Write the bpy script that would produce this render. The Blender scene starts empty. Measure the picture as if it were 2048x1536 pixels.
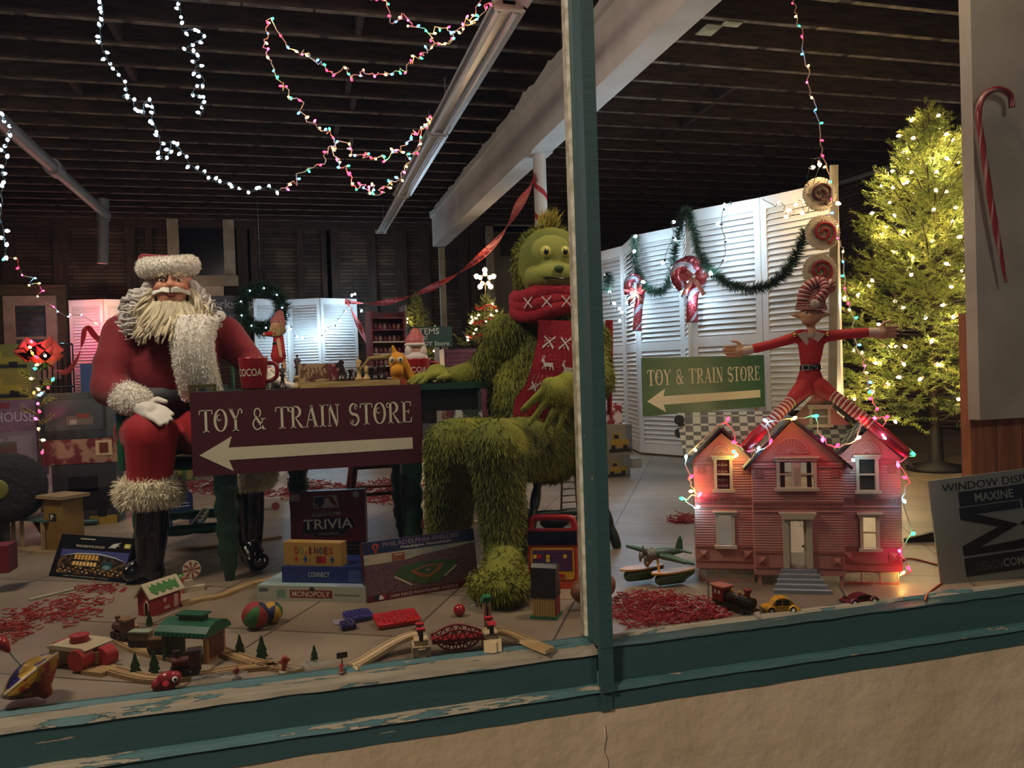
import bpy, math, random
import numpy as np
from mathutils import Vector, Matrix, noise
rnd = random.Random(7)
scn = bpy.context.scene
COL = scn.collection
V = Vector
# ------------------------------------------------------------------ camera, world, street light, exposure
FPX, CZ = 1580.0, .82
_y, _p, _r = (math.radians(a) for a in (15.1, .98, 1.9))
FW = V((math.sin(_y)*math.cos(_p), math.cos(_y)*math.cos(_p), -math.sin(_p)))
_R0 = V((math.cos(_y), -math.sin(_y), 0)); _U0 = _R0.cross(FW)
RT = _R0*math.cos(_r) - _U0*math.sin(_r); UP = _U0*math.cos(_r) + _R0*math.sin(_r)
CAM = V((0, 0, CZ))
cd = bpy.data.cameras.new('camera'); cam = bpy.data.objects.new('camera', cd); COL.objects.link(cam)
cd.sensor_width = 36; cd.lens = 36*FPX/2048; cd.clip_start = .05; cd.clip_end = 100
m4 = Matrix((RT, UP, -FW)).transposed().to_4x4(); m4.translation = CAM; cam.matrix_world = m4
scn.camera = cam
scn.view_settings.view_transform = 'Standard'; scn.view_settings.look = 'None'
scn.view_settings.gamma = 1; scn.view_settings.use_curve_mapping = False
scn.view_settings.exposure = 0.5
scn.cycles.use_denoising = True; scn.cycles.use_light_tree = True
scn.cycles.max_bounces = 6; scn.cycles.diffuse_bounces = 3; scn.cycles.glossy_bounces = 3
scn.cycles.transparent_max_bounces = 12; scn.cycles.sample_clamp_indirect = 4
scn.cycles.caustics_reflective = False; scn.cycles.caustics_refractive = False
w = bpy.data.worlds.new('night_sky'); scn.world = w; w.use_nodes = True
w.node_tree.nodes['Background'].inputs[0].default_value = (.45, .5, .65, 1)
w.node_tree.nodes['Background'].inputs[1].default_value = .085
def light(name, kind, loc, energy, color, size=.1, target=None, parent=None, spot=None):
    ld = bpy.data.lights.new(name, kind); ld.energy = energy; ld.color = color
    if kind == 'AREA': ld.size = size
    else: ld.shadow_soft_size = size
    if spot: ld.spot_size = math.radians(spot); ld.spot_blend = .6
    o = bpy.data.objects.new(name, ld); COL.objects.link(o); o.location = loc
    if target is not None: o.rotation_euler = (V(target)-V(loc)).to_track_quat('-Z', 'Y').to_euler()
    if parent is not None:
        o.parent = parent; o.matrix_parent_inverse = Matrix.Translation(parent.location).inverted()
    return o
light('street_light', 'AREA', (-6.6, -4.2, 7.0), 520, (1, .87, .72), 1.4, (0, 3, .3))
light('shop_front_light', 'AREA', (4.0, -6.2, 7.2), 110, (1, .84, .66), 1.4, (1.5, 3, .5))
light('window_lamp', 'AREA', (-1.5, 2.5, 3.1), 40, (1, .84, .68), .6, (-.2, 4.2, .3))  # added unseen fill inside the window head, brightens the display
light('window_lamp', 'AREA', (2.0, 2.5, 3.1), 44, (1, .78, .58), .6, (1.6, 3.6, .3))  # second added fill in the window head, for the dollhouse side
light('room_lamp', 'AREA', (-4.5, 6.2, 2.7), 16, (1, .86, .66), .8, (1, 8, 1.2))  # added off-view fill that lifts the deep room
light('side_lamp', 'AREA', (6.5, 6.0, 2.8), 3, (1, .82, .62), .8, (1, 7, 1.6))  # added off-view fill from the opposite side of the room
# ------------------------------------------------------------------ pixel rays (2048 x 1536 frame)
def ray(px, py): return FW + RT*((px-1024)/FPX) - UP*((py-768)/FPX)
def at(px, py, Y):
    d = ray(px, py); return CAM + d*(Y/d.y)
def fl(px, py, z=0.0):
    d = ray(px, py); return CAM + d*((z-CZ)/d.z)
def sc(p):  # pixels per metre at a point
    return FPX/((V(p)-CAM).dot(FW))
# ------------------------------------------------------------------ materials
MATS = {}
def lin(c):
    return tuple(((x/12.92) if x <= .04045 else ((x+.055)/1.055)**2.4) for x in c)
def rgb(h):
    h = h.lstrip('#'); return lin(tuple(int(h[i:i+2], 16)/255 for i in (0, 2, 4)))
def mat(name, col='#808080', rough=.6, metal=0, emit=0, ecol=None, col2=None, scale=8, det=4, lo=.4, hi=.6, bump=0, bscale=None, stretch=(1, 1, 1), island=0, sheen=0, coat=0, alpha=1, trans=0, space='Object', sub=0):
    if name in MATS: return MATS[name]
    m = bpy.data.materials.new(name); m.use_nodes = True; MATS[name] = m
    nt = m.node_tree; N = nt.nodes; L = nt.links; b = N['Principled BSDF']
    c = rgb(col) if isinstance(col, str) else col
    b.inputs['Base Color'].default_value = (*c, 1); b.inputs['Roughness'].default_value = rough
    b.inputs['Metallic'].default_value = metal
    if sheen: b.inputs['Sheen Weight'].default_value = sheen
    if coat: b.inputs['Coat Weight'].default_value = coat
    if trans: b.inputs['Transmission Weight'].default_value = trans
    if alpha < 1: b.inputs['Alpha'].default_value = alpha
    if sub: b.inputs['Subsurface Weight'].default_value = sub
    if emit:
        b.inputs['Emission Color'].default_value = (*(rgb(ecol) if ecol else c), 1); b.inputs['Emission Strength'].default_value = emit
    if col2 or bump:
        tc = N.new('ShaderNodeTexCoord'); mp = N.new('ShaderNodeMapping'); mp.inputs['Scale'].default_value = stretch
        L.new(tc.outputs[space], mp.inputs[0])
    if col2:
        nz = N.new('ShaderNodeTexNoise'); nz.inputs['Scale'].default_value = scale; nz.inputs['Detail'].default_value = det
        L.new(mp.outputs[0], nz.inputs[0])
        r = N.new('ShaderNodeValToRGB'); r.color_ramp.elements[0].position = lo; r.color_ramp.elements[1].position = hi
        r.color_ramp.elements[0].color = (*c, 1); r.color_ramp.elements[1].color = (*rgb(col2), 1)
        L.new(nz.outputs[0], r.inputs[0]); L.new(r.outputs[0], b.inputs['Base Color'])
    if island:
        g = N.new('ShaderNodeNewGeometry'); hs = N.new('ShaderNodeHueSaturation'); mr = N.new('ShaderNodeMapRange')
        mr.inputs['To Min'].default_value = 1-island; mr.inputs['To Max'].default_value = 1+island
        L.new(g.outputs['Random Per Island'], mr.inputs['Value']); L.new(mr.outputs[0], hs.inputs['Value'])
        hs.inputs['Color'].default_value = (*c, 1)
        if col2: L.new(r.outputs[0], hs.inputs['Color'])
        L.new(hs.outputs[0], b.inputs['Base Color'])
    if bump:
        n2 = N.new('ShaderNodeTexNoise'); n2.inputs['Scale'].default_value = bscale or scale*3; n2.inputs['Detail'].default_value = 6
        L.new(mp.outputs[0], n2.inputs[0]); bp = N.new('ShaderNodeBump'); bp.inputs['Strength'].default_value = min(1, bump); bp.inputs['Distance'].default_value = .01*max(1, bump)
        L.new(n2.outputs[0], bp.inputs['Height']); L.new(bp.outputs[0], b.inputs['Normal'])
    return m
def emat(name, col, strength, core=None):
    if name in MATS: return MATS[name]
    m = bpy.data.materials.new(name); m.use_nodes = True; MATS[name] = m; N = m.node_tree.nodes; b = N['Principled BSDF']
    b.inputs['Base Color'].default_value = (*rgb(col), 1)
    b.inputs['Emission Color'].default_value = (*rgb(col), 1); b.inputs['Emission Strength'].default_value = strength
    m.cycles.emission_sampling = 'NONE'
    return m
# ------------------------------------------------------------------ mesh builder
class Fr:  # a flat frame: origin, x axis, y axis (up on the face), z = outward normal
    def __init__(s, o, u, v, flip=False):
        s.o = V(o); s.u = V(u).normalized(); v = V(v); v = (v - s.u*v.dot(s.u)).normalized(); s.v = v; s.n = s.u.cross(s.v)
        if flip: s.n = -s.n
    def p(s, x, y=0, z=0): return s.o + s.u*x + s.v*y + s.n*z
    def sub(s, x, y, z=0): return Fr(s.p(x, y, z), s.u, s.v)
    def box(s, w, h, d):  # not used for drawing
        return None
WF = Fr((0, 0, 0), (1, 0, 0), (0, 1, 0))
_tc = {}
def text_geo(txt, bold=0.0):
    k = (txt, bold)
    if k not in _tc:
        c = bpy.data.curves.new('t', 'FONT'); c.body = txt; c.size = 1; c.resolution_u = 2; c.offset = bold; c.fill_mode = 'BOTH'
        o = bpy.data.objects.new('t', c); COL.objects.link(o)
        dg = bpy.context.evaluated_depsgraph_get(); dg.update(); e = o.evaluated_get(dg); me = e.to_mesh()
        vs = [tuple(v.co) for v in me.vertices]; fs = [tuple(p.vertices) for p in me.polygons]
        e.to_mesh_clear(); bpy.data.objects.remove(o); bpy.data.curves.remove(c)
        x0 = min(v[0] for v in vs); x1 = max(v[0] for v in vs); y0 = min(v[1] for v in vs); y1 = max(v[1] for v in vs)
        _tc[k] = ([((v[0]-x0)/(x1-x0), (v[1]-y0)/(y1-y0)) for v in vs], fs)
    return _tc[k]
class MB:
    def __init__(s): s.v = []; s.f = []; s.mi = []; s.m = 0; s.sm = []; s.smooth = False
    def add(s, vs, fs, smooth=None):
        k = len(s.v); s.v += [tuple(a) for a in vs]; s.f += [tuple(i+k for i in f) for f in fs]
        s.mi += [s.m]*len(fs); s.sm += [s.smooth if smooth is None else smooth]*len(fs); return s
    def box(s, c, size, fr=None, rz=0, taper=1, bev=0):
        x, y, z = (a/2 for a in size); R = Matrix.Rotation(rz, 3, 'Z'); vs = []
        for k in (-1, 1):
            t = taper if k > 0 else 1
            for a, b in ((-1, -1), (1, -1), (1, 1), (-1, 1)):
                q = V(c) + R @ V((a*x*t, b*y*t, k*z)); vs.append(fr.p(*q) if fr else q)
        return s.add(vs, [(3, 2, 1, 0), (4, 5, 6, 7), (0, 1, 5, 4), (1, 2, 6, 5), (2, 3, 7, 6), (3, 0, 4, 7)], False)
    def bx(s, fr, x0, y0, x1, y1, z0, z1):  # box in a frame, from corner to corner
        return s.box(((x0+x1)/2, (y0+y1)/2, (z0+z1)/2), (x1-x0, y1-y0, z1-z0), fr)
    def cyl(s, a, b, r0, r1=None, n=12, cap=True):
        r1 = r0 if r1 is None else r1; a, b = V(a), V(b); d = (b-a).normalized()
        u = d.orthogonal().normalized(); w_ = d.cross(u); vs = []
        for c, r in ((a, r0), (b, r1)):
            for i in range(n):
                t = 2*math.pi*i/n; vs.append(c + u*math.cos(t)*r + w_*math.sin(t)*r)
        s.add(vs, [(i, (i+1) % n, n+(i+1) % n, n+i) for i in range(n)], True)
        if cap: s.add(vs[:n], [tuple(range(n))[::-1]], False); s.add(vs[n:], [tuple(range(n))], False)
        return s
    def tube(s, pts, r, n=6, closed=False, cap=True):
        pts = [V(p) for p in pts]; m = len(pts); vs = []; u = None
        for i, p in enumerate(pts):
            if closed: d = pts[(i+1) % m]-pts[i-1]
            else: d = pts[min(i+1, m-1)]-pts[max(i-1, 0)]
            d = d.normalized() if d.length > 1e-9 else V((0, 0, 1))
            u = (u - d*u.dot(d)) if u is not None else d.orthogonal()
            u = u.normalized() if u.length > 1e-6 else d.orthogonal().normalized(); w_ = d.cross(u)
            rr = r[i] if isinstance(r, (list, tuple)) else (r(i/(m-1)) if callable(r) else r)
            for k in range(n):
                t = 2*math.pi*k/n; vs.append(p + u*math.cos(t)*rr + w_*math.sin(t)*rr)
        fs = [(i*n+k, i*n+(k+1) % n, ((i+1) % m)*n+(k+1) % n, ((i+1) % m)*n+k) for i in range(m if closed else m-1) for k in range(n)]
        if cap and not closed: fs += [tuple(range(n))[::-1], tuple((m-1)*n+k for k in range(n))]
        return s.add(vs, fs, True)
    def ell(s, c, r, n=16, m=10, fr=None, rot=None):
        if not isinstance(r, (tuple, list)): r = (r, r, r)
        vs = []; R = rot or Matrix.Identity(3)
        for j in range(m+1):
            ph = math.pi*j/m
            for i in range(n):
                t = 2*math.pi*i/n; q = R @ V((r[0]*math.sin(ph)*math.cos(t), r[1]*math.sin(ph)*math.sin(t), r[2]*math.cos(ph)))
                q += V(c); vs.append(fr.p(*q) if fr else q)
        return s.add(vs, [(j*n+i, (j+1)*n+i, (j+1)*n+(i+1) % n, j*n+(i+1) % n) for j in range(m) for i in range(n)], True)
    def lathe(s, prof, fr=None, n=20, c=(0, 0, 0), smooth=True, a0=0, a1=2*math.pi):
        vs = []; full = abs(a1-a0-2*math.pi) < 1e-6; nn = n if full else n+1
        for r, z in prof:
            for i in range(nn):
                t = a0+(a1-a0)*i/n; q = V((c[0]+r*math.cos(t), c[1]+r*math.sin(t), c[2]+z)); vs.append(fr.p(*q) if fr else q)
        fs = [(j*nn+i, j*nn+(i+1) % nn, (j+1)*nn+(i+1) % nn, (j+1)*nn+i) for j in range(len(prof)-1) for i in range(n)]
        return s.add(vs, fs, smooth)
    def prism(s, fr, pts, z0, z1, back=True):
        n = len(pts); vs = [fr.p(x, y, z0) for x, y in pts]+[fr.p(x, y, z1) for x, y in pts]
        fs = [tuple(range(n, 2*n))]+[(i, (i+1) % n, n+(i+1) % n, n+i) for i in range(n)]
        if back: fs.append(tuple(range(n))[::-1])
        return s.add(vs, fs, False)
    def disc(s, fr, x, y, r, z0, z1, n=20, ry=None, a0=0):
        ry = ry or r
        return s.prism(fr, [(x+r*math.cos(a0+2*math.pi*i/n), y+ry*math.sin(a0+2*math.pi*i/n)) for i in range(n)], z0, z1)
    def text(s, fr, txt, x, y, w, h, z=.001, bold=0.0, slant=0):
        vs, fs = text_geo(txt, bold)
        return s.add([fr.p(x+a*w+slant*b*h, y+b*h, z) for a, b in vs], fs, False)
    def stroke(s, fr, pts, wd, z=.001, close=False):
        pts = [V((p[0], p[1])) for p in pts]; n = len(pts); vs = []
        for i, p in enumerate(pts):
            d = pts[min(i+1, n-1)]-pts[max(i-1, 0)]; d = d.normalized() if d.length else V((1, 0)); q = V((-d.y, d.x))
            ww = (wd[i] if isinstance(wd, (list, tuple)) else wd)/2
            vs += [fr.p(*(p+q*ww), z), fr.p(*(p-q*ww), z)]
        return s.add(vs, [(2*i, 2*i+1, 2*i+3, 2*i+2) for i in range(n-1)], False)
    def ribbon(s, pts, wfun, tw=0, t=.001, up=(0, 0, 1)):
        vs = []; n = len(pts); pts = [V(p) for p in pts]
        for i, p in enumerate(pts):
            d = (pts[min(i+1, n-1)]-pts[max(i-1, 0)]).normalized(); u = V(up); u = (u-d*u.dot(d)); u = u.normalized() if u.length > 1e-4 else d.orthogonal().normalized()
            u = Matrix.Rotation(tw*i/(n-1), 3, d) @ u; k = d.cross(u)*t; ww = wfun(i/(n-1)) if callable(wfun) else wfun
            vs += [p+u*ww/2+k, p-u*ww/2+k, p-u*ww/2-k, p+u*ww/2-k]
        fs = [(4*i+a, 4*i+(a+1) % 4, 4*i+4+(a+1) % 4, 4*i+4+a) for i in range(n-1) for a in range(4)]+[(0, 3, 2, 1), (4*n-4, 4*n-3, 4*n-2, 4*n-1)]
        return s.add(vs, fs, True)
    def merge(s, o, fn=None):
        k = len(s.v); s.v += [tuple(fn(V(v))) if fn else v for v in o.v]; s.f += [tuple(i+k for i in f) for f in o.f]; s.mi += o.mi; s.sm += o.sm; return s
    def blades(s, P, N, L, W, comb=(0, 0, -.6), lift=.5, jit=.35, seed=1, curl=.5):
        # thin tapering fur or needle blades rooted at points P with normals N
        rs = np.random.RandomState(seed); n = len(P); comb = np.broadcast_to(np.array(comb, float), (n, 3))
        D = N*lift + comb + rs.normal(0, jit, (n, 3)); D /= np.linalg.norm(D, axis=1)[:, None]+1e-9
        Ls = (np.asarray(L)*(.6+.8*rs.rand(n)))[:, None]; S = np.cross(D, N+rs.normal(0, .5, (n, 3))); S /= np.linalg.norm(S, axis=1)[:, None]+1e-9
        S *= W/2; B = P-N*.003; Mi = B+D*Ls*.55; D2 = D+comb*curl+np.array((0, 0, -.15)); D2 /= np.linalg.norm(D2, axis=1)[:, None]+1e-9; T = Mi+D2*Ls*.5
        A = np.stack([B-S, B+S, Mi+S*.8, Mi-S*.8, T], 1).reshape(-1, 3); k = len(s.v)
        s.v += list(map(tuple, A.tolist()))
        for i in range(n):
            q = k+5*i; s.f.append((q, q+1, q+2, q+3)); s.f.append((q+3, q+2, q+4))
        s.mi += [s.m]*(2*n); s.sm += [False]*(2*n); return s
def mesh(name, mb, mats):
    me = bpy.data.meshes.new(name); me.from_pydata(mb.v, [], mb.f)
    if not isinstance(mats, (list, tuple)): mats = [mats]
    for m in mats: me.materials.append(m)
    me.polygons.foreach_set('material_index', mb.mi); me.polygons.foreach_set('use_smooth', mb.sm); me.update(); return me
def part(name, mb, mats, parent, label=None, kind=None):
    """mb is in world coordinates; the mesh is stored relative to its thing's base"""
    root = parent
    off = V(root['_o']) if '_o' in root else V((0, 0, 0))
    mb.v = [(a-off.x, b-off.y, c-off.z) for a, b, c in mb.v]
    o = bpy.data.objects.new(name, mesh(name, mb, mats)); COL.objects.link(o); o.parent = parent; o['_o'] = tuple(off)
    if label: o['label'] = label
    if kind: o['kind'] = kind
    return o
def tag(o, label, cat, group=None, kind=None):
    o['label'] = label; o['category'] = cat
    if group: o['group'] = group
    if kind: o['kind'] = kind
    return o
def thing(name, label, cat, loc, group=None):
    o = bpy.data.objects.new(name, None); COL.objects.link(o); o.location = loc; o.empty_display_size = .1
    o['_o'] = tuple(V(loc)); return tag(o, label, cat, group)
def solo(name, mb, mats, label, cat, group=None, loc=None, kind=None):
    if loc is None:
        A = np.array(mb.v); loc = ((A[:, 0].min()+A[:, 0].max())/2, (A[:, 1].min()+A[:, 1].max())/2, A[:, 2].min())
    loc = V([float(x) for x in loc]); mb.v = [(a-loc.x, b-loc.y, c-loc.z) for a, b, c in mb.v]
    o = bpy.data.objects.new(name, mesh(name, mb, mats)); COL.objects.link(o); o.location = loc; o['_o'] = tuple(loc)
    if label: tag(o, label, cat, group)
    if kind: o['kind'] = kind
    return o
def struct(name, mb, mats, parent=None):
    if parent is not None: return part(name, mb, mats, parent)
    return solo(name, mb, mats, None, None, loc=(0, 0, 0), kind='structure')
def copy_tree(src, loc, label=None, group=None, rz=None, scale=None):
    def cp(o, par):
        c = o.copy(); COL.objects.link(c); c.parent = par
        for ch in [x for x in bpy.data.objects if x.parent == o]: cp(ch, c)
        return c
    c = cp(src, None); c.location = loc
    if label: c['label'] = label
    if group: c['group'] = group
    if rz is not None: c.rotation_euler.z = rz
    if scale is not None: c.scale = (scale,)*3
    return c
def caps(mb, a, b, r0, r1):  # tapered capsule for growing bodies
    mb.cyl(a, b, r0, r1, 14); mb.ell(a, r0, 14, 8); mb.ell(b, r1, 14, 8)
def blob(prims, voxel=.01, smooth=6, factor=.5):
    """one continuous skin around capsules and ellipsoids"""
    mb = MB()
    for q in prims:
        if len(q) == 4: caps(mb, *q)
        else: mb.ell(q[0], q[1], 20, 14, rot=q[2] if len(q) > 2 else None)
    me = mesh('b', mb, []); o = bpy.data.objects.new('b', me); COL.objects.link(o)
    md = o.modifiers.new('r', 'REMESH'); md.mode = 'VOXEL'; md.voxel_size = voxel
    sm = o.modifiers.new('s', 'SMOOTH'); sm.iterations = smooth; sm.factor = factor
    dg = bpy.context.evaluated_depsgraph_get(); dg.update(); e = o.evaluated_get(dg); m2 = e.to_mesh()
    out = MB(); out.smooth = True; out.add([tuple(v.co) for v in m2.vertices], [tuple(p.vertices) for p in m2.polygons])
    e.to_mesh_clear(); bpy.data.objects.remove(o); bpy.data.meshes.remove(me); return out
def sample(mb, n, seed=1, cond=None):
    rs = np.random.RandomState(seed); A = np.array(mb.v); T = []
    for f in mb.f:
        for i in range(1, len(f)-1): T.append((f[0], f[i], f[i+1]))
    T = np.array(T); a, b, c = A[T[:, 0]], A[T[:, 1]], A[T[:, 2]]; Nn = np.cross(b-a, c-a); ar = np.linalg.norm(Nn, axis=1); Nn = Nn/(ar[:, None]+1e-12)
    if cond is not None: ar = ar*cond((a+b+c)/3, Nn)
    k = rs.choice(len(T), n, p=ar/ar.sum()); r1 = np.sqrt(rs.rand(n))[:, None]; r2 = rs.rand(n)[:, None]
    return (1-r1)*a[k]+r1*(1-r2)*b[k]+r1*r2*c[k], Nn[k]
def face_frame(bl, br, tl=None, z=0, lean=0, dz=0):
    """upright face whose lower corners stand at two floor pixels; lean tips it back; returns frame, width, height"""
    A = fl(*bl, z); B = fl(*br, z); u = (B-A).normalized(); n = u.cross(V((0, 0, 1)))
    v = V((0, 0, 1))*math.cos(lean) - n*math.sin(lean)
    fr = Fr(A, u, v); h = None
    if tl is not None:
        d = ray(*tl); t = (A-CAM).dot(fr.n)/d.dot(fr.n); h = (CAM+d*t-A).dot(fr.v)
    return fr, (B-A).length, h
def smoothpath(pts, k=6):
    pts = [V(p) for p in pts]; out = []
    for i in range(len(pts)-1):
        p0 = pts[max(i-1, 0)]; p1 = pts[i]; p2 = pts[i+1]; p3 = pts[min(i+2, len(pts)-1)]
        for j in range(k):
            t = j/k; out.append(.5*((2*p1)+(p2-p0)*t+(2*p0-5*p1+4*p2-p3)*t*t+(3*p1-p0-3*p2+p3)*t**3))
    out.append(pts[-1]); return out
# ------------------------------------------------------------------ light strings
BCOL = {'w': '#bfe2ff', 'y': '#ffcf6a', 'r': '#ff1f3c', 'p': '#ff3a8c', 'g': '#20d890', 'b': '#3aa0ff', 'o': '#ff8a2a', 'k': '#ffd9a0', 'c': '#7fd8ff'}
def bulb_mesh(col, r, strength):
    k = 'bulb_%s_%d_%d' % (col, round(r*10000), strength)
    if k in bpy.data.meshes: return bpy.data.meshes[k]
    mb = MB(); mb.lathe([(0, 2.2*r), (.55*r, 1.7*r), (.95*r, .9*r), (r, .2*r), (.75*r, -.5*r)], n=8)
    mb.m = 1; mb.lathe([(.62*r, -.4*r), (.62*r, -2.0*r), (0, -2.0*r)], n=6)
    me = mesh(k, mb, [emat('glow_%s_%d' % (col, strength), BCOL[col], strength), mat('bulb_socket_'+('light' if col != 'w' else 'dark'), '#cfc6b8' if col != 'w' else '#1c2420', .5)]); return me
def string_lights(label, path, colors, n=None, r=.008, strength=9, cordmat=None, cr=.0022, jit=.008, group=None, watts=0, every=4, lcol=None, seed=1, bulbs=None, name='string_lights'):
    rr = random.Random(seed); path = [V(p) for p in path]
    pts = smoothpath(path, 4); jit = .003 if set(colors) == {'w'} else jit; pts = [p+V([rr.gauss(0, jit) for _ in range(3)]) if 0 < i < len(pts)-1 else p for i, p in enumerate(pts)]
    t = thing(name, label, 'string lights', path[0], group)
    mb = MB(); mb.tube(pts, cr, 5); part('cord', mb, cordmat or mat('white_cord', '#c9b9a4', .5), t)
    if bulbs is None:
        acc = [0]
        for a, b in zip(pts, pts[1:]): acc.append(acc[-1]+(b-a).length)
        bulbs = []
        for i in range(n):
            s_ = acc[-1]*(i+.5)/n; j = max(k for k in range(len(acc)-1) if acc[k] <= s_); f = (s_-acc[j])/max(1e-9, acc[j+1]-acc[j])
            bulbs.append(pts[j].lerp(pts[j+1], f))
    for i, b in enumerate(bulbs[:100]):
        c = colors[i % len(colors)]
        o = bpy.data.objects.new('bulb', bulb_mesh(c, r, strength)); COL.objects.link(o); o.parent = t
        d = V((rr.gauss(0, 1), rr.gauss(0, 1), rr.gauss(0, .7))).normalized()
        o.location = b-path[0]+d*r*1.5; o.rotation_euler = d.to_track_quat('Z', 'Y').to_euler()
        if watts and i % every == 0:
            q = V(b)+d*r*3.5; light('bulb_light', 'POINT', q, watts, lin_c(BCOL[lcol or c]), .015, parent=t)
    return t
def lin_c(h): return rgb(h)
# ================================================================== THE SETTING
def nodes(m): return m.node_tree.nodes, m.node_tree.links
def m_planks():
    m = mat('floor_boards', '#8f8170', .45); N, L = nodes(m); b = N['Principled BSDF']
    tc = N.new('ShaderNodeTexCoord'); mp = N.new('ShaderNodeMapping'); mp.inputs['Scale'].default_value = (1, 1, 1); mp.inputs['Rotation'].default_value = (0, 0, .5)
    br = N.new('ShaderNodeTexBrick'); br.inputs['Scale'].default_value = 1.0; br.offset = 0; br.inputs['Brick Width'].default_value = .46; br.inputs['Row Height'].default_value = .46
    br.inputs['Mortar Size'].default_value = .004; br.inputs['Color1'].default_value = (*rgb('#a3947f'), 1); br.inputs['Color2'].default_value = (*rgb('#93836f'), 1); br.inputs['Mortar'].default_value = (*rgb('#54493d'), 1)
    L.new(tc.outputs['Object'], mp.inputs[0]); L.new(mp.outputs[0], br.inputs[0])
    nz = N.new('ShaderNodeTexNoise'); nz.inputs['Scale'].default_value = 1.6; nz.inputs['Detail'].default_value = 8; L.new(tc.outputs['Object'], nz.inputs[0])
    rp = N.new('ShaderNodeValToRGB'); rp.color_ramp.elements[0].position = .35; rp.color_ramp.elements[1].position = .65; rp.color_ramp.elements[0].color = (.45, .43, .41, 1); rp.color_ramp.elements[1].color = (1, 1, 1, 1)  # noise darkening paints in the floor's lit and dim patches
    mx = N.new('ShaderNodeMix'); mx.data_type = 'RGBA'; mx.blend_type = 'MULTIPLY'; mx.inputs[0].default_value = .9
    L.new(nz.outputs[0], rp.inputs[0]); L.new(br.outputs[0], mx.inputs[6]); L.new(rp.outputs[0], mx.inputs[7]); L.new(mx.outputs[2], b.inputs['Base Color']); return m
def m_lath():
    m = mat('lath_boards', '#3a2d22', .85); N, L = nodes(m); b = N['Principled BSDF']
    tc = N.new('ShaderNodeTexCoord'); mp = N.new('ShaderNodeMapping'); mp.inputs['Rotation'].default_value = (math.radians(90), 0, 0)
    br = N.new('ShaderNodeTexBrick'); br.inputs['Brick Width'].default_value = .9; br.inputs['Row Height'].default_value = .055; br.inputs['Scale'].default_value = 1; br.inputs['Mortar Size'].default_value = .006
    br.inputs['Color1'].default_value = (*rgb('#5e4b38'), 1); br.inputs['Color2'].default_value = (*rgb('#3d2f24'), 1); br.inputs['Mortar'].default_value = (*rgb('#120d0a'), 1)
    nz = N.new('ShaderNodeTexNoise'); nz.inputs['Scale'].default_value = 2.2; nz.inputs['Detail'].default_value = 5
    rp = N.new('ShaderNodeValToRGB'); rp.color_ramp.elements[0].position = .38; rp.color_ramp.elements[1].position = .6; rp.color_ramp.elements[0].color = (.35, .33, .32, 1)
    mx = N.new('ShaderNodeMix'); mx.data_type = 'RGBA'; mx.blend_type = 'MULTIPLY'; mx.inputs[0].default_value = 1
    L.new(tc.outputs['Object'], mp.inputs[0]); L.new(mp.outputs[0], br.inputs[0]); L.new(tc.outputs['Object'], nz.inputs[0]); L.new(nz.outputs[0], rp.inputs[0])
    L.new(br.outputs[0], mx.inputs[6]); L.new(rp.outputs[0], mx.inputs[7]); L.new(mx.outputs[2], b.inputs['Base Color']); return m
def m_peel(name, paint, paint2, under, amt, sx=2.2):
    m = mat(name, paint, .55); N, L = nodes(m); b = N['Principled BSDF']; tc = N.new('ShaderNodeTexCoord'); mp = N.new('ShaderNodeMapping'); mp.inputs['Scale'].default_value = (sx, 9, 9)
    nz = N.new('ShaderNodeTexNoise'); nz.inputs['Scale'].default_value = 3; nz.inputs['Detail'].default_value = 12; nz.inputs['Roughness'].default_value = .62
    n2 = N.new('ShaderNodeTexNoise'); n2.inputs['Scale'].default_value = 5; n2.inputs['Detail'].default_value = 5
    r1 = N.new('ShaderNodeValToRGB'); r1.color_ramp.elements[0].position = amt; r1.color_ramp.elements[1].position = amt+.012
    r2 = N.new('ShaderNodeMix'); r2.data_type = 'RGBA'; r2.inputs[6].default_value = (*rgb(paint), 1); r2.inputs[7].default_value = (*rgb(paint2), 1)
    mx = N.new('ShaderNodeMix'); mx.data_type = 'RGBA'; mx.inputs[7].default_value = (*rgb(under), 1)
    L.new(tc.outputs['Object'], mp.inputs[0]); L.new(mp.outputs[0], nz.inputs[0]); L.new(mp.outputs[0], n2.inputs[0]); L.new(nz.outputs[0], r1.inputs[0]); L.new(n2.outputs[0], r2.inputs[0])
    L.new(r2.outputs[2], mx.inputs[6]); L.new(r1.outputs[0], mx.inputs[0]); L.new(mx.outputs[2], b.inputs['Base Color'])
    bp = N.new('ShaderNodeBump'); bp.inputs['Strength'].default_value = .9; bp.inputs['Distance'].default_value = .006; bp.invert = True; ad = N.new('ShaderNodeMath'); ad.operation = 'ADD'
    ml = N.new('ShaderNodeMath'); ml.operation = 'MULTIPLY'; ml.inputs[1].default_value = .35; L.new(nz.outputs[0], ml.inputs[0]); L.new(r1.outputs[0], ad.inputs[0]); L.new(ml.outputs[0], ad.inputs[1])
    L.new(ad.outputs[0], bp.inputs['Height']); L.new(bp.outputs[0], b.inputs['Normal']); return m
def m_glass():
    m = bpy.data.materials.new('window_glass'); m.use_nodes = True; N, L = nodes(m); N.clear()
    o = N.new('ShaderNodeOutputMaterial'); t = N.new('ShaderNodeBsdfTransparent'); g = N.new('ShaderNodeBsdfGlossy'); g.inputs['Roughness'].default_value = .01
    t.inputs[0].default_value = (.94, .95, .94, 1); x = N.new('ShaderNodeMixShader'); f = N.new('ShaderNodeFresnel'); f.inputs[0].default_value = 1.5
    L.new(f.outputs[0], x.inputs[0]); L.new(t.outputs[0], x.inputs[1]); L.new(g.outputs[0], x.inputs[2]); L.new(x.outputs[0], o.inputs[0]); return m
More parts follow.
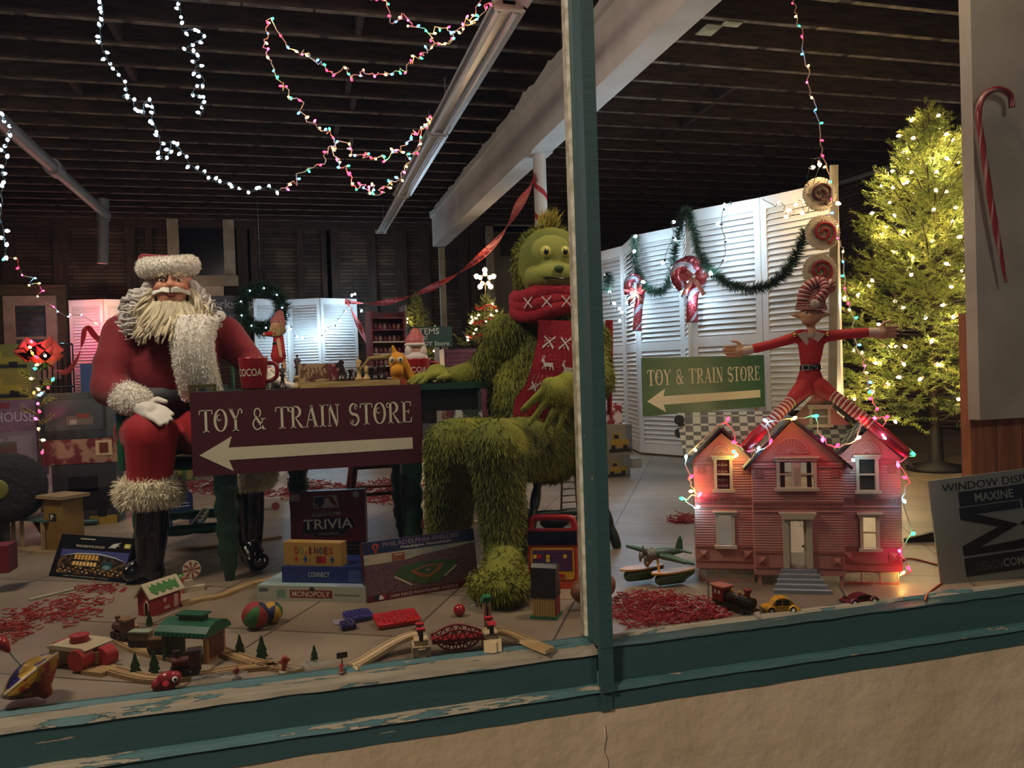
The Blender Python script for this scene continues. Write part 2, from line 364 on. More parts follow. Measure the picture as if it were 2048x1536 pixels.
TEAL = m_peel('peeling_teal_paint', '#34504f', '#4d7170', '#9c9078', .62)
TEALD = m_peel('dark_teal_paint', '#274140', '#2e4b49', '#8c826e', .66, .8)
CREAM = m_peel('weathered_cream_wood', '#a89c84', '#6f6552', '#4a6b68', .56, 1.5)
BEAD = m_peel('worn_bead_paint', '#46696a', '#5c7d7a', '#a89c84', .52, 1.2)
CREAM2 = mat('cream_stop_paint', '#cfc6ae', .6, col2='#a79c82', scale=30)
STUCCO = mat('beige_stucco', '#b8a284', .9, col2='#ae9878', scale=3, bump=1.9, bscale=7)
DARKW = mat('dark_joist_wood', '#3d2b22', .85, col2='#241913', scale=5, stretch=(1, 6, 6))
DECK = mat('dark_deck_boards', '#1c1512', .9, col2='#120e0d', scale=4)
WHITEP = mat('white_beam_paint', '#d2cfc8', .6, col2='#c2beb6', scale=2)
GRAYP = mat('grey_board', '#b8ae9e', .8, col2='#a89e8e', scale=3)
CASING = mat('old_white_casing', '#a39a86', .6, col2='#8d846f', scale=6)
BLACKG = mat('night_glass', '#0a0f18', .15)
TRIMW = mat('pier_planks', '#a8683f', .7, col2='#8a5230', scale=5, stretch=(6, 6, .6))
# floor, side and back walls
mb = MB(); mb.box((1, 7.62, -.05), (12.2, 10.76, .1)); struct('floor', mb, m_planks())
fw_ = Fr((0, 12.9, 0), (1, 0, 0), (0, 0, 1))
mb = MB(); mb.box((1, 12.96, 1.7), (12.2, .12, 3.6)); WB = struct('wall_back', mb, m_lath())
mb = MB(); mb.box((-5.05, 7.62, 1.7), (.1, 10.76, 3.6)); struct('wall_left', mb, m_lath())
mb = MB(); mb.box((7.05, 7.62, 1.7), (.1, 10.76, 3.6)); struct('wall_right', mb, m_lath())
for px in (20, 122, 262, 300, 488, 505, 600, 652, 665, 742, 800, 850, 925, 950):
    x = at(px, 500, 12.9).x; mb = MB(); mb.box((x, 12.87, 1.65), (.09+.05*(px % 3), .05, 3.25)); part('stud', mb, mat('brown_stud', '#3d2d22', .85, col2='#291f18', scale=4, stretch=(5, 5, .7)), WB)
mb = MB(); mb.box((1, 12.85, 3.2), (12, .1, .12)); part('top_plate', mb, DARKW, WB)
# ceiling deck, joists, blocking
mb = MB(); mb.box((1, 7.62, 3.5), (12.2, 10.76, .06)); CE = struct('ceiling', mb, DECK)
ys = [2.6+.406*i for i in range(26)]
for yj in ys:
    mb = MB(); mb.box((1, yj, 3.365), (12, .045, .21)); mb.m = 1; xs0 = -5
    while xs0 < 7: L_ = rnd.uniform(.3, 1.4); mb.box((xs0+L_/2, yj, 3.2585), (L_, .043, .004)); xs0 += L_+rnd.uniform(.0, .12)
    part('joist', mb, [DARKW, mat('plaster_residue', '#75695c', .9, col2='#4a4038', scale=9)], CE)  # paler broken strip: light caught by the joist's lower edge, put into colour
for px, py in ((720, 40), (695, 180), (265, 150), (705, 210), (675, 245), (230, 60), (150, 170), (1470, 170), (1425, 205), (1380, 240), (1345, 262), (1300, 300), (1260, 330), (700, 290), (268, 195)):
    q = fl(px, py, 3.3); k = min(range(25), key=lambda i: abs(ys[i]+.203-q.y)); mb = MB(); mb.box((q.x, ys[k]+.203, 3.37), (.045, .36, .19)); part('blocking', mb, DARKW, CE)
# front wall: stucco, sill mouldings, mullion, glass
def xprof(pr, x0, x1, seg=60, wob=.0, seed=0):
    mb = MB(); n = len(pr); vs = []
    for i in range(seg+1):
        x = x0+(x1-x0)*i/seg
        for j, (y, z) in enumerate(pr):
            a = noise.noise(V((x*9, j*3.1, seed)))*wob; vs.append((x, y+a, z+a*.6))
    return mb.add(vs, [(i*n+j, (i+1)*n+j, (i+1)*n+j+1, i*n+j+1) for i in range(seg) for j in range(n-1)], False)
mb = xprof([(2.26, -.18), (2.178, -.18), (2.176, -.5), (2.176, -.9), (2.4, -.9)], -5, 7, 240, .0045)
mb.box((-4.0, 2.24, 1.5), (2.0, .14, 3.5)); mb.box((5.9, 2.24, 1.5), (2.2, .14, 3.5)); mb.box((1, 2.24, 3.5), (12, .14, .5))
WFR = struct('wall_front', mb, STUCCO)
mb = MB(); mb.tube([V((at(px, py, 2.176).x, 2.176, at(px, py, 2.176).z)) for px, py in ((1208, 1452), (1211, 1475), (1206, 1500), (1214, 1520), (1217, 1560), (1212, 1600))], .0035, 6); part('crack', mb, STUCCO, WFR)
mb = MB(); mb.box((1, 0, -.95), (14, 4.5, .1)); struct('sidewalk', mb, mat('concrete_sidewalk', '#6d6860', .9, col2='#59544d', scale=6))
MX0, MX1 = at(1182, 700, 2.15).x, at(1208, 700, 2.15).x
for nm, x0, x1 in (('trim_1', -3.05, MX0+.004), ('trim_2', MX1-.004, 4.85)):
    left = nm == 'trim_1'
    mb = xprof([(2.262, .0), (2.256, .006), (2.24, .006), (2.232, -.004)], x0, x1, 90, .002); mb.m = 1
    mb.merge(xprof([(2.232, -.004), (2.215, -.008), (2.188, -.014 if left else -.01), (2.184, -.028 if left else -.013), (2.194, -.031 if left else -.015)], x0, x1, 160, .0035, 2)); mb.mi = [0]*(90*3)+[1]*(160*4); mb.m = 2
    mb.merge(xprof([(2.194, -.031 if left else -.015), (2.192, -.118), (2.17, -.123), (2.167, -.136), (2.178, -.14), (2.174, -.19), (2.185, -.192)], x0, x1, 150, .002, 4)); mb.mi[-150*6:] = [2, 3, 3, 3, 2, 2]*150
    struct(nm, mb, [TEAL, CREAM, TEALD, BEAD] if left else [CREAM, TEALD, TEALD, TEAL])
mb = MB(); fx = Fr((0, 0, 0), (1, 0, 0), (0, 1, 0))
X0 = at(1151, 700, 2.24).x
mb.prism(fx, [(X0, 2.27), (X0, 2.236), (X0+.008, 2.232), (X0+.008, 2.27)], .012, 3.3); mb.m = 1
mb.prism(fx, [(X0+.008, 2.27), (X0+.008, 2.226), (X0+.014, 2.215), (X0+.013, 2.19), (MX0, 2.18), (MX0, 2.15), (MX1, 2.15), (MX1, 2.27)], .0, 3.3)
mb.prism(fx, [(MX0+.002, 2.18), (MX0+.002, 2.152), (MX1, 2.152), (MX1, 2.18)], -.132, .0)
mb.prism(fx, [(MX0+.002, 2.2), (MX0+.002, 2.168), (MX1, 2.168), (MX1, 2.2)], -.192, -.132)
struct('trim_3', mb, [CREAM2, TEALD])
GL = m_glass()
for nm, a, b_ in (('window_1', -3.0, X0), ('window_2', MX1, 4.8)):
    mb = MB(); mb.add([(a, 2.24, .01), (b_, 2.24, .01), (b_, 2.24, 3.28), (a, 2.24, 3.28)], [(0, 1, 2, 3)], False); struct(nm, mb, GL)
# white boxed beam with a ragged lip, and the striped column and posts under it
mb = MB(); xs = [2.02, 2.21]
mb.box((2.115, 7.05, 2.965), (.19, 9.5, .49)); n0 = len(mb.f)
N_ = 120; vs = []
for i in range(N_+1):
    yy = 2.3+9.5*i/N_; j = noise.noise(V((yy*3.1, 0, 5)))*.05+(noise.noise(V((yy*11, 3, 5)))*.03)
    vs += [(2.02, yy, 3.14), (1.99, yy, 3.15), (1.985, yy, 3.22+j)]
mb.add(vs, [(3*i+k, 3*i+k+1, 3*i+4+k, 3*i+3+k) for i in range(N_) for k in range(2)], False)
struct('ceiling_beam', mb, WHITEP)
cx, cy = 2.12, 6.68
mb = MB(); mb.cyl((cx, cy, 0), (cx, cy, 2.72), .057, n=28); mb.box((cx, cy, 2.715), (.19, .2, .012)); CLM = struct('column', mb, mat('column_white', '#c9c6c0', .5))
mb = MB()
for k in range(24):
    vs = []
    for i in range(25):
        t = -math.pi*2*i/24; z = k*.27+.30*i/24-1.5
        vs += [(cx+.0585*math.cos(t), cy+.0585*math.sin(t), z), (cx+.0585*math.cos(t), cy+.0585*math.sin(t), z+.052)]
    if k*.27-1.5 > .02 and k*.27-1.5+.4 < 2.7: mb.add(vs, [(2*i, 2*i+1, 2*i+3, 2*i+2) for i in range(24)], True)
part('stripe', mb, mat('red_tape', '#a01f2c', .5), CLM)
mb = MB(); q = at(884, 600, 12.0); mb.box((q.x, 11.9, 1.36), (.085, .09, 2.72)); struct('column_end_post', mb, CASING)
# back wall windows and door
def wframe(name, a, b_, y, wd, mats, sash=True, glass=BLACKG, mid=False):
    x0, z1 = a.x, a.z; x1, z0 = b_.x, b_.z
    fr = Fr((0, y, 0), (1, 0, 0), (0, 0, 1)); mb = MB(); mb.bx(fr, x0, z0, x1, z1, 0, .01); W = struct(name, mb, glass)
    mb = MB(); mb.bx(fr, x0-wd, z0-wd, x0, z1+wd, 0, .05); mb.bx(fr, x1, z0-wd, x1+wd, z1+wd, 0, .05); mb.bx(fr, x0, z1, x1, z1+wd, 0, .045); mb.bx(fr, x0-wd*1.2, z0-wd, x1+wd*1.2, z0, 0, .08)
    if mid: mb.bx(fr, x0, (z0+z1)/2-.02, x1, (z0+z1)/2+.02, 0, .03)
    part('window_frame', mb, mats, W); return W
wframe('window_3', at(356, 426, 12.84), at(450, 552, 12.84), 12.84, .16, CASING)
mb = MB(); fr = Fr((0, 12.84, 0), (1, 0, 0), (0, 0, 1)); a = at(356, 556, 12.84); b_ = at(450, 640, 12.84); mb.bx(fr, a.x, b_.z, b_.x, a.z, 0, .03); struct('trim_4', mb, GRAYP)
W4 = wframe('window_4', at(30, 612, 12.82), at(98, 740, 12.82), 12.82, .14, CASING, glass=mat('hazy_pane', '#39444c', .2, col2='#6f8490', scale=3, lo=.45, hi=.7), mid=True)
SID = mat('beige_siding', '#5f5136', .8, col2='#4a3f2c', scale=5, stretch=(1, 1, 12))
mb = MB(); a = at(-40, 570, 12.83); b_ = at(142, 800, 12.83); mb.bx(fr, a.x, b_.z, b_.x, a.z, .012, .03)
for i in range(22): mb.bx(fr, a.x, b_.z+(a.z-b_.z)*i/22, b_.x, b_.z+(a.z-b_.z)*i/22+.012, .03, .045)
struct('trim_5', mb, SID)
a = at(985, 452, 12.8); b_ = at(1062, 700, 12.8); DM = mat('grey_door_paint', '#6d6659', .6)
mb = MB(); fr2 = Fr((0, 12.84, 0), (1, 0, 0), (0, 0, 1)); mb.bx(fr2, a.x, 0, b_.x+.3, a.z, 0, .04); D1 = struct('door_1', mb, DM)
mb = MB(); mb.bx(fr2, a.x-.12, 0, a.x, a.z+.12, 0, .07); mb.bx(fr2, a.x-.12, a.z, b_.x+.42, a.z+.12, 0, .07); mb.bx(fr2, b_.x+.3, 0, b_.x+.42, a.z, 0, .07); part('door_frame', mb, CASING, D1)
mb = MB(); mb.bx(fr2, a.x+.12, a.z-.5, b_.x+.18, a.z-.12, .04, .045); part('transom', mb, mat('dull_glass', '#34352f', .2), D1)
for k in range(2): mb = MB(); mb.bx(fr2, a.x+.12+k*.45, .3, a.x+.47+k*.45, a.z-.62, .04, .055); part('door_panel', mb, DM, D1)
# pier at the end of the shop window
PX = at(1948, 500, 2.7).x
mb = MB()
for k in range(6): mb.bx(Fr((PX, 2.74, 0), (1, 0, 0), (0, 0, 1)), k*.14, 0, k*.14+.136, 1.0, -.05, .0)
PR = struct('wall_pier', mb, TRIMW)
z0 = at(1990, 838, 2.7).z; mb = MB(); mb.box((PX+.6, 2.72, (z0+3.25)/2), (1.2, .06, 3.25-z0)); part('plaster_board', mb, GRAYP, PR)
# pipes, conduit, unlit fluorescent fixtures
IRON = mat('grey_pipe_paint', '#7c8082', .5, metal=.2)
mb = MB(); A = at(-60, 186, 5.6); B = at(213, 430, 11.1); mb.cyl(A, B, .055); mb.cyl(A.lerp(B, .42), A.lerp(B, .46), .075); solo('drain_pipe', mb, IRON, 'sloping grey drain pipe running down to the back wall', 'pipe')
mb = MB(); mb.cyl(at(207, 398, 11.15)*1, at(205, 527, 11.15), .065); mb.cyl(at(207, 425, 11.15), at(207, 440, 11.15), .08); solo('stack_pipe', mb, IRON, 'short upright grey pipe hanging on the dark back wall', 'pipe')
mb = MB(); A = at(1560, 404, 9.6); B = at(1850, 312, 6.9); mb.cyl(A+(A-B)*((12.9-A.y)/(A.y-B.y)), B+(B-A)*.5, .03); solo('conduit', mb, IRON, 'thin grey conduit sloping up behind the tall lit tree', 'pipe')
FIXW = mat('fixture_enamel', '#c4c0bb', .3, metal=.35); TUBE = mat('unlit_tube', '#c9c6c0', .2)
for k in range(3):
    y0 = 4.45+k*2.48; y1 = y0+2.44; f_ = Fr((1.26, y0, 2.94), (0, 1, 0), (0, 0, 1)); t = thing('fluorescent_fixture', ('unlit fluorescent fixture hung at the near end of its row', 'unlit fluorescent fixture in the middle of the row', 'unlit fluorescent fixture at the far end by the back wall')[k], 'ceiling light', (1.26, (y0+y1)/2, 2.94), 'fluorescent fixtures')
    mb = MB(); mb.box((1.26, (y0+y1)/2, 2.97), (.075, 2.44, .05)); 
    mb.prism(Fr((1.26, y0, 2.95), (1, 0, 0), (0, 0, 1), True), [(-.11, -.02), (-.037, .02), (.037, .02), (.11, -.02), (.11, -.012), (.04, .03), (-.04, .03), (-.11, -.012)], -2.44, 0)
    part('housing', mb, FIXW, t)
    for s_ in (-1, 1): mb = MB(); mb.cyl((1.26+s_*.052, y0+.04, 2.925), (1.26+s_*.052, y1-.04, 2.925), .017, n=10); part('tube', mb, TUBE, t)
    for yy in (y0+.012, y1-.012): mb = MB(); mb.box((1.26, yy, 2.94), (.17, .024, .055)); part('end_cap', mb, FIXW, t)
    for yy in (y0+.4, y1-.4): mb = MB(); mb.cyl((1.26, yy, 2.99), (1.26, yy, 3.27), .004); part('hanger', mb, IRON, t)
SCR = mat('foil_scrap', '#a6a48c', .7, col2='#7d7a66', scale=6)
for q, s_, lb in ((at(1418, 60, 3.6), (.13, .18), 'pale square of old paper stuck under the dark ceiling'), (at(1463, 48, 3.55), (.14, .08), 'pale torn strip of old paper under the dark ceiling')):
    z = 3.25; p_ = fl(*(1418, 60) if s_[1] > .1 else (1463, 48), z); mb = MB(); mb.box((p_.x, p_.y, z), (s_[0], s_[1], .006)); solo('paper_scrap', mb, SCR, lb, 'paper scrap')
# ================================================================== SANTA, TABLE, GREEN FURRY FIGURE
def P(px, py, Y): return at(px, py, Y)
RED = mat('santa_red_velvet', '#7a0e18', .8, sheen=.12, bump=.4, bscale=30); REDT = mat('santa_trouser_velvet', '#a01018', .75, sheen=.05)
FURW = mat('white_plush', '#efeadd', .9, island=.1); FURC = mat('cream_plush', '#f0e6c8', .9, island=.1)
GLOVE = mat('white_glove', '#ddd8cc', .7); BLACK = mat('glossy_black', '#0b0b0d', .2, coat=.4); SKIN = mat('doll_skin', '#c98a6c', .45, sub=.05)
HAIR = mat('beard_hair', '#d8cbaa', .6, island=.22, sheen=.2); WIG = mat('wig_hair', '#d2ccc4', .6, island=.2)
GREENW = mat('dark_green_paint', '#1c3d2e', .35); GREENW2 = mat('chair_green_paint', '#1f5a3c', .35)
def furpart(name, base, mt, parent, n, L, W, comb=(0, 0, -.6), lift=.6, jit=.35, seed=1, cond=None, label=None, curl=.5, under=None):
    Pn, Nn = sample(base, n, seed, cond); base.m = 1 if under else 0; k = len(base.f)
    cb = comb(Pn, Nn) if callable(comb) else comb
    base.blades(Pn, Nn, L(Pn) if callable(L) else L, W, cb, lift, jit, seed, curl)
    if under: return part(name, base, [under, mt], parent, label)
    return part(name, base, mt, parent, label)
def hand(pr, wrist, palm, fdir, side, up, s=1.0, curl=.35, thumb=1, fr=.0085, fl_=.075, spread=.25):
    """five unequal bent fingers; fdir along fingers, side across the palm towards the thumb, up = back of the hand"""
    f = V(fdir).normalized(); sd = V(side).normalized(); u = V(up).normalized(); w_, p_ = V(wrist), V(palm)
    pr.append((w_, p_, .026*s, .03*s)); pr.append((p_+sd*.02*s, w_+sd*.012*s+f*.02, .02*s, .02*s)); pr.append((p_-sd*.02*s, w_-sd*.012*s+f*.02, .02*s, .018*s))
    for i, (o, l) in enumerate(((.03, .93), (.011, 1.05), (-.009, .98), (-.028, .78))):
        a = p_+sd*o*s+f*.018*s; d = (f+sd*o*s*spread*8).normalized(); b = a+(d-u*curl*.4).normalized()*fl_*s*l*.5; c = b+(d-u*curl*1.3).normalized()*fl_*s*l*.5
        pr.append((a, b, fr*1.15*s, fr*s)); pr.append((b, c, fr*s, fr*.8*s))
    a = w_+(p_-w_)*.45+sd*.026*s*thumb; b = a+(f*.6+sd*.8*thumb).normalized()*.04*s; c = b+(f*.95+sd*.2*thumb-u*.2).normalized()*.035*s
    pr.append((a, b, fr*1.4*s, fr*1.15*s)); pr.append((b, c, fr*1.15*s, fr*.9*s))
# ---- Santa
SB = V((-.5, 3.85, 0))
st = thing('santa_figure', 'life-size seated santa in red velvet suit, white curly beard and black boots', 'santa figure', SB)
hd = P(345, 572, 3.72)
# body core (skin head, neck, hands under the clothes) as one continuous surface
pel = P(335, 835, 3.98); chest = P(350, 700, 3.9); neck = P(345, 622, 3.82)
core = [(pel, chest, .17, .19), (chest, neck, .17, .07), (neck, hd, .06, .06), (hd+V((0, .02, .005)), (.082, .1, .112)), (hd+V((0, -.045, -.05)), (.06, .05, .05)),
        (hd+V((-.035, -.075, -.012)), .026), (hd+V((.04, -.075, -.012)), .026), (hd+V((.004, -.098, -.006)), .017), (hd+V((.004, -.082, .02)), (.012, .02, .03)), (hd+V((-.083, .02, -.005)), (.012, .02, .028)), (hd+V((.083, .02, -.005)), (.012, .02, .028))]
b = blob(core, .0075, 4); part('body', b, SKIN, st)
# eyes, brows, mouth
for s_ in (-1, 1):
    e = hd+V((.004+s_*.034, -.084, .014)); mb = MB(); mb.ell(e, (.013, .012, .010)); mb.m = 1; mb.ell(e+V((0, -.009, 0)), (.006, .005, .006)); mb.m = 2; mb.ell(e+V((0, -.0125, 0)), (.003, .003, .003)); part('eye', mb, [mat('eye_white', '#c9c0b4', .2), mat('iris_brown', '#3a2618', .1), BLACK], st)
    mb = MB(); mb.tube([hd+V((.004+s_*.014, -.098, .032)), hd+V((.004+s_*.034, -.099, .04)), hd+V((.004+s_*.055, -.086, .034))], lambda t: .006*(1-t*.5), 6)
    Pn, Nn = sample(mb, 160, 3); mb.blades(Pn, Nn, .014, .003, (s_*.8, 0, .1), .5); part('eyebrow', mb, HAIR, st)
for s_ in (-1, 1): mb = MB(); mb.ell(hd+V((.004+s_*.046, -.066, -.018)), (.025, .026, .022)); part('cheek', mb, mat('rosy_cheek', '#b8604e', .5), st)
mb = MB(); mb.ell(hd+V((.006, -.092, -.05)), (.02, .012, .008)); part('mouth', mb, mat('lip_dark', '#7a2c26', .4), st)
# torso, arms, trousers
shR, shL = P(245, 668, 3.86), P(450, 668, 3.9); elR, haR = P(222, 775, 3.72), P(262, 800, 3.55); elL, haL = P(500, 725, 3.82), P(530, 752, 3.72)
coat = [(pel, chest, .185, .2), (chest+V((-.02, 0, .06)), neck+V((0, .02, -.02)), .17, .1), (shR, shL, .085, .085), (shR, elR, .088, .085), (elR, haR, .083, .055), (shL, elL, .085, .068), (elL, haL, .066, .05), (pel+V((0, 0, .02)), (.22, .17, .16)), (chest+V((0, -.05, -.08)), (.2, .17, .2)), (shR.lerp(elR, .6), (.095, .09, .1))]
b = blob(coat, .012, 5); part('coat', b, RED, st)
knR, knL = P(300, 870, 3.45), P(420, 865, 3.55); ftR, ftL = P(300, 975, 3.52), P(495, 945, 3.66)
tr = [(pel+V((-.1, -.02, -.06)), knR+V((0, .03, 0)), .13, .105), (pel+V((.1, -.02, -.06)), knL+V((0, .03, 0)), .12, .1), (knR+V((0, .03, 0)), ftR, .105, .085), (knL+V((0, .03, 0)), ftL, .1, .075), (pel+V((0, 0, -.05)), (.22, .18, .12))]
b = blob(tr, .012, 5); part('trousers', b, REDT, st)
for c, r_ in ((ftR+V((.0, 0, -.015)), .115), (ftL+V((.0, 0, -.01)), .105)):
    mb = MB(); mb.smooth = True; mb.lathe([(.05, -.05), (r_, -.045), (r_*1.12, 0), (r_, .045), (.05, .05)], c=tuple(c), n=24); furpart('fur_cuff', mb, FURC, st, 6500, .026, .0042, (0, 0, -.35), .7, .4, 5)
# boots: shaft, foot with heel
for (sh, an, toe) in ((ftR+V((.01, 0, -.05)), fl(300, 1130, .07), fl(270, 1150, .03)), (ftL+V((0, 0, -.04)), fl(500, 1095, .08), fl(515, 1128, .03))):
    hl = an+(an-toe).normalized()*.03; hl.z = .045
    pr = [(sh, sh.lerp(an, .5), .07, .067), (sh.lerp(an, .5), an, .067, .052), (an, toe+V((0, 0, .015)), .05, .045), (toe+V((0, 0, .012)), (.05, .065, .042)), (an.lerp(hl, .6)+V((0, 0, -.01)), .045)]
    b = blob(pr, .009, 4); b.v = [(x, y, max(z, .006)) for x, y, z in b.v]; bt = part('boot', b, BLACK, st)
# gloves with five fingers
for (wr, pa, f, sd, u, cr, tb) in ((P(275, 815, 3.5), P(300, 822, 3.44), P(345, 832, 3.36)-P(290, 818, 3.46), (.25, .5, .4), (0, -.35, 1), .35, 1), (P(545, 760, 3.68), P(560, 768, 3.62), (.9, -.35, -.12), (-.3, -.9, .0), (0, 0, 1), .3, 1)):
    pr = []; hand(pr, wr, pa, f, sd, u, 1.12, cr, tb, .0105); b = blob(pr, .0045, 3); part('glove', b, GLOVE, st)
for a, c, r_ in ((elR.lerp(haR, .75), haR+V((.03, -.03, -.005)), .062), (haL-V((.02, 0, 0)), haL+V((.045, -.02, -.02)), .05)):
    mb = MB(); mb.smooth = True; caps(mb, a, c, r_, r_*.92); furpart('fur_cuff', mb, FURW, st, 5000, .017, .0036, (0, 0, -.3), .7, .4, 6)
# front trim, collar, belt
tp = [P(395, 640, 3.63), P(385, 680, 3.6), P(390, 730, 3.62), P(405, 790, 3.68)]
mb = MB(); mb.smooth = True
sp = smoothpath(tp, 5)
for o_ in (-.036, 0, .036): mb.tube([p+V((o_, .004, 0)) for p in sp], .05, 10)
furpart('fur_trim', mb, FURW, st, 11000, .014, .0034, (0, 0, -.4), .7, .4, 7)
mb = MB(); pc = P(345, 792, 3.92); mb.lathe([(.2, -.055), (.222, -.05), (.222, .042), (.2, .048)], n=36, c=tuple(pc)); mb.v = [(pc.x+(x-pc.x)*1.08, pc.y+(y-pc.y)*.98, z) for x, y, z in mb.v]; BL = part('belt', mb, mat('black_leather', '#12130f', .6), st)
mb = MB(); q = P(408, 790, 3.63); bf = Fr(q+V((0, -.035, 0)), (1, 0, 0), (0, 0, 1)); mb.bx(bf, -.055, -.045, .055, -.033, 0, .012); mb.bx(bf, -.055, .033, .055, .045, 0, .012); mb.bx(bf, -.055, -.033, -.043, .033, 0, .012); mb.bx(bf, .043, -.033, .055, .033, 0, .012); part('buckle', mb, mat('gold_metal', '#b79a4a', .25, metal=1), BL)
# hat: red bag behind, furry white brim
mb = MB(); hb = hd+V((0, .02, .1)); pr = [(hb+V((0, .03, -.02)), (.1, .1, .052)), (hb+V((-.03, .07, .0)), hb+V((-.13, .1, .03)), .05, .03)]
b = blob(pr, .009, 4); HT = part('hat', b, RED, st)
mb = MB(); mb.smooth = True; rim = [hb+V((-.016+.088*math.cos(t), .09*math.sin(t)+.0, .012*math.sin(t)+.006*math.cos(t)-.014)) for t in [2*math.pi*i/24 for i in range(24)]]
mb.tube(rim, .042, 12, closed=True); furpart('brim', mb, FURW, HT, 9000, .011, .0032, (0, 0, .1), .9, .5, 8)
# hair, beard, moustache as locks
def lock(mb, p0, d, L, r, turns=.6, seed=0, grav=1.0, cr=.014):
    rr = random.Random(seed); p = V(p0); d = V(d).normalized(); pts = []; ph = rr.random()*6
    s1 = d.orthogonal().normalized(); s2 = d.cross(s1)
    for i in range(11):
        t = i/10; pts.append(p+d*L*t+V((0, 0, -1))*L*t*t*.45*grav+(s1*math.cos(ph+t*turns*6.3)+s2*math.sin(ph+t*turns*6.3))*cr*t)
    mb.tube(pts, lambda t: r*(1-.75*t)+.0008, 5)
mb = MB(); rr = random.Random(4)
for i in range(620):
    a = rr.uniform(-1.45, 1.45); hgt = rr.uniform(-.115, -.015)
    if abs(a) < 1.0 and hgt > -.074: continue
    q = hd+V((.084*math.sin(a)*(1+.1*rr.random()), .01-.09*math.cos(a), hgt)); big = rr.uniform(.08, .15)*(1.0 if abs(a) < .9 else .75)
    lock(mb, q, (math.sin(a)*.75, -math.cos(a)*.45-.05, -.75), big, rr.uniform(.008, .012), .8, i, .6, .014)
part('beard', mb, HAIR, st)
mb = MB()
for i in range(640):
    s_ = -1 if i < 300 else 1; a = rr.uniform(1.0, 2.5); q = hd+V((s_*.088*math.sin(a), .02-.07*math.cos(a), rr.uniform(-.1, .02)))
    lock(mb, q, (s_*rr.uniform(.3, 1.15)*(1.35 if s_ < 0 else .6), rr.uniform(-.35, .05), -.8), rr.uniform(.08, .16), rr.uniform(.008, .013), 1.6, i+900, .35, .028)
cm = MB()
for px, py, r_ in ((248, 642, .03), (288, 650, .032), (268, 628, .03), (425, 640, .026), (440, 632, .022)):
    c = P(px, py, 3.68)
    for k in range(14): cm.tube([c+V(((r_-.0011*k)*math.cos(a), -.0+.002*a, (r_-.0011*k)*math.sin(a))) for a in [-2.6+.42*j+.1*k for j in range(13)]], lambda t: .0045*(1-.6*t), 5)
part('wig', mb, WIG, st); part('curl', cm, WIG, st)
mb = MB()
for i in range(150):
    s_ = rr.choice((-1, 1)); q = hd+V((.004+s_*.004, -.103, -.03+rr.uniform(-.006, .006)))
    pts = [q+V((s_*.07*t, .034*t*t, -.022*math.sin(t*3.1)*0-.03*t+.022*t*t+rr.gauss(0, .0016)+.012*math.sin(t*3.14))) for t in [k/7 for k in range(8)]]; mb.tube(pts, lambda t: .0042*(1-.7*t)+.0008, 5)
part('moustache', mb, FURW, st)
# ---- Santa's chair (green, turned)
def turned(mb, a, b, r, beads, n=14, k=40, flare=.25):
    a, b = V(a), V(b); L = (b-a).length; fr = Fr(a, (b-a).orthogonal(), (b-a).cross((b-a).orthogonal())); pr = []
    for i in range(k+1):
        t = i/k; rad = r*(.72+.28*abs(math.sin(math.pi*beads*t))**.7); pr.append((rad, t*L))
    if (fr.n).dot(b-a) < 0: fr.n = -fr.n
    mb.lathe(pr, fr, n); mb.disc(fr, 0, 0, pr[0][0], 0, .0005, n); mb.disc(fr, 0, 0, pr[-1][0], L-.0005, L, n); return mb
ch = thing('armchair', 'green painted wooden armchair with turned legs under the santa', 'chair', (-.5, 3.95, 0))
sz = .45; mb = MB(); mb.smooth = True; mb.lathe([(0, -.02), (.25, -.02), (.27, 0), (.25, .02), (0, .02)], n=32, c=(-.47, 3.97, sz)); part('seat', mb, GREENW2, ch)
for x, y in ((-.69, 3.74), (-.25, 3.78), (-.68, 4.18), (-.26, 4.18)): mb = MB(); turned(mb, (x*1.04+.02, y, .0), (x, y, sz), .026, 5); part('leg', mb, GREENW2, ch)
for a, c in (((-.7, 3.74, .16), (-.25, 3.78, .16)), ((-.7, 4.18, .16), (-.26, 4.18, .16)), ((-.47, 3.76, .17), (-.47, 4.18, .17))): mb = MB(); turned(mb, a, c, .024, 4); part('stretcher', mb, GREENW2, ch)
for s_, x in ((-1, P(237, 815, 3.62).x), (1, -.2)):
    mb = MB(); zz = P(237, 808, 3.62).z; turned(mb, (x, 3.66, sz), (x, 3.66, zz), .02, 2); mb.ell((x, 3.66, zz+.01), (.036, .045, .02)); mb.tube([(x, 3.66, zz), (x, 3.85, zz+.01), (x, 4.16, zz+.02)], .022, 8); part('arm', mb, GREENW2, ch)
mb = MB(); mb.tube([(-.72, 4.16, .45), (-.72, 4.22, .8), (-.6, 4.26, .98), (-.47, 4.27, 1.02), (-.34, 4.26, .98), (-.22, 4.22, .8), (-.22, 4.16, .45)], .018, 8)
for k in range(4): mb.cyl((-.62+k*.1, 4.15, .46), (-.62+k*.1, 4.25, .97), .009, n=8)
part('backrest', mb, GREENW2, ch)
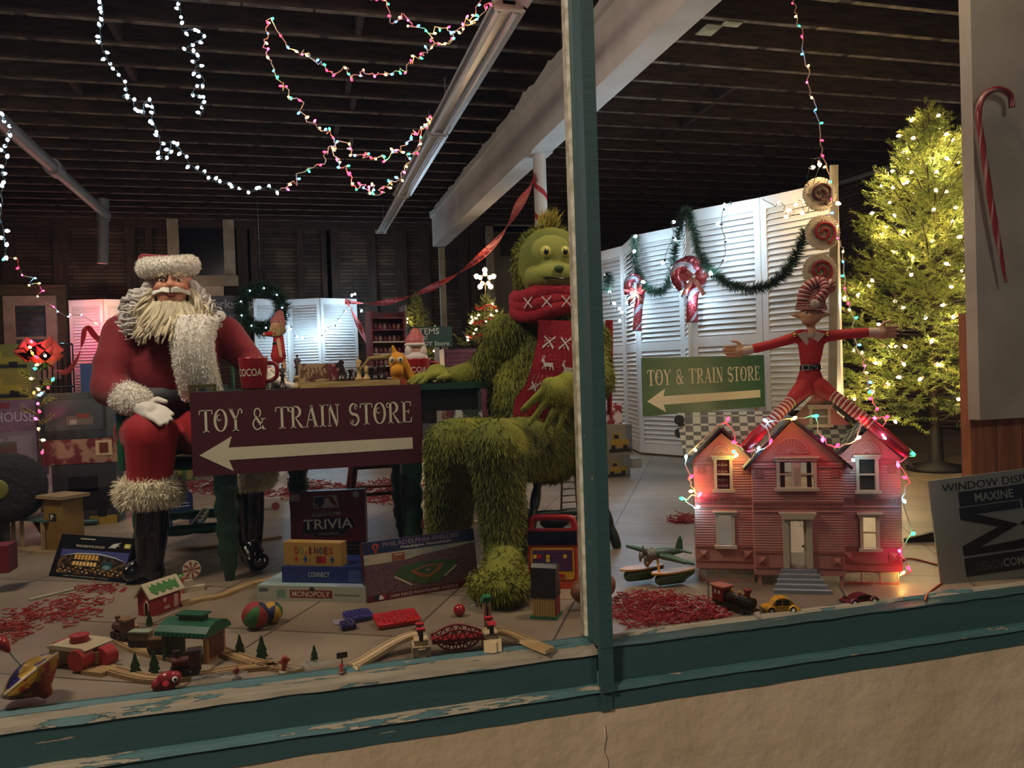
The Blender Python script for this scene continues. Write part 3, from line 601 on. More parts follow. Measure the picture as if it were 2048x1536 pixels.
# ---- game table
TZ = .775
tb = thing('table', 'dark green wooden game table with turned legs between the two figures', 'table', (.25, 3.75, 0))
mb = MB(); cxy = V((.27, 3.74)); x0, x1, y0, y1 = P(378, 780, 3.34).x, P(985, 780, 3.45).x, 3.34, 4.06
fr = Fr((0, 0, TZ), (1, 0, 0), (0, 1, 0)); rc = .1
def rrect(x0, y0, x1, y1, r, n=6):
    o = []
    for cx_, cy_, a0 in ((x1-r, y1-r, 0), (x0+r, y1-r, 90), (x0+r, y0+r, 180), (x1-r, y0+r, 270)):
        for i in range(n+1): a = math.radians(a0+90*i/n); o.append((cx_+r*math.cos(a), cy_+r*math.sin(a)))
    return o
mb.prism(fr, rrect(x0, y0, x1, y1, rc), -.026, 0); part('tabletop', mb, GREENW, tb)
mb = MB(); mb.bx(fr, x0+.08, y0+.06, x1-.08, y0+.085, -.12, -.026); mb.bx(fr, x0+.08, y1-.085, x1-.08, y1-.06, -.12, -.026); mb.bx(fr, x0+.08, y0+.08, x0+.105, y1-.08, -.12, -.026); mb.bx(fr, x1-.105, y0+.08, x1-.08, y1-.08, -.12, -.026); part('apron', mb, mat('black_green_paint', '#101b17', .4), tb)
LX0, LX1 = P(455, 1050, 3.42).x, P(824, 1000, 3.42).x
for x, y in ((LX0, 3.42), (LX1, 3.42), (P(598, 1000, 3.98).x, 3.98), (LX1+.02, 3.98)):
    mb = MB(); mb.smooth = True; mb.box((x, y, .57), (.085, .085, .36)); mb.lathe([(.0, 0), (.018, .0), (.022, .03), (.034, .06), (.03, .085), (.04, .11), (.044, .14), (.036, .165), (.044, .19), (.048, .22), (.038, .245), (.048, .275), (.05, .31), (.04, .34), (.05, .37), (.045, .39)], n=18, c=(x, y, 0)); part('leg', mb, GREENW, tb)
# ---- maroon sign hung on the front of the table, own hand-drawn letters
INK = mat('sign_ink', '#d8d0b4', .6)
def arc(cx_, cy_, rx, ry, a0, a1, n=14): return [(cx_+rx*math.cos(math.radians(a0+(a1-a0)*i/n)), cy_+ry*math.sin(math.radians(a0+(a1-a0)*i/n))) for i in range(n+1)]
th, tk = .05, .14
G = {  # strokes on a unit-high letter: (points, width or widths); last entry = advance
 'T': ([([(.33, 0), (.33, 1)], tk), ([(0, .96), (.66, .96)], th), ([(.02, .97), (.0, .78)], .05), ([(.64, .97), (.66, .78)], .05), ([(.16, .02), (.5, .02)], th)], .74),
 'O': ([(arc(.34, .5, .29, .48, 0, 360, 28), [tk*(.35+.65*abs(math.cos(math.radians(360*i/28)))) for i in range(29)]), (arc(.27, .62, .1, .13, 60, 330, 12), .045)], .78),
 'Y': ([([(.08, .98), (.33, .5), (.33, 0)], [tk, tk, tk]), ([(.33, .5), (.5, .85)], th), (arc(.58, .86, .09, .1, 190, -60, 12), .055), ([(0, .97), (.2, .97)], th), ([(.17, .02), (.5, .02)], th)], .76),
 '&': ([(arc(.3, .76, .16, .2, -60, 240, 18), .07), ([(.2, .6), (.62, .02)], .13), ([(.6, .03), (.72, .03)], .05), (arc(.28, .27, .22, .25, 110, 360, 18), .08), ([(.5, .27), (.58, .5)], .05), ([(.46, .5), (.72, .5)], .045)], .84),
 'R': ([([(.18, 0), (.18, 1)], tk), (arc(.3, .73, .26, .25, 90, -90, 14), [.05+.1*math.sin(math.pi*i/14) for i in range(15)]), ([(.3, .48), (.62, .04)], [.06, .14]), ([(.04, .02), (.34, .02)], th), ([(.58, .02), (.76, .02)], th), (arc(.05, .85, .09, .1, 20, 300, 10), .045), ([(.1, .97), (.3, .97)], th)], .8),
 'A': ([([(.1, 0), (.38, 1)], th), ([(.36, 1), (.62, 0)], tk), ([(.18, .34), (.52, .34)], th), ([(.0, .02), (.2, .02)], th), ([(.48, .02), (.76, .02)], th)], .8),
 'I': ([([(.18, 0), (.18, 1)], tk), ([(.02, .98), (.34, .98)], th), ([(.02, .02), (.34, .02)], th)], .42),
 'N': ([([(.14, 0), (.14, 1)], th), ([(.14, 1), (.56, .0)], tk), ([(.58, 0), (.58, 1)], th), ([(.0, .98), (.2, .98)], th), ([(.46, .98), (.7, .98)], th), ([(.02, .02), (.26, .02)], th)], .78),
 'S': ([(arc(.3, .74, .22, .24, 40, 270, 16)+arc(.3, .25, .24, .25, 90, -140, 16)[1:], [.05]*4+[.11]*10+[.15]*6+[.11]*9+[.05]*4), (arc(.42, .82, .07, .08, 0, 300, 10), .045), (arc(.17, .16, .07, .08, 150, 450, 10), .045)], .66),
 'E': ([([(.16, 0), (.16, 1)], tk), ([(.02, .97), (.54, .97)], th), ([(.02, .03), (.56, .03)], th), ([(.16, .52), (.42, .52)], th), ([(.53, .98), (.55, .78)], .05), ([(.55, .02), (.58, .24)], .05), ([(.42, .42), (.42, .62)], .045)], .66),
 ' ': ([], .42)}
def fancy(mb, fr, txt, x, y, w, h, z=.0015):
    adv = sum(G[c][1] for c in txt); sx = w/adv; cx_ = x
    for c in txt:
        for pts, wd in G[c][0]:
            mb.stroke(fr, [(cx_+a*sx, y+b*h) for a, b in pts], [q*sx*1.0 for q in wd] if isinstance(wd, list) else wd*(sx if wd > .06 else h*.55+sx*.45), z)
        cx_ += G[c][1]*sx
def arrow_sign(name, label, fr, W, H, board, mloc, extra=None, edge=None):
    t = thing(name, label, 'sign', mloc)
    mb = MB(); mb.bx(fr, 0, 0, W, H, -.006, 0); part('board', mb, board, t)
    mb = MB(); fancy(mb, fr, 'TOY & TRAIN STORE', W*.035, H*.52, W*.925, H*.27); part('lettering', mb, INK, t)
    mb = MB(); mb.prism(fr, [(W*.03, H*.25), (W*.165, H*.46), (W*.15, H*.325), (W*.955, H*.33), (W*.955, H*.185), (W*.15, H*.175), (W*.168, H*.04)], .0, .0015); part('arrow', mb, INK, t)
    return t
A = P(386, 954, 3.31); B = P(847, 951, 3.31); C = P(385, 785, 3.31)
arrow_sign('store_sign', 'maroon toy and train store sign with arrow hung on the table front', Fr(A, (1, 0, 0), (0, 0, 1)), (B-A).x, (C-A).z, mat('maroon_board', '#4a1820', .45), A)
# ================================================================== GREEN FURRY FIGURE AND STOOL
GB = V((1.0, 3.35, 0))
gf = thing('furry_figure', 'big seated costume figure in shaggy yellow-green fur with a red knitted scarf', 'costume figure', GB)
GFUR = mat('yellow_green_fur', '#8a8a2c', .85, island=.25, col2='#5a6420', scale=3.5, lo=.35, hi=.65); GFACE = mat('green_felt', '#868a3c', .85)
head = P(1100, 535, 3.3); chest = P(1085, 690, 3.42); belly = P(1060, 800, 3.4); pelv = P(1095, 880, 3.5)
shl, ell, hdl = P(1012, 672, 3.4), P(962, 742, 3.5), P(895, 758, 3.52); shr, elr, hdr = P(1178, 680, 3.42), P(1198, 762, 3.2), P(1136, 768, 2.9)
kl, al, kr, ar_ = P(905, 892, 3.18), P(898, 1035, 3.36), P(992, 897, 2.92), P(1012, 1105, 2.93); fr_ = fl(1000, 1168, .06)
pr = [(head, (.165, .16, .175)), (head+V((0, .03, -.1)), chest, .1, .16), (chest, belly, .165, .19), (belly, pelv, .185, .19), (shl, ell, .082, .066), (ell, hdl, .064, .048), (shl, shr, .1, .1), (shr, elr, .08, .064), (elr, hdr, .058, .036),
      (pelv+V((-.07, 0, -.02)), kl, .135, .115), (kl, al, .11, .095), (pelv+V((.02, -.05, -.02)), kr, .14, .115), (kr, ar_, .105, .075), (ar_, fr_, .07, .075), (fr_, (.11, .14, .062)), (al, fl(893, 1095, .05), .09, .08), (fl(890, 1100, .05), (.1, .13, .06))]
pr2 = []; hand(pr2, hdl, hdl+V((-.05, -.02, .018)), (-1, -.45, .1), (.45, -1, 0), (0, 0, 1), 1.8, .5, 1, .0085, .07, .5)
hand(pr2, hdr, hdr+V((-.045, -.01, -.03)), (-.62, -.05, -.8), (.8, -.1, -.6), (-.3, -.9, .2), 1.9, .12, 1, .0078, .07, .6)
b = blob(pr+pr2, .0095, 3); b.v = [(x, y, max(z, .004)) for x, y, z in b.v]
hx = np.array(head)
def notface(Pt, N_): return np.where((np.linalg.norm((Pt-hx)*np.array((1, 1, .95)), axis=1) < .19) & (N_[:, 1] < -.25) & (Pt[:, 2] > head.z-.13), .0, 1.0)
def gcomb(Pt, N_):
    c = np.tile(np.array((0, -.05, -.85)), (len(Pt), 1)); ft = Pt[:, 2] < .12; c[ft] = (0, -.5, -.45); tp = Pt[:, 2] > head.z+.05; c[tp] = (.2, .1, -.1); return c
hds = [np.array(hdl+V((-.08, 0, 0))), np.array(hdr+V((-.09, 0, -.09)))]
def flen(Pt): d = np.minimum(np.linalg.norm(Pt-hds[0], axis=1), np.linalg.norm(Pt-hds[1], axis=1)); return np.where(d < .2, .010, .027)
furpart('body', b, GFUR, gf, 60000, flen, .005, gcomb, .6, .3, 11, notface)
# felt face with a broad plain muzzle, round button eyes, soft smile
fc = [(head+V((-.01, -.045, .03)), (.125, .115, .115)), (head+V((-.02, -.12, -.055)), (.115, .075, .062)), (head+V((-.095, -.09, -.05)), (.05, .05, .05)), (head+V((.07, -.1, -.045)), (.055, .055, .05)), (head+V((-.02, -.11, -.1)), (.075, .05, .03))]
b = blob(fc, .008, 8); part('face', b, GFACE, gf)
for s_ in (-1, 1):
    e = head+V((-.022+s_*.042, -.148, .045)); mb = MB(); mb.ell(e, (.024, .014, .026)); mb.m = 1; mb.ell(e+V((-.002, -.011, -.001)), (.011, .006, .013)); part('eye', mb, [mat('yellow_eye', '#c5bf5a', .4), BLACK], gf)
mb = MB(); mb.ell(head+V((-.025, -.196, -.03)), (.022, .014, .014)); part('nose', mb, mat('dark_green_felt', '#3f5420', .8), gf)
mb = MB(); mb.tube([head+V((x, -.205+((x+.02)**2)*5.2, -.073+((x+.02)**2)*2.2)) for x in [-.09+.012*i for i in range(14)]], .0035, 6); part('mouth', mb, BLACK, gf)
# crest tuft
rs = np.random.RandomState(3); mb = MB(); n = 1100; c0 = np.array(head+V((-.012, -.0, .155)))
Pn = c0+rs.normal(0, .016, (n, 3)); Nn = rs.normal(0, .28, (n, 3))+np.array((.1, 0, 1.)); mb.blades(Pn, Nn, .07, .0045, (.25, 0, .3), 1, .12, 4, .3); part('tuft', mb, mat('tuft_fur', '#a99a3a', .9, island=.25), gf)
# scarf: collar roll and hanging tail with white knitted crosses, dots and little deer
SCF = mat('red_knit', '#a8182a', .9, col2='#931424', scale=60, bump=.6, bscale=140); SCW = mat('white_knit', '#d9cfc6', .9)
class Sh:
    def __init__(s, rows): s.r = [(V(a), V(b_)) for a, b_ in rows]
    def p(s, x, y, z=0):
        t = max(0, min(.9999, y))*(len(s.r)-1); i = int(t); f = t-i; a = s.r[i][0].lerp(s.r[i+1][0], f); b_ = s.r[i][1].lerp(s.r[i+1][1], f)
        n = (b_-a).cross(s.r[i][0]-s.r[i+1][0]).normalized(); n = -n if n.y > 0 else n
        return a.lerp(b_, x)+n*(z+.018*math.sin(math.pi*x))
def sheet(mb, S, nx=10, ny=24, th_=.008):
    for z, fl_ in ((0, False), (-th_, True)):
        vs = [S.p(i/nx, j/ny, z) for j in range(ny+1) for i in range(nx+1)]
        mb.add(vs, [(j*(nx+1)+i, j*(nx+1)+i+1, (j+1)*(nx+1)+i+1, (j+1)*(nx+1)+i) for j in range(ny) for i in range(nx)], True)
S1 = Sh([(P(1078, 640, 3.08), P(1185, 640, 3.14)), (P(1076, 680, 3.1), P(1178, 690, 3.1)), (P(1064, 735, 3.1), P(1165, 745, 3.1)), (P(1052, 770, 3.12), P(1130, 775, 3.1)), (P(1030, 800, 3.16), P(1105, 800, 3.12)), (P(1022, 850, 3.18), P(1100, 845, 3.16))])
sf = thing('scarf', 'red knitted scarf with white crosses and deer worn by the furry figure', 'scarf', chest)
mb = MB(); sheet(mb, S1); mb.m = 1
def xx(S, x, y, w_, h, z=.003):
    mb.stroke(S, [(x-w_, y-h), (x, y), (x+w_, y+h)], .022, z); mb.stroke(S, [(x-w_, y+h), (x, y), (x+w_, y-h)], .022, z)
    for dx, dy in ((0, .75), (0, -.75), (.75, 0), (-.75, 0)): mb.stroke(S, [(x+dx*w_-.012, y+dy*h), (x+dx*w_+.012, y+dy*h)], .012, z)
for k in range(3): xx(S1, .2+.3*k, .2, .1, .05)
for k in range(3): xx(S1, .2+.3*k, .6, .1, .045)
for i in range(11):
    for j in range(4): mb.stroke(S1, [(.08+.085*i, .47+.022*j), (.095+.085*i, .47+.022*j)], .008, .003)
def deer(S, x, y, s=1):
    for pts, wd in (([(-.06, 0), (.06, .002)], .026), ([(-.055, 0), (-.075, -.05)], .012), ([(-.04, 0), (-.03, -.05)], .012), ([(.04, 0), (.03, -.05)], .012), ([(.055, 0), (.085, -.045)], .012), ([(-.055, .005), (-.085, .045), (-.11, .045)], .02), ([(-.085, .05), (-.07, .085), (-.095, .1)], .01), ([(-.085, .05), (-.11, .09)], .01)):
        mb.stroke(S, [(x+a*s*1.3, y-b_*s*.62) for a, b_ in pts], wd*1.1, .003)
deer(S1, .28, .37); deer(S1, .68, .39)
part('tail', mb, [SCF, SCW], sf)
nk = head+V((0, .0, -.165)); ring = [nk+V((.155*math.cos(t), .14*math.sin(t)-.02, .012*math.sin(3*t)-.03*math.sin(t)*0)) for t in [2*math.pi*i/28 for i in range(28)]]
CB = MB()
for dz, dy, sg in ((.03, .0, 1), (.0, -.004, 0), (-.03, -.004, -1)): CB.tube([p+V((.006*math.sin(4*i+dz*50)*.5, dy, dz+sg*.012*math.sin(i*.45))) for i, p in enumerate(ring)], lambda t: .036+.005*math.sin(t*30+sg), 12, closed=True)
CB.m = 1
class Cyl:
    def p(s, x, y, z=0): t = -math.pi/2+x; R_ = .2+z; return nk+V((R_*math.cos(t), (R_-.015)*math.sin(t)-.02, y))
mb = CB
for k in range(-2, 3): 
    mb.stroke(Cyl(), [(k*.42-.1, -.022), (k*.42, .0), (k*.42+.1, .022)], .008, .0); mb.stroke(Cyl(), [(k*.42-.1, .022), (k*.42, .0), (k*.42+.1, -.022)], .008, .0)
part('collar', mb, [SCF, SCW], sf)
S2 = Sh([(P(1212, 640, 3.6), P(1226, 640, 3.6)), (P(1213, 720, 3.62), P(1226, 725, 3.62)), (P(1216, 830, 3.66), P(1224, 830, 3.66))])
mb = MB(); sheet(mb, S2, 4, 12); part('tail', mb, SCF, sf, 'other end of the scarf seen past the mullion')
# stool chair under the figure
sx_, sy_ = P(1120, 930, 3.55).x, 3.56; szh = P(1120, 930, 3.3).z
ct = thing('stool_chair', 'dark green wooden chair with splayed turned legs under the furry figure', 'chair', (sx_, sy_, 0)); CHG = mat('dark_chair_paint', '#25342b', .4)
mb = MB(); mb.lathe([(0, -.02), (.2, -.022), (.23, -.008), (.225, .012), (0, .012)], n=32, c=(sx_, sy_, szh)); part('seat', mb, CHG, ct)
lg = []
for a, c in ((-.16, -.14), (.13, -.16), (-.15, .14), (.15, .14)):
    p0 = V((sx_+a*.8, sy_+c*.8, szh-.02)); p1 = V((sx_+a*1.45, sy_+c*1.45, 0)); mb = MB(); turned(mb, p1, p0, .024, 4); part('leg', mb, CHG, ct); lg.append((p0, p1))
for i, j in ((0, 2), (1, 3), (0, 1)): mb = MB(); turned(mb, lg[i][0].lerp(lg[i][1], .55), lg[j][0].lerp(lg[j][1], .55), .017, 3); part('stretcher', mb, CHG, ct)
mb = MB(); bp = [V((sx_-.19, sy_+.16, szh)), V((sx_-.18, sy_+.22, szh+.3)), V((sx_, sy_+.25, szh+.4)), V((sx_+.18, sy_+.22, szh+.3)), V((sx_+.19, sy_+.16, szh))]; mb.tube(smoothpath(bp, 6), .015, 8)
for k in range(4): mb.cyl((sx_-.12+.08*k, sy_+.16, szh), (sx_-.12+.08*k, sy_+.235, szh+.36), .008, n=8)
part('backrest', mb, CHG, ct)
# red wooden stool behind the table
mb0 = mat('red_brown_wood', '#6e2f1d', .4); rs_ = thing('bar_stool', 'tall red-brown wooden stool standing behind the game table', 'stool', P(765, 1050, 4.3)*1); rz0 = rs_.location.copy(); rz0.z = 0; rs_.location = rz0; rs_['_o'] = tuple(rz0)
mb = MB(); c = V((rz0.x, rz0.y, .66)); mb.lathe([(0, 0), (.16, 0), (.17, .015), (.16, .03), (0, .03)], n=28, c=tuple(c)); part('seat', mb, mb0, rs_)
for a, c_ in ((-1, -1), (1, -1), (-1, 1), (1, 1)): mb = MB(); mb.cyl((rz0.x+a*.19, rz0.y+c_*.16, 0), (rz0.x+a*.1, rz0.y+c_*.1, .66), .017, .014); part('leg', mb, mb0, rs_)
for z in (.2, .34):
    for a, c_, d_, e_ in ((-1, -1, 1, -1), (-1, 1, 1, 1)): 
        k = 1-z/.66; mb = MB(); mb.cyl((rz0.x+a*(.1+.09*k), rz0.y+c_*(.1+.06*k), z), (rz0.x+d_*(.1+.09*k), rz0.y+e_*(.1+.06*k), z), .01); part('stretcher', mb, mb0, rs_)
# ================================================================== ON THE TABLE
def mug(name, label, px, py, Y, r, h, col, txt, hdl_side=1, tw=1.0, z=TZ, tc='#d9cfb8'):
    c = P(px, py, Y); c.z = z; t = thing(name, label, 'mug', c); mb = MB()
    mb.lathe([(0, .004), (r*.78, 0), (r*.84, .01), (r, h*.95), (r*1.02, h), (r*.95, h), (r*.78, .02), (0, .02)], n=28, c=tuple(c)); part('cup', mb, mat(name+'_'+col.strip('#'), col, .3), t)
    mb = MB(); mb.tube(smoothpath([c+V((hdl_side*r*.9, -.0, h*.82)), c+V((hdl_side*r*1.5, 0, h*.78)), c+V((hdl_side*r*1.55, 0, h*.4)), c+V((hdl_side*r*.85, 0, h*.22))], 5), .009, 8); part('handle', mb, MATS[name+'_'+col.strip('#')], t)
    class C2:
        def p(s, x, y, z_=0): a = -math.pi/2-.25+(x-.5)*tw; rr_ = r*(.86+.13*y)+.0015; return c+V((rr_*math.cos(a), rr_*math.sin(a), h*(.0+y)))
    mb = MB(); vs, fs = text_geo(txt, .01); F2 = C2(); mb.add([F2.p(a*.95, .42+b_*.24) for a, b_ in vs], fs, False); part('lettering', mb, mat('mug_ink_'+tc.strip('#'), tc, .5), t); return t
mug('cocoa_mug', 'big red mug lettered COCOA beside the santa hand', 508, 770, 3.5, .06, .135, '#8c1420', 'COCOA', 1, 2.0)
mm = mug('santa_mug', 'red mug lettered COCOA with a santa face rising out of it', 832, 765, 3.95, .075, .12, '#9a1b24', 'COCOA', 1, 2.1)
c = V(mm['_o']); mb = MB(); q = c+V((0, -.0, .155)); mb.ell(q, (.05, .045, .05)); part('face', mb, mat('mug_face', '#b98a72', .5), mm)
mb = MB(); mb.ell(q+V((0, -.02, -.03)), (.062, .045, .032)); mb.ell(q+V((0, -.01, .034)), (.055, .048, .016)); mb.ell(q+V((-.035, -.03, .0)), (.02, .02, .035)); mb.ell(q+V((.035, -.03, .0)), (.02, .02, .035)); part('beard', mb, mat('mug_white', '#c9bdb6', .5), mm)
b = blob([(q+V((0, 0, .045)), q+V((.005, 0, .09)), .05, .03), (q+V((.005, 0, .09)), q+V((.03, 0, .07)), .03, .02)], .006, 3); part('hat', b, mat('mug_pink', '#a8524f', .5), mm)
# chess board on feet, chess men
WOODL = mat('pale_maple', '#bda06a', .5, col2='#a98a55', scale=10, stretch=(1, 8, 8)); WOODD = mat('dark_walnut', '#2a1a12', .4); WOODM = mat('mid_beech', '#9c7445', .5)
x0b, x1b, yb0, yb1 = P(600, 765, 3.42).x, P(800, 765, 3.42).x, 3.42, 3.78
bt = thing('chess_board', 'wooden chess board with a pale frame on the game table', 'chess board', ((x0b+x1b)/2, 3.6, TZ))
mb = MB(); mb.box(((x0b+x1b)/2, (yb0+yb1)/2, TZ+.012), (x1b-x0b, yb1-yb0, .024)); part('board', mb, WOODL, bt)
mb = MB(); cw = (x1b-x0b-.04)/8; ch_ = (yb1-yb0-.04)/8
for i in range(8):
    for j in range(8):
        if (i+j) % 2: mb.box((x0b+.02+cw*(i+.5), yb0+.02+ch_*(j+.5), TZ+.0243), (cw, ch_, .001))
part('dark_squares', mb, WOODD, bt)
def man(kind):
    pr = {'pawn': [(.0, .0), (.011, 0), (.011, .005), (.006, .01), (.004, .022), (.008, .025), (.0045, .028), (.007, .034), (.0045, .04), (0, .042)],
          'king': [(0, 0), (.014, 0), (.014, .006), (.008, .012), (.005, .04), (.011, .044), (.006, .05), (.011, .066), (.006, .07), (0, .072)],
          'rook': [(0, 0), (.013, 0), (.013, .006), (.008, .011), (.006, .03), (.011, .034), (.011, .044), (.007, .044), (.007, .038), (0, .038)],
          'knight': [(0, 0), (.013, 0), (.013, .006), (.008, .011), (.007, .016), (0, .016)]}[kind]
    mb = MB(); mb.lathe(pr, n=12)
    if kind == 'knight': mb.prism(Fr((0, .004, .014), (1, 0, 0), (0, 0, 1)), [(-.008, 0), (.009, 0), (.01, .014), (.006, .026), (.009, .034), (.0, .04), (-.006, .034), (-.014, .026), (-.012, .019), (-.002, .02)], -.008, .0)
    if kind == 'king': mb.box((0, 0, .077), (.003, .003, .012)); mb.box((0, 0, .078), (.009, .003, .003))
    return mb
meshes = {}
NM = {'pawn': 'chess_pawn', 'king': 'chess_king', 'rook': 'chess_rook', 'knight': 'chess_knight'}
def put(kind, dark, px, label, Y=None, s=1.35, on=True, py=760, gr=None):
    key = (kind, dark)
    if key not in meshes: meshes[key] = mesh(NM[kind], man(kind), WOODD if dark else WOODL)
    Y = Y or 3.47; p_ = P(px, py, Y); o = bpy.data.objects.new(NM[kind], meshes[key]); COL.objects.link(o); o.location = (p_.x, p_.y, TZ+(.025 if on else .0)); o.scale = (s, s, s)
    tag(o, label, 'chess piece', gr); return o
put('king', 1, 565, 'dark chess king on the table beside the mug', 3.46, 1.25, False); put('rook', 0, 594, 'pale rook standing off the board by the santa glove', 3.44, 1.2, False)
put('knight', 1, 683, 'dark chess knight at the front of the board', 3.46, 1.7)
put('rook', 1, 702, 'dark rook behind the knight on the chess board', 3.5, 1.1); put('king', 1, 596, 'tall dark queen-like piece behind the domino box', 3.7, 1.5)
put('king', 0, 718, 'pale chess king at the front edge of the board', 3.45, 1.25); put('pawn', 0, 733, 'pale pawn beside the pale king', 3.45, 1.5)
for k in range(7): put('pawn' if k % 2 else 'rook', 1, 736+k*5, 'dark chess man in the crowded row beside the yellow plush toy', 3.55+.03*(k % 3), 1.4, gr='dark chess men in the crowded row')
for k in range(4): put('pawn', 1, 692+k*10, 'small dark pawn in the sparse middle of the board', 3.6+.02*k, 1.0, gr='dark pawns mid board')
# low domino tin with picture, standing at the board's end
fr = Fr((P(598, 765, 3.5).x, 3.5, TZ+.025), (1, .05, 0), (0, 0, 1)); wd = P(683, 765, 3.5).x-P(598, 765, 3.5).x
t = thing('picture_box', 'low beige printed box with a maroon end standing on the chess board', 'box', fr.o)
mb = MB(); mb.bx(fr, 0, 0, wd, .078, -.04, 0); part('carton', mb, mat('beige_print', '#a98f6c', .6, col2='#5a3626', scale=28, lo=.5, hi=.56), t)
mb = MB(); mb.bx(fr, wd*.72, .003, wd*.99, .075, 0, .001); part('end_label', mb, mat('maroon_print', '#6d1c2c', .6, col2='#a38a70', scale=60, lo=.55, hi=.6), t)
mb = MB(); [mb.stroke(fr, [(wd*(.07+.1*i+.03*math.sin(j*2+i)), .018+.011*j) for j in range(5)], .006, .0012) for i in range(6)]; part('print', mb, mat('faded_ink', '#6b4c38', .6), t)
# yellow plush animal with bendy nose (plain plush)
q = P(796, 738, 3.52); t = thing('plush_toy', 'yellow-orange plush animal with big round eyes on the table', 'plush toy', (q.x, q.y, TZ)); YF = mat('yellow_plush', '#c98a1c', .9)
b = blob([(q+V((0, 0, .03)), (.042, .045, .045)), (q+V((-.01, -.045, -.01)), (.03, .026, .028)), (q+V((0, .02, 0)), V((q.x+.02, q.y+.03, TZ+.01)), .035, .038), (q+V((.03, .0, .03)), V((q.x+.055, q.y-.01, TZ+.02)), .016, .022), (q+V((-.01, 0, .07)), q+V((-.02, 0, .1)), .012, .008)], .005, 4); part('body', b, YF, t)
for s_ in (-1, 1): e = q+V((-.012+s_*.018, -.044, .04)); mb = MB(); mb.ell(e, (.013, .008, .014)); mb.m = 1; mb.ell(e+V((0, -.006, 0)), (.005, .004, .006)); part('eye', mb, [mat('plush_eye', '#c8c2a8', .4), BLACK], t)
b = blob([(q+V((-.04, .03, .055)), q+V((-.12, .04, .05)), .014, .01), (q+V((-.12, .04, .05)), q+V((-.16, .05, .0)), .01, .008)], .005, 3); part('scarf_tail', b, mat('tan_plush', '#8f7a4a', .9), t)
mb = MB(); mb.box((P(800, 770, 3.45).x, 3.44, TZ+.012), (.05, .03, .024)); solo('block', mb, mat('orange_block', '#b5482a', .5), 'small orange block under the plush toy', 'block')
for px in (850, 868): mb = MB(); e = P(px, 778, 3.42); e.z = TZ+.008; mb.ell(e, (.011, .011, .008), 10, 6); solo('wrapped_candy', mb, mat('gold_foil', '#d8cf8a', .25, metal=.7), 'small gold-wrapped candy under the furry hand', 'candy', 'gold candies by the furry hand')
# ================================================================== TOYS ON THE FLOOR
def col(c, r=.5, **k): return mat('paint_'+c.strip('#')+('' if r == .5 else '_%d' % int(r*100)), c, r, **k)
def frame_of(bl, br, tl, z=0, lean=0): return face_frame(bl, br, tl, z, math.radians(lean))
def carton(name, label, cat, bl, br, tl, d, side, lean=0, z=0, group=None, art=None, words=(), wmat=None, top=None):
    """closed box whose front face is drawn by art(mb, fr, w, h) in extra slots"""
    fr, w_, h = frame_of(bl, br, tl, z, lean); t = thing(name, label, cat, fr.p(w_/2, 0, -d/2), group)
    mb = MB(); mats = [side]; mb.bx(fr, 0, 0, w_, h, -d, 0); low = min(v[2] for v in mb.v)
    if low < z: mb.v = [(x, y, max(zz, z+.0005)) for x, y, zz in mb.v]
    if top: mb.m = len(mats); mats.append(top); mb.bx(fr, 0, h, w_, h+.001, -d, 0)
    part('carton', mb, mats, t)
    if art:
        mb = MB(); mats = []
        def R(c, x0, y0, x1, y1, z_=.0005, h_=None):
            c = col(c, .35) if isinstance(c, str) else c
            if c not in mats: mats.append(c)
            mb.m = mats.index(c); mb.bx(fr, x0*w_, y0*h, x1*w_, y1*h, 0, z_)
        def Q(c, pts, z_=.001):
            c = col(c, .35) if isinstance(c, str) else c
            if c not in mats: mats.append(c)
            mb.m = mats.index(c); mb.prism(fr, [(a*w_, b_*h) for a, b_ in pts], 0, z_)
        art(R, Q); part('printed_face', mb, mats, t)
    for i, (tx, x, y, ww, hh, c, *sl) in enumerate(words):
        mb = MB(); words_or_smudge(mb, fr, tx, x*w_, y*h, ww*w_, hh*h, .0022, .012, sl[0] if sl else 0); part('lettering', mb, col(c), t)
    return t
def words_or_smudge(mb, fr, tx, x, y, w_, h_, z=.0022, b=.012, sl=0):
    if tx[0] != '~': return mb.text(fr, tx, x, y, w_, h_, z, b, sl)
    rr = random.Random(len(tx)); q = x
    while q < x+w_*.97:
        l_ = min(h_*rr.uniform(.5, 1.6), x+w_-q); mb.bx(fr, q, y+h_*.2, q+l_, y+h_*.8, z-.0005, z); q += l_+h_*.35
    return mb
def ellp(cx_, cy_, rx, ry, n=20, a0=0, a1=360): return [(cx_+rx*math.cos(math.radians(a0+(a1-a0)*i/n)), cy_+ry*math.sin(math.radians(a0+(a1-a0)*i/n))) for i in range(n+(0 if a1-a0 == 360 else 1))]
BLK, CRM = '#15161a', '#c9bfa0'
CROWD = mat('printed_crowd', '#7a5450', .4, col2='#3c2e3c', scale=220, lo=.4, hi=.6); SKYP = mat('printed_sky', '#8d9690', .4, col2='#b8aa8c', scale=9, stretch=(1, 1, 3)); TURF = mat('printed_turf', '#3f5a2e', .4, col2='#33502a', scale=25)
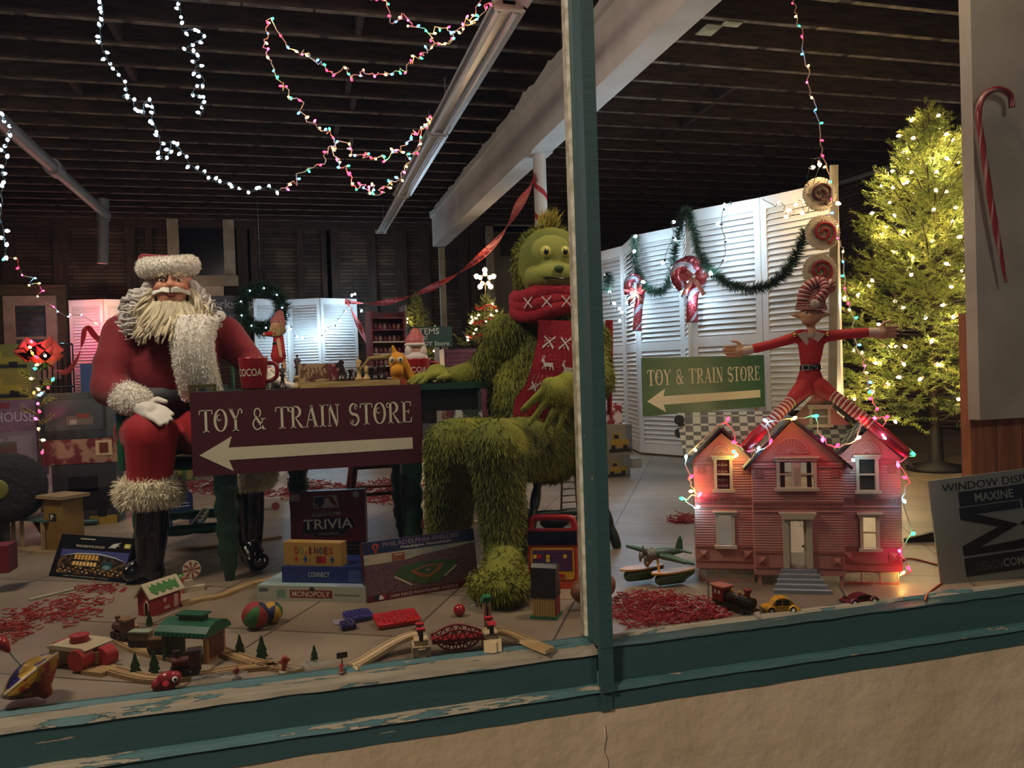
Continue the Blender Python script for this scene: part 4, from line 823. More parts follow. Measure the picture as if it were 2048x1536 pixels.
# night stadium puzzle
def art_st(R, Q):
    R('#101116', 0, 0, 1, 1, .0004); R('#2c3560', .07, .1, .97, .66, .0008)
    Q('#4a4f86', [(.07, .5), (.97, .45), (.97, .66), (.07, .66)]); Q(mat('printed_dark', '#241d1a', .4, col2='#6e5432', scale=50, lo=.5, hi=.62), [(.07, .1), (.97, .1), (.97, .42), (.78, .52), (.3, .6), (.07, .46)], .0012)
    Q('#cfd0c4', [(.09, .5), (.3, .585), (.6, .6), (.8, .54), (.97, .44), (.8, .52), (.6, .575), (.3, .56)], .0018)
    for k in range(7): R('#e0ab52', .27+.047*k, .44, .305+.047*k, .55, .0016); R('#f0c878', .27+.047*k, .3, .305+.047*k, .39, .0016)
    R('#2f4648', .66, .24, .8, .44, .0016); Q('#6f8f8c', ellp(.73, .3, .05, .05), .002)
    for k in range(26): x = .09+.87*((k*37) % 26)/26; y = .12+.13*((k*17) % 26)/26; R(('#e8bd66', '#d99248', '#f1e1ae')[k % 3], x, y, x+.018, y+.025, .0018)
    Q('#c8ccc4', [(.68, .74), (.73, .84), (.83, .88), (.79, .82), (.82, .8), (.77, .78), (.78, .74), (.73, .75)], .002); R('#d0c24c', .88, .76, .96, .86, .0016); R('#e8e4b8', .9, .78, .94, .84, .002)
carton('puzzle_box', 'black panoramic puzzle box with a lit night stadium, leaning near the santa boot', 'puzzle box', (97, 1152), (247, 1166), (128, 1068), .045, col('#0e0f12', .3), 24, art=art_st, words=(('~', .28, .89, .2, .05, CRM), ('PHILADELPHIA EAGLES', .25, .72, .38, .055, CRM), ('1000 PIECE PANORAMIC PUZZLE', .2, .035, .6, .035, '#8f8c84')))
# ball-field puzzle
def art_ph(R, Q):
    R('#5b1720', 0, 0, 1, .11, .0005); R(CROWD, 0, .11, 1, .62, .0006); R(SKYP, 0, .6, 1, .8, .0006); R('#1c2744', 0, .79, 1, 1, .0009)
    Q(CROWD, [(0, .5), (.45, .66), (1, .76), (1, .5)], .0009); Q(TURF, [(.24, .4), (.36, .27), (.5, .17), (.62, .18), (.8, .36), (.82, .48), (.68, .55), (.45, .56), (.3, .5)], .0012)
    Q('#9c6038', [(.38, .42), (.54, .49), (.7, .47), (.66, .38), (.55, .27), (.48, .29)], .0016); Q(TURF, [(.43, .42), (.55, .465), (.65, .45), (.6, .37), (.53, .315)], .002); Q('#b98a5c', ellp(.545, .4, .02, .014), .0024)
    Q('#bfb394', [(.25, .38), (.4, .19), (.39, .17), (.24, .36)], .0018); Q('#bfb394', [(.8, .42), (.68, .25), (.7, .25), (.815, .4)], .0018); R('#8d4a32', .24, .63, .35, .76, .0014); R('#d0c0a0', .26, .72, .33, .735, .002)
    Q('#b7b4a8', ellp(.94, .2, .03, .06), .0018)
    R('#12182e', .06, .02, .11, .11, .0014); R('#8f1f2c', .11, .02, .16, .11, .0014); Q('#d8d4c8', [(.1, .025), (.14, .03), (.135, .07), (.12, .1), (.105, .09), (.1, .06)], .002)
    Q('#b04436', ellp(.105, .91, .03, .055), .0014); R('#b04436', .095, .8, .115, .9, .0014); Q('#1c2744', ellp(.105, .905, .012, .03), .0018)
carton('puzzle_box', 'long baseball field puzzle box leaning in front of the table leg', 'puzzle box', (735, 1207), (958, 1169), (727, 1086), .04, col('#3a1218', .4), 10, art=art_ph, words=(('PHILADELPHIA PHILLIES', .17, .89, .68, .075, '#8d7488'), ('Philadelphia, Pennsylvania', .32, .81, .45, .06, '#c9c4bc', .2), ('1000 PIECE PANORAMIC PUZZLE', .2, .03, .6, .05, '#c8a8a0')))
# trivia box
def art_tr(R, Q):
    R(mat('maroon_card', '#6a1a22', .4, col2='#7a242a', scale=8), 0, 0, 1, 1, .0005); R('#b8b0a4', .01, .86, .13, .97, .0009); Q('#c9c4bb', ellp(.88, .93, .045, .05), .0012)
    Q('#c9c2b6', [(.31, .74), (.64, .74), (.65, .76), (.62, .93), (.32, .93)], .001); Q('#141a36', [(.325, .755), (.47, .755), (.5, .915), (.33, .915)], .0014); Q('#8c1b26', [(.5, .755), (.635, .76), (.56, .915), (.5, .915)], .0014); Q('#ddd6ca', [(.43, .755), (.61, .765), (.53, .83), (.52, .88), (.48, .9), (.45, .87), (.46, .82), (.43, .79)], .0018); Q('#ddd6ca', ellp(.355, .79, .013, .013), .0018)
    Q('#b9ad98', [(.29, .62), (.66, .63), (.67, .68), (.3, .67)], .0011); Q('#120a0c', [(.15, .37), (.86, .42), (.82, .57), (.6, .6), (.4, .6), (.18, .57)], .0011); Q('#120a0c', ellp(.5, .4, .26, .1), .0009)
    Q('#1c1012', [(.64, .0), (1, .0), (1, .22), (.64, .2)], .0009)
carton('game_box', 'tall maroon baseball trivia box standing behind the stack of games', 'board game box', (583, 1117), (733, 1110), (579, 985), .07, col('#3a1015', .4), 3, art=art_tr, top=col('#27414a', .4), words=(('BASEBALL', .33, .635, .3, .035, '#171012'), ('TRIVIA', .17, .425, .66, .15, '#d8d2c8'), ('CHALLENGE', .36, .335, .28, .035, '#a89c8c'), ('MLB', .42, .69, .12, .02, '#a89c8c'), ('CHAMPION', .67, .15, .24, .022, '#8c6a64'), ('CATEGORIES', .67, .09, .24, .022, '#8c6a64'), ('QUESTIONS', .67, .03, .24, .022, '#8c6a64')))
# stack: monopoly, connect, dominoes
def art_mo(R, Q): R('#a9ab98', 0, 0, 1, 1, .0005); R('#7e2420', .3, .22, .68, .75, .0009); Q('#3a3430', ellp(.5, .8, .025, .17), .0012); R('#6f8f7c', .18, .2, .26, .75, .0008); R('#52616a', .02, .6, .1, .85, .0009)
frm, wm, hm = frame_of((515, 1200), (738, 1205), (515, 1171))
t = carton('game_box', 'cream property trading game box, lowest of the stack of three', 'board game box', (515, 1200), (738, 1205), (515, 1171), .25, col('#a2a48f', .5), art=art_mo, top=mat('printed_board_top', '#8fa39a', .5, col2='#9aa9b5', scale=6), words=(('MONOPOLY', .32, .3, .34, .38, '#cfc4ae'), ('~~', .7, .42, .22, .12, '#6a6a5c')))
z1 = hm; frx = frm.sub(wm*.18, hm, -.045)
def fbox(name, label, fr, w_, h, d, side, art, words, cat='board game box', rz=0):
    if rz: u = Matrix.Rotation(math.radians(rz), 3, 'Z') @ fr.u; fr = Fr(fr.o, u, (0, 0, 1))
    t = thing(name, label, cat, fr.p(w_/2, 0, -d/2)); mb = MB(); mb.bx(fr, 0, 0, w_, h, -d, 0); part('carton', mb, side, t)
    if art:
        mb = MB(); mats = []
        def R(c, x0, y0, x1, y1, z_=.0005):
            c = col(c, .35) if isinstance(c, str) else c
            if c not in mats: mats.append(c)
            mb.m = mats.index(c); mb.bx(fr, x0*w_, y0*h, x1*w_, y1*h, 0, z_)
        def Q(c, pts, z_=.001):
            c = col(c, .35) if isinstance(c, str) else c
            if c not in mats: mats.append(c)
            mb.m = mats.index(c); mb.prism(fr, [(a*w_, b_*h) for a, b_ in pts], 0, z_)
        art(R, Q); part('printed_face', mb, mats, t)
    for tx, x, y, ww, hh, c in words: mb = MB(); mb.text(fr, tx, x*w_, y*h, ww*w_, hh*h, .0022, .012); part('lettering', mb, col(c), t)
    return t, fr
s1 = sc(frx.o); cw_, chh = 172/s1, 33/s1
fbox('game_box', 'blue connect game box in the middle of the stack of three', frx, cw_, chh, .19, col('#1c2c5c', .35), lambda R, Q: (R('#1f3166', 0, 0, 1, 1), R('#3a4f80', .82, .1, .97, .8, .0008)), (('CONNECT', .33, .38, .26, .3, '#a9b4bc'),))
fd = frx.sub(-.0, chh, -.02)
def art_do(R, Q):
    R('#a5803f', 0, 0, 1, 1, .0005)
    for k, (x, c) in enumerate(((.22, '#b3472c'), (.38, '#2c4a86'), (.47, '#b38a2c'), (.6, '#7c1c22'), (.68, '#a02430'), (.85, '#2c4a6c'))):
        if k in (3, 4): R(c, x-.03, .12, x+.06, .42, .0009)
        else: R(c, x-.035, .22, x+.035, .32, .0009); R(c, x-.014, .12, x+.014, .42, .0009)
tdo, _f = fbox('game_box', 'tan dominoes box on top of the stack of games', fd, 125/s1, 46/s1, .05, col('#a07c3e', .5), art_do, (), rz=-3)
for i, (ch_c, cc) in enumerate(zip('DOMINOES', ('#a03c1e', '#8c9a4a', '#c9a04c', '#7c2422', '#5c2a2a', '#2c4a6c', '#7c2422', '#a03c1e'))):
    mb = MB(); mb.text(_f, ch_c, 125/s1*(.2+.085*i), 46/s1*.52, 125/s1*(.03 if ch_c == 'I' else .065), 46/s1*.3, .0022, .02); part('lettering', mb, col(cc), tdo)
# spelling toy with a handle
RT_, OR_ = col('#a3202a', .3), col('#b8401e', .35)
fr, w_, h = frame_of((1058, 1178), (1157, 1178), (1053, 1034), 0, 6)
t = thing('spelling_toy', 'red and orange electronic spelling toy with a carrying handle and yellow keys', 'electronic toy', fr.p(w_/2, 0, -.02))
mb = MB(); o_ = rrect(0, 0, w_, h*.8, .02); mb.prism(fr, o_, -.035, 0)
hp_ = smoothpath([fr.p(.011, h*.78, -.017), fr.p(.011, h*.9, -.017), fr.p(w_*.14, h*.975, -.017), fr.p(w_*.5, h*.985, -.017), fr.p(w_*.86, h*.975, -.017), fr.p(w_-.011, h*.9, -.017), fr.p(w_-.011, h*.78, -.017)], 6); part('case', mb, OR_, t)
mb = MB(); mb.tube(hp_, .0125, 8); mb.bx(fr, .002, h*.78, w_-.002, h*.83, -.033, -.001); part('handle', mb, RT_, t)
mb = MB(); mb.bx(fr, .0, h*.61, w_, h*.8, -.001, .006); part('screen', mb, col('#0c0c10', .15), t)
mb = MB(); mb.prism(fr, rrect(w_*.05, h*.13, w_*.93, h*.57, .012), 0, .003); part('key_border', mb, col('#c8952c', .4), t)
mb = MB(); mb.bx(fr, w_*.09, h*.25, w_*.89, h*.54, .003, .005); part('keypad', mb, col('#6a2a3a', .4), t)
mb = MB()
for i in range(9):
    for j in range(5):
        mb.bx(fr, w_*(.11+.087*i), h*(.265+.055*j), w_*(.165+.087*i), h*(.3+.055*j), .005, .0065)
part('keys', mb, col('#3a3464', .4), t)
for i, (ix, jy) in enumerate(((0, 3), (3, 3), (3, 2), (7, 3), (1, 3))):
    mb = MB(); mb.bx(fr, w_*(.105+.087*ix), h*(.26+.055*jy), w_*(.175+.087*ix), h*(.31+.055*jy), .005, .0075); part('key', mb, col('#d8b040' if i != 4 else '#c02028', .4), t)
mb = MB(); mb.bx(fr, w_*.55, h*.16, w_*.72, h*.21, .003, .008); part('button', mb, RT_, t)
# wooden house with black roof
fr, w_, h = frame_of((1066, 1237), (1111, 1240), (1065, 1195)); t = thing('wooden_toy_house', 'small toy house with a tall black roof and slatted yellow wall near the spelling toy', 'toy house', fr.p(w_/2, 0, -.03)); s1 = sc(fr.o)
mb = MB(); mb.bx(fr, -.008, 0, w_+.006, .008, -.07, .006); part('base', mb, col('#2c6a48'), t)
mb = MB(); mb.bx(fr, 0, .008, w_, h, -.06, 0)
for k in range(9): mb.bx(fr, w_*k/9+.001, .01, w_*(k+1)/9-.001, h, 0, .0018)
part('wall', mb, col('#b89650'), t)
mb = MB(); H2 = 108/s1; mb.prism(Fr(fr.p(-.002, 0, 0), -fr.n, fr.v), [(-.004, h), (.064, h), (.05, H2*.93), (.045, H2), (.022, H2), (.012, H2*.93)], -.003, w_+.005); part('roof', mb, col('#16181d', .4), t)
mb = MB(); mb.bx(fr, w_, .01, w_+.002, h*1.6, -.058, -.003); part('side_panel', mb, col('#8c1f22'), t)
# little wooden trees
def toy_tree(px, py, hpx, label, wide=1, dark=0):
    p_ = fl(px, py); s1 = sc(p_); h = hpx/s1; w_ = h*.48*wide
    t = thing('toy_tree', label, 'toy tree', p_, 'little wooden trees'); g = col('#1c4a2c' if not dark else '#163822'); f_ = Fr(p_, (1, .25, 0), (0, 0, 1))
    mb = MB(); mb.prism(f_, [(-w_*.5, h*.12), (w_*.5, h*.12), (w_*.3, h*.36), (w_*.42, h*.38), (w_*.2, h*.66), (w_*.1, h*.9), (0, h), (-w_*.1, h*.9), (-w_*.2, h*.66), (-w_*.42, h*.38), (-w_*.3, h*.36)], -.005, .005); part('crown', mb, g, t)
    mb = MB(); mb.bx(f_, -w_*.3, 0, w_*.3, h*.12, -.009, .009); part('base', mb, g, t); return t
for a in ((271, 1350, 46, 'little green toy tree between the white-roofed station and its twin', 1), (309, 1346, 46, 'little green toy tree close to the green-roofed station'), (480, 1310, 42, 'dark toy tree standing to one side of the juggling balls', 1, 1), (524, 1320, 50, 'bright green toy tree below the juggling balls'), (629, 1322, 32, 'small pale toy tree by itself near the window sill', 1), (299, 1252, 30, 'tiny toy tree in front of the red barn', 1, 1), (1172, 1268, 30, 'green toy tree half hidden by the window mullion', 1.5)):
    toy_tree(*a)
# wooden railway track pieces
TRK = mat('beech_track', '#b29468', .55, col2='#a38357', scale=12); TRK2 = mat('pale_track', '#cdb48a', .55)
def track(pix, label, pieces=None, mt=None, z=0, wd=.04, world=None):
    pts = world or smoothpath([fl(*p, z) for p in pix], 6); mb = MB(); pr = [(-.5, 0), (-.5, .3), (-.36, .3), (-.36, .2), (-.24, .2), (-.24, .3), (.24, .3), (.24, .2), (.36, .2), (.36, .3), (.5, .3), (.5, 0)]; vs = []
    for i, p in enumerate(pts):
        d = (pts[min(i+1, len(pts)-1)]-pts[max(i-1, 0)]); d.z = 0; d.normalize(); s_ = V((-d.y, d.x, 0))
        vs += [p+s_*a*wd+V((0, 0, b_*wd)) for a, b_ in pr]
    n = len(pr); mb.add(vs, [(i*n+k, i*n+(k+1) % n, (i+1)*n+(k+1) % n, (i+1)*n+k) for i in range(len(pts)-1) for k in range(n)], False); mb.f += [tuple(range(n))[::-1], tuple(range(len(vs)-n, len(vs)))]; mb.mi += [0, 0]; mb.sm += [False, False]
    return solo('toy_track', mb, mt or TRK, label, 'toy track', 'wooden train track')
track([(275, 1255), (243, 1262), (237, 1280), (262, 1297), (310, 1312), (372, 1322)], 'curved wooden track under the brown toy train')
track([(205, 1338), (250, 1352), (300, 1362), (350, 1362), (420, 1352), (500, 1340), (560, 1335)], 'long curved wooden track along the sill by the white-roofed station')
track([(430, 1300), (480, 1320), (530, 1334), (600, 1345)], 'wooden track leading away from the green-roofed station')
track([(360, 1212), (400, 1202), (440, 1195), (500, 1172), (560, 1160)], 'straight wooden track running behind the red barn')
track([(355, 1100), (400, 1098), (470, 1090), (560, 1075)], 'wooden track passing behind the santa boots')
track([(820, 1040), (900, 1044), (985, 1046), (1050, 1036), (1150, 1050)], 'curved wooden track beyond the furry feet', mt=TRK2)
def zc(p, z): q = V(p); q.z = z; return q
a, b_ = fl(705, 1338), fl(835, 1296); track(None, 'pale wooden ramp track climbing to the red bridge', mt=TRK2, world=[zc(a.lerp(b_, t)+V((0, .02*math.sin(t*3.14), 0)), .035*(t*t*(3-2*t))) for t in [i/10 for i in range(11)]])
a, b_ = fl(990, 1290), fl(1100, 1305); track(None, 'wooden ramp track coming down from the red bridge', world=[zc(a.lerp(b_, t)+V((0, .03*math.sin(t*3.14), 0)), .035*(1-t*t*(3-2*t))) for t in [i/10 for i in range(11)]])
# red arched bridge between two wooden towers
A, B = fl(852, 1315), fl(982, 1302); u = (B-A).normalized(); fr = Fr(A, u, (0, 0, 1)); L = (B-A).length; t = thing('toy_bridge', 'red arched toy bridge between two wooden gate towers', 'toy bridge', fr.p(L/2, 0)); RDB = col('#8c1a22', .4)
mb = MB(); mb.bx(fr, .02, .035, L-.02, .045, -.05, 0); part('deck', mb, RDB, t)
for zz in (0, -.05):
    mb = MB(); n = 12; tp = [(.02+(L-.04)*i/n, .047+.024*math.sin(math.pi*i/n)) for i in range(n+1)]; bt_ = [(.035+(L-.07)*i/n, .036-.024*math.sin(math.pi*i/n)**.6) for i in range(n+1)]
    for pp in (tp, bt_): mb.tube([fr.p(x, y, zz) for x, y in pp], .0032, 5)
    for i in range(1, n, 2): mb.cyl(fr.p(*tp[i], zz), fr.p(.02+(L-.04)*(i-1)/n, .042, zz), .0022, n=5); mb.cyl(fr.p(*tp[i], zz), fr.p(.02+(L-.04)*(i+1)/n, .042, zz), .0022, n=5); mb.cyl(fr.p(*bt_[i], zz), fr.p(.035+(L-.07)*(i-1)/n, .036, zz), .0022, n=5); mb.cyl(fr.p(*bt_[i], zz), fr.p(.035+(L-.07)*(i+1)/n, .036, zz), .0022, n=5)
    part('truss', mb, RDB, t)
for k, x in enumerate((-.012, L+.004)):
    mb = MB(); mb.bx(fr, x-.026, 0, x+.026, .035, -.07, .012); mb.bx(fr, x-.02, .035, x+.02, .05, -.064, .0); mb.bx(fr, x-.01, .0, x+.01, .03, .012, .018); part('tower_base', mb, TRK2, t)
    for y in (.0, -.05): mb = MB(); mb.bx(fr, x-.006, .05, x+.006, .078, y-.006, y+.006); part('post', mb, col('#17171a', .4), t); mb = MB(); mb.bx(fr, x-.012, .078, x+.012, .085, y-.012, y+.008); part('cap', mb, col('#c02a36'), t)
p_ = fl(976, 1285); s1 = sc(p_); f2 = Fr(p_, u, (0, 0, 1)); t = thing('signal_tower', 'tall wooden toy signal tower with a green roof behind the red bridge', 'toy tower', p_)
mb = MB()
for x in (-.011, .004): mb.bx(f2, x, 0, x+.008, 84/s1, -.01, .004)
part('posts', mb, TRK2, t); mb = MB(); mb.bx(f2, -.003, .01, .004, 70/s1, -.006, .002); part('slot', mb, col('#3a1a18'), t)
mb = MB(); H_ = 84/s1; mb.prism(f2, [(-.018, H_), (.018, H_), (.013, H_+.014), (-.009, H_+.014)], -.022, .014); part('roof', mb, col('#1f6a3e'), t)
mb = MB(); mb.ell(f2.p(.02, .03, -.012), (.009, .012, .022)); part('red_disc', mb, col('#a81c26'), t)
# green-roofed station, white-roofed station, red barn
WD, BR_ = col('#a3733f'), col('#4a2416')
A, B = fl(325, 1322), fl(415, 1328); fr = Fr(A, B-A, (0, 0, 1)); L = (B-A).length; s1 = sc(A); t = thing('toy_station', 'toy train shed with a green curved roof standing over the track', 'toy station', fr.p(L/2, 0, -.04))
for x in (0, L-.012): mb = MB(); mb.bx(fr, x, 0, x+.012, .085, -.09, .0); part('wall', mb, WD if x else col('#1f3a30'), t)
mb = MB(); mb.bx(fr, .006, .04, L-.006, .085, -.088, -.082); part('back_wall', mb, BR_, t)
mb = MB(); mb.prism(Fr(fr.p(-.01, .08, 0), -fr.n, fr.v), [(-.018, 0), (-.014, .012), (.005, .026), (.03, .034), (.06, .034), (.085, .026), (.104, .012), (.108, 0), (.095, .0), (.0, 0)], 0, L+.02)
for k in range(12): mb.bx(fr, -.01+(L+.02)*k/12, .082, -.007+(L+.02)*k/12, .09, .0, .019)
part('roof', mb, col('#18553a', .4), t)
mb = MB(); mb.bx(fr, L*.25, .113, L*.75, .128, -.065, -.03); mb.bx(fr, L*.2, .127, L*.8, .132, -.07, -.025); part('roof_vent', mb, col('#18553a', .4), t)
mb = MB(); mb.bx(fr, L-.001, .012, L+.0015, .07, -.08, -.012); part('door', mb, col('#5a2c1c'), t)
A, B = fl(98, 1335), fl(178, 1345); fr = Fr(A, B-A, (0, 0, 1)); L = (B-A).length; t = thing('toy_station', 'toy loading station with a cream roof and red rollers beside the spinning top', 'toy station', fr.p(L/2, 0, -.03))
mb = MB(); mb.prism(fr, [(L*.1, .058), (L*.95, .058), (L*1.0, .064), (L*.9, .07), (L*.15, .07), (0, .064)], -.09, .01); mb.prism(fr, [(L*.05, .06), (L*.28, .06), (L*.15, .0), (-.0, .0)], -.08, 0); part('canopy', mb, col('#b8a888'), t)
mb = MB(); mb.lathe([(0, 0), (.024, 0), (.027, .004), (.024, .012), (.027, .02), (.02, .022), (0, .018)], c=tuple(fr.p(L*.5, .07, -.04)), n=20); part('hopper', mb, col('#9c2228'), t)
for x, y, zz in ((L*-.1, .03, -.06), (L*.82, .036, 0), (L*1.06, .03, -.05)): mb = MB(); mb.cyl(fr.p(x, y, zz-.02), fr.p(x, y, zz+.02), .03, n=20); part('roller', mb, col('#a82226'), t)
mb = MB(); mb.bx(fr, L*.8, 0, L*1.05, .05, -.06, -.02); mb.bx(fr, L*.95, 0, L*1.45, .012, -.04, .02); part('ramp', mb, TRK, t)
A, B = fl(303, 1234), fl(362, 1212); fr = Fr(A, B-A, (0, 0, 1)); L = (B-A).length; s1 = sc(A); hh = 40/s1
t = thing('toy_barn', 'red toy barn with a white and green roof on the track', 'toy barn', fr.p(L/2, 0, -.03)); mb = MB(); e_ = Fr(fr.p(0, 0, 0), -fr.n, fr.v)
mb.prism(e_, [(0, 0), (.012, 0), (.012, hh*.6), (.02, hh*.75), (.03, hh*.6), (.03, .0), (.062, 0), (.062, hh), (.031, hh*1.55), (0, hh)], 0, L); part('wall', mb, col('#8f1f22'), t)
mb = MB(); mb.tube([e_.p(.012, 0, -.001), e_.p(.012, hh*.6, -.001), e_.p(.021, hh*.78, -.001), e_.p(.03, hh*.6, -.001), e_.p(.03, 0, -.001)], .0025, 5); part('door_trim', mb, col('#c9bda4'), t)
RW, RG = col('#c4b898'), col('#3d7a34')
for s_ in (0, 1):
    a = e_.p(.031, hh*1.6, -.012); c = e_.p(-.008 if s_ == 0 else .07, hh*.9, -.012); mb = MB(); f3 = Fr(a, fr.u, (a-c)); Lr = (a-c).length; mb.bx(f3, -.0, -Lr, L+.024, 0, -.003, .003); rf = part('roof', mb, RW, t)
    if s_ == 0:
        mb = MB(); pts = [(L*(.05+.9*i/14), -Lr*(.25+.12*math.sin(i*2.1))) for i in range(15)]+[(L*(.95-.9*i/14), -Lr*(.75+.12*math.sin(i*1.7))) for i in range(15)]; mb.prism(f3, [(x+.012, y) for x, y in pts], .003 if f3.n.z > 0 else -.005, .005 if f3.n.z > 0 else -.003); part('icing', mb, RG, rf)
mb = MB(); mb.disc(fr, L*.45, hh*.62, .008, 0, .002); mb.bx(fr, L*.42, hh*.15, L*.6, hh*.3, 0, .002); mb.bx(fr, L*.75, hh*.1, L*.9, hh*.75, 0, .002); part('decoration', mb, col('#c79a92'), t)
# toy train: engine and two wagons; red engine
def engine(name, label, px, py, ang, c1, c2, c3, s=1.0, stack=True, wagon=0):
    o = fl(px, py, .012); u = V((math.cos(ang), math.sin(ang), 0)); fr = Fr(o, u, (0, 0, 1)); t = thing(name, label, 'toy train', V((o.x, o.y, 0)))
    mb = MB(); mb.bx(fr, -.035*s, .012*s, .035*s, .02*s, -.014*s, .014*s); part('chassis', mb, col(c2), t)
    if wagon: mb = MB(); mb.bx(fr, -.03*s, .02*s, .03*s, .042*s, -.013*s, .013*s); mb.m = 1; mb.bx(fr, -.032*s, .042*s, .032*s, .046*s, -.015*s, .015*s); part('body', mb, [col(c1), col(c3)], t)
    else:
        mb = MB(); mb.cyl(fr.p(-.03*s, .033*s, 0), fr.p(.012*s, .033*s, 0), .013*s, n=14); part('boiler', mb, col(c1), t)
        mb = MB(); mb.bx(fr, .008*s, .02*s, .033*s, .055*s, -.014*s, .014*s); mb.m = 1; mb.bx(fr, .004*s, .055*s, .037*s, .06*s, -.017*s, .017*s); part('cab', mb, [col(c1), col(c3)], t)
        mb = MB(); mb.cyl(fr.p(-.02*s, .044*s, 0), fr.p(-.02*s, .062*s, 0), .004*s, .008*s, 10); part('chimney', mb, col(c3), t)
    for x in (-.022, 0, .022):
        mb = MB()
        for z in (-.016, .013): mb.cyl(fr.p(x*s, .01*s, z*s), fr.p(x*s, .01*s, (z+.003)*s), .01*s, n=12)
        part('wheel_set', mb, col('#1a1512'), t)
engine('toy_engine', 'brown wooden toy engine leading the train near the red barn', 246, 1278, math.radians(-45), '#4a1f18', '#2a1a14', '#7a5a3a', 1.15)
engine('toy_wagon', 'green-topped wooden wagon behind the brown toy engine', 283, 1292, math.radians(-22), '#6a5632', '#241a12', '#8a9a80', 1.05, wagon=1)
engine('toy_wagon', 'brown wooden wagon entering the green-roofed station', 322, 1306, math.radians(-14), '#5a3a22', '#241a12', '#6a4a2c', 1.0, wagon=1)
engine('toy_engine', 'dark red wooden toy engine on the track by the window sill', 372, 1350, math.radians(5), '#5c1c1c', '#2a1416', '#2f1d1c', 1.15)
# spinning top, juggling balls, red ball
o = fl(100, 1402, .0); ax = (V((-.55, .1, .72))).normalized(); R3 = ax.to_track_quat('Z', 'Y').to_matrix(); fr = Fr(o+V((0, 0, .012)), R3.col[0], R3.col[1]); t = thing('spinning_top', 'tin spinning top in red, blue and yellow lying tilted by the sill', 'spinning top', V((o.x, o.y, 0)))
mb = MB(); mb.lathe([(0, 0), (.012, .002), (.02, .02), (.065, .055), (.075, .068), (.076, .076)], fr, 32); b1 = part('bowl', mb, mat('tin_red', '#8c2a24', .3, metal=.3, col2='#b5862e', scale=22, lo=.48, hi=.52), t)
mb = MB(); mb.lathe([(.076, .076), (.07, .083), (.05, .098), (.03, .106), (.012, .11), (0, .11)], fr, 32); part('lid', mb, mat('tin_blue', '#2a2458', .3, metal=.3, col2='#b08a38', scale=18, lo=.5, hi=.54), t)
mb = MB(); mb.lathe([(.0765, .072), (.079, .074), (.0765, .079)], fr, 32); part('rim', mb, col('#b09a7c', .3), t)
mb = MB(); mb.cyl(fr.p(0, 0, .11), fr.p(0, 0, .16), .003, n=8); mb.m = 1; mb.lathe([(.004, .155), (.014, .175), (.016, .19), (.01, .2), (0, .201)], fr, 14); part('plunger', mb, [col('#bbb6ac', .2), col('#a01f24', .3)], t)
for px, py, rr_, cs, lb in ((512, 1257, 27, ('#1d2350', '#8f2a26', '#8f2a26', '#2c6a34', '#8f2a26', '#1d2350'), 'red, green and blue juggling ball, the nearer of the two'), (545, 1246, 21, ('#1d2350', '#b8902a', '#b8902a', '#1d2350', '#b8902a', '#2c6a34'), 'yellow and blue juggling ball tucked behind the other')):
    o = fl(px, py); r_ = rr_/sc(o); t = thing('juggling_ball', lb, 'ball', o)
    for k in range(6):
        mb = MB(); R4 = Matrix.Rotation(.5, 3, 'X') @ Matrix.Rotation(.35, 3, 'Y'); vs = []
        for j in range(11):
            for i in range(5):
                a = math.pi*2*(k+i/4)/6+.6; ph = math.pi*j/10; vs.append(o+V((0, 0, r_))+R4 @ V((r_*math.sin(ph)*math.cos(a), r_*math.sin(ph)*math.sin(a), r_*math.cos(ph)))*(1-.02*(i in (0, 4))))
        mb.add(vs, [(j*5+i, (j+1)*5+i, (j+1)*5+i+1, j*5+i+1) for j in range(10) for i in range(4)], True); part('panel', mb, col(cs[k], .7), t)
o = fl(919, 1232); r_ = 12/sc(o); mb = MB(); mb.ell(o+V((0, 0, r_)), r_, 20, 12); solo('ball', mb, col('#a01a26', .2), 'small shiny red ball in front of the baseball field puzzle', 'ball')
# popping toys
def grid_toy(name, label, cat, px, py, pw, ph, ang, cc, n, m_, round_=0, thick=.012):
    o = fl(px, py); s1 = sc(o); w_ = pw/s1; d_ = ph/s1*2.6; u = V((math.cos(ang), math.sin(ang), 0)); v = V((0, math.cos(.16), math.sin(.16))); fr = Fr(o+V((0, 0, .004)), u, v); t = thing(name, label, cat, o)
    mb = MB(); mb.prism(fr, rrect(0, 0, w_, d_, min(w_, d_)*(.12+.3*round_)), 0, thick); part('tray', mb, col(cc, .3), t); mb = MB(); n0 = 0
    for i in range(n):
        for j in range(m_):
            x, y = w_*(i+.5)/n, d_*(j+.5)/m_
            if round_ and ((x/w_-.5)**2+(y/d_-.5)**2) > .22: continue
            mb.ell((x, y, thick), (w_/n*.36, d_/m_*.36, .006), 10, 4, fr)
    part('bubbles', mb, col(cc, .3), t, kind='stuff'); return t
grid_toy('popping_toy', 'red popping bubble toy lying beside the blue one', 'popping toy', 757, 1262, 90, 22, math.radians(8), '#b31420', 9, 6, .1)
grid_toy('popping_toy', 'deep blue popping bubble toy with speckled surface', 'popping toy', 694, 1250, 56, 16, math.radians(12), '#2a2a6e', 7, 4, .3)
grid_toy('popping_toy', 'small navy square popping toy in front of the blue one', 'popping toy', 684, 1264, 30, 10, math.radians(10), '#1c1f52', 3, 3)
o = fl(672, 1252); mb = MB(); f_ = Fr(o, (.9, .4, 0), (-.4, .9, 0)); mb.prism(f_, [(0, 0), (.045, -.005), (.06, .05), (.01, .055)], 0, .004); solo('card', mb, col('#8c8494'), 'pale card poking out under the blue popping toys', 'card')
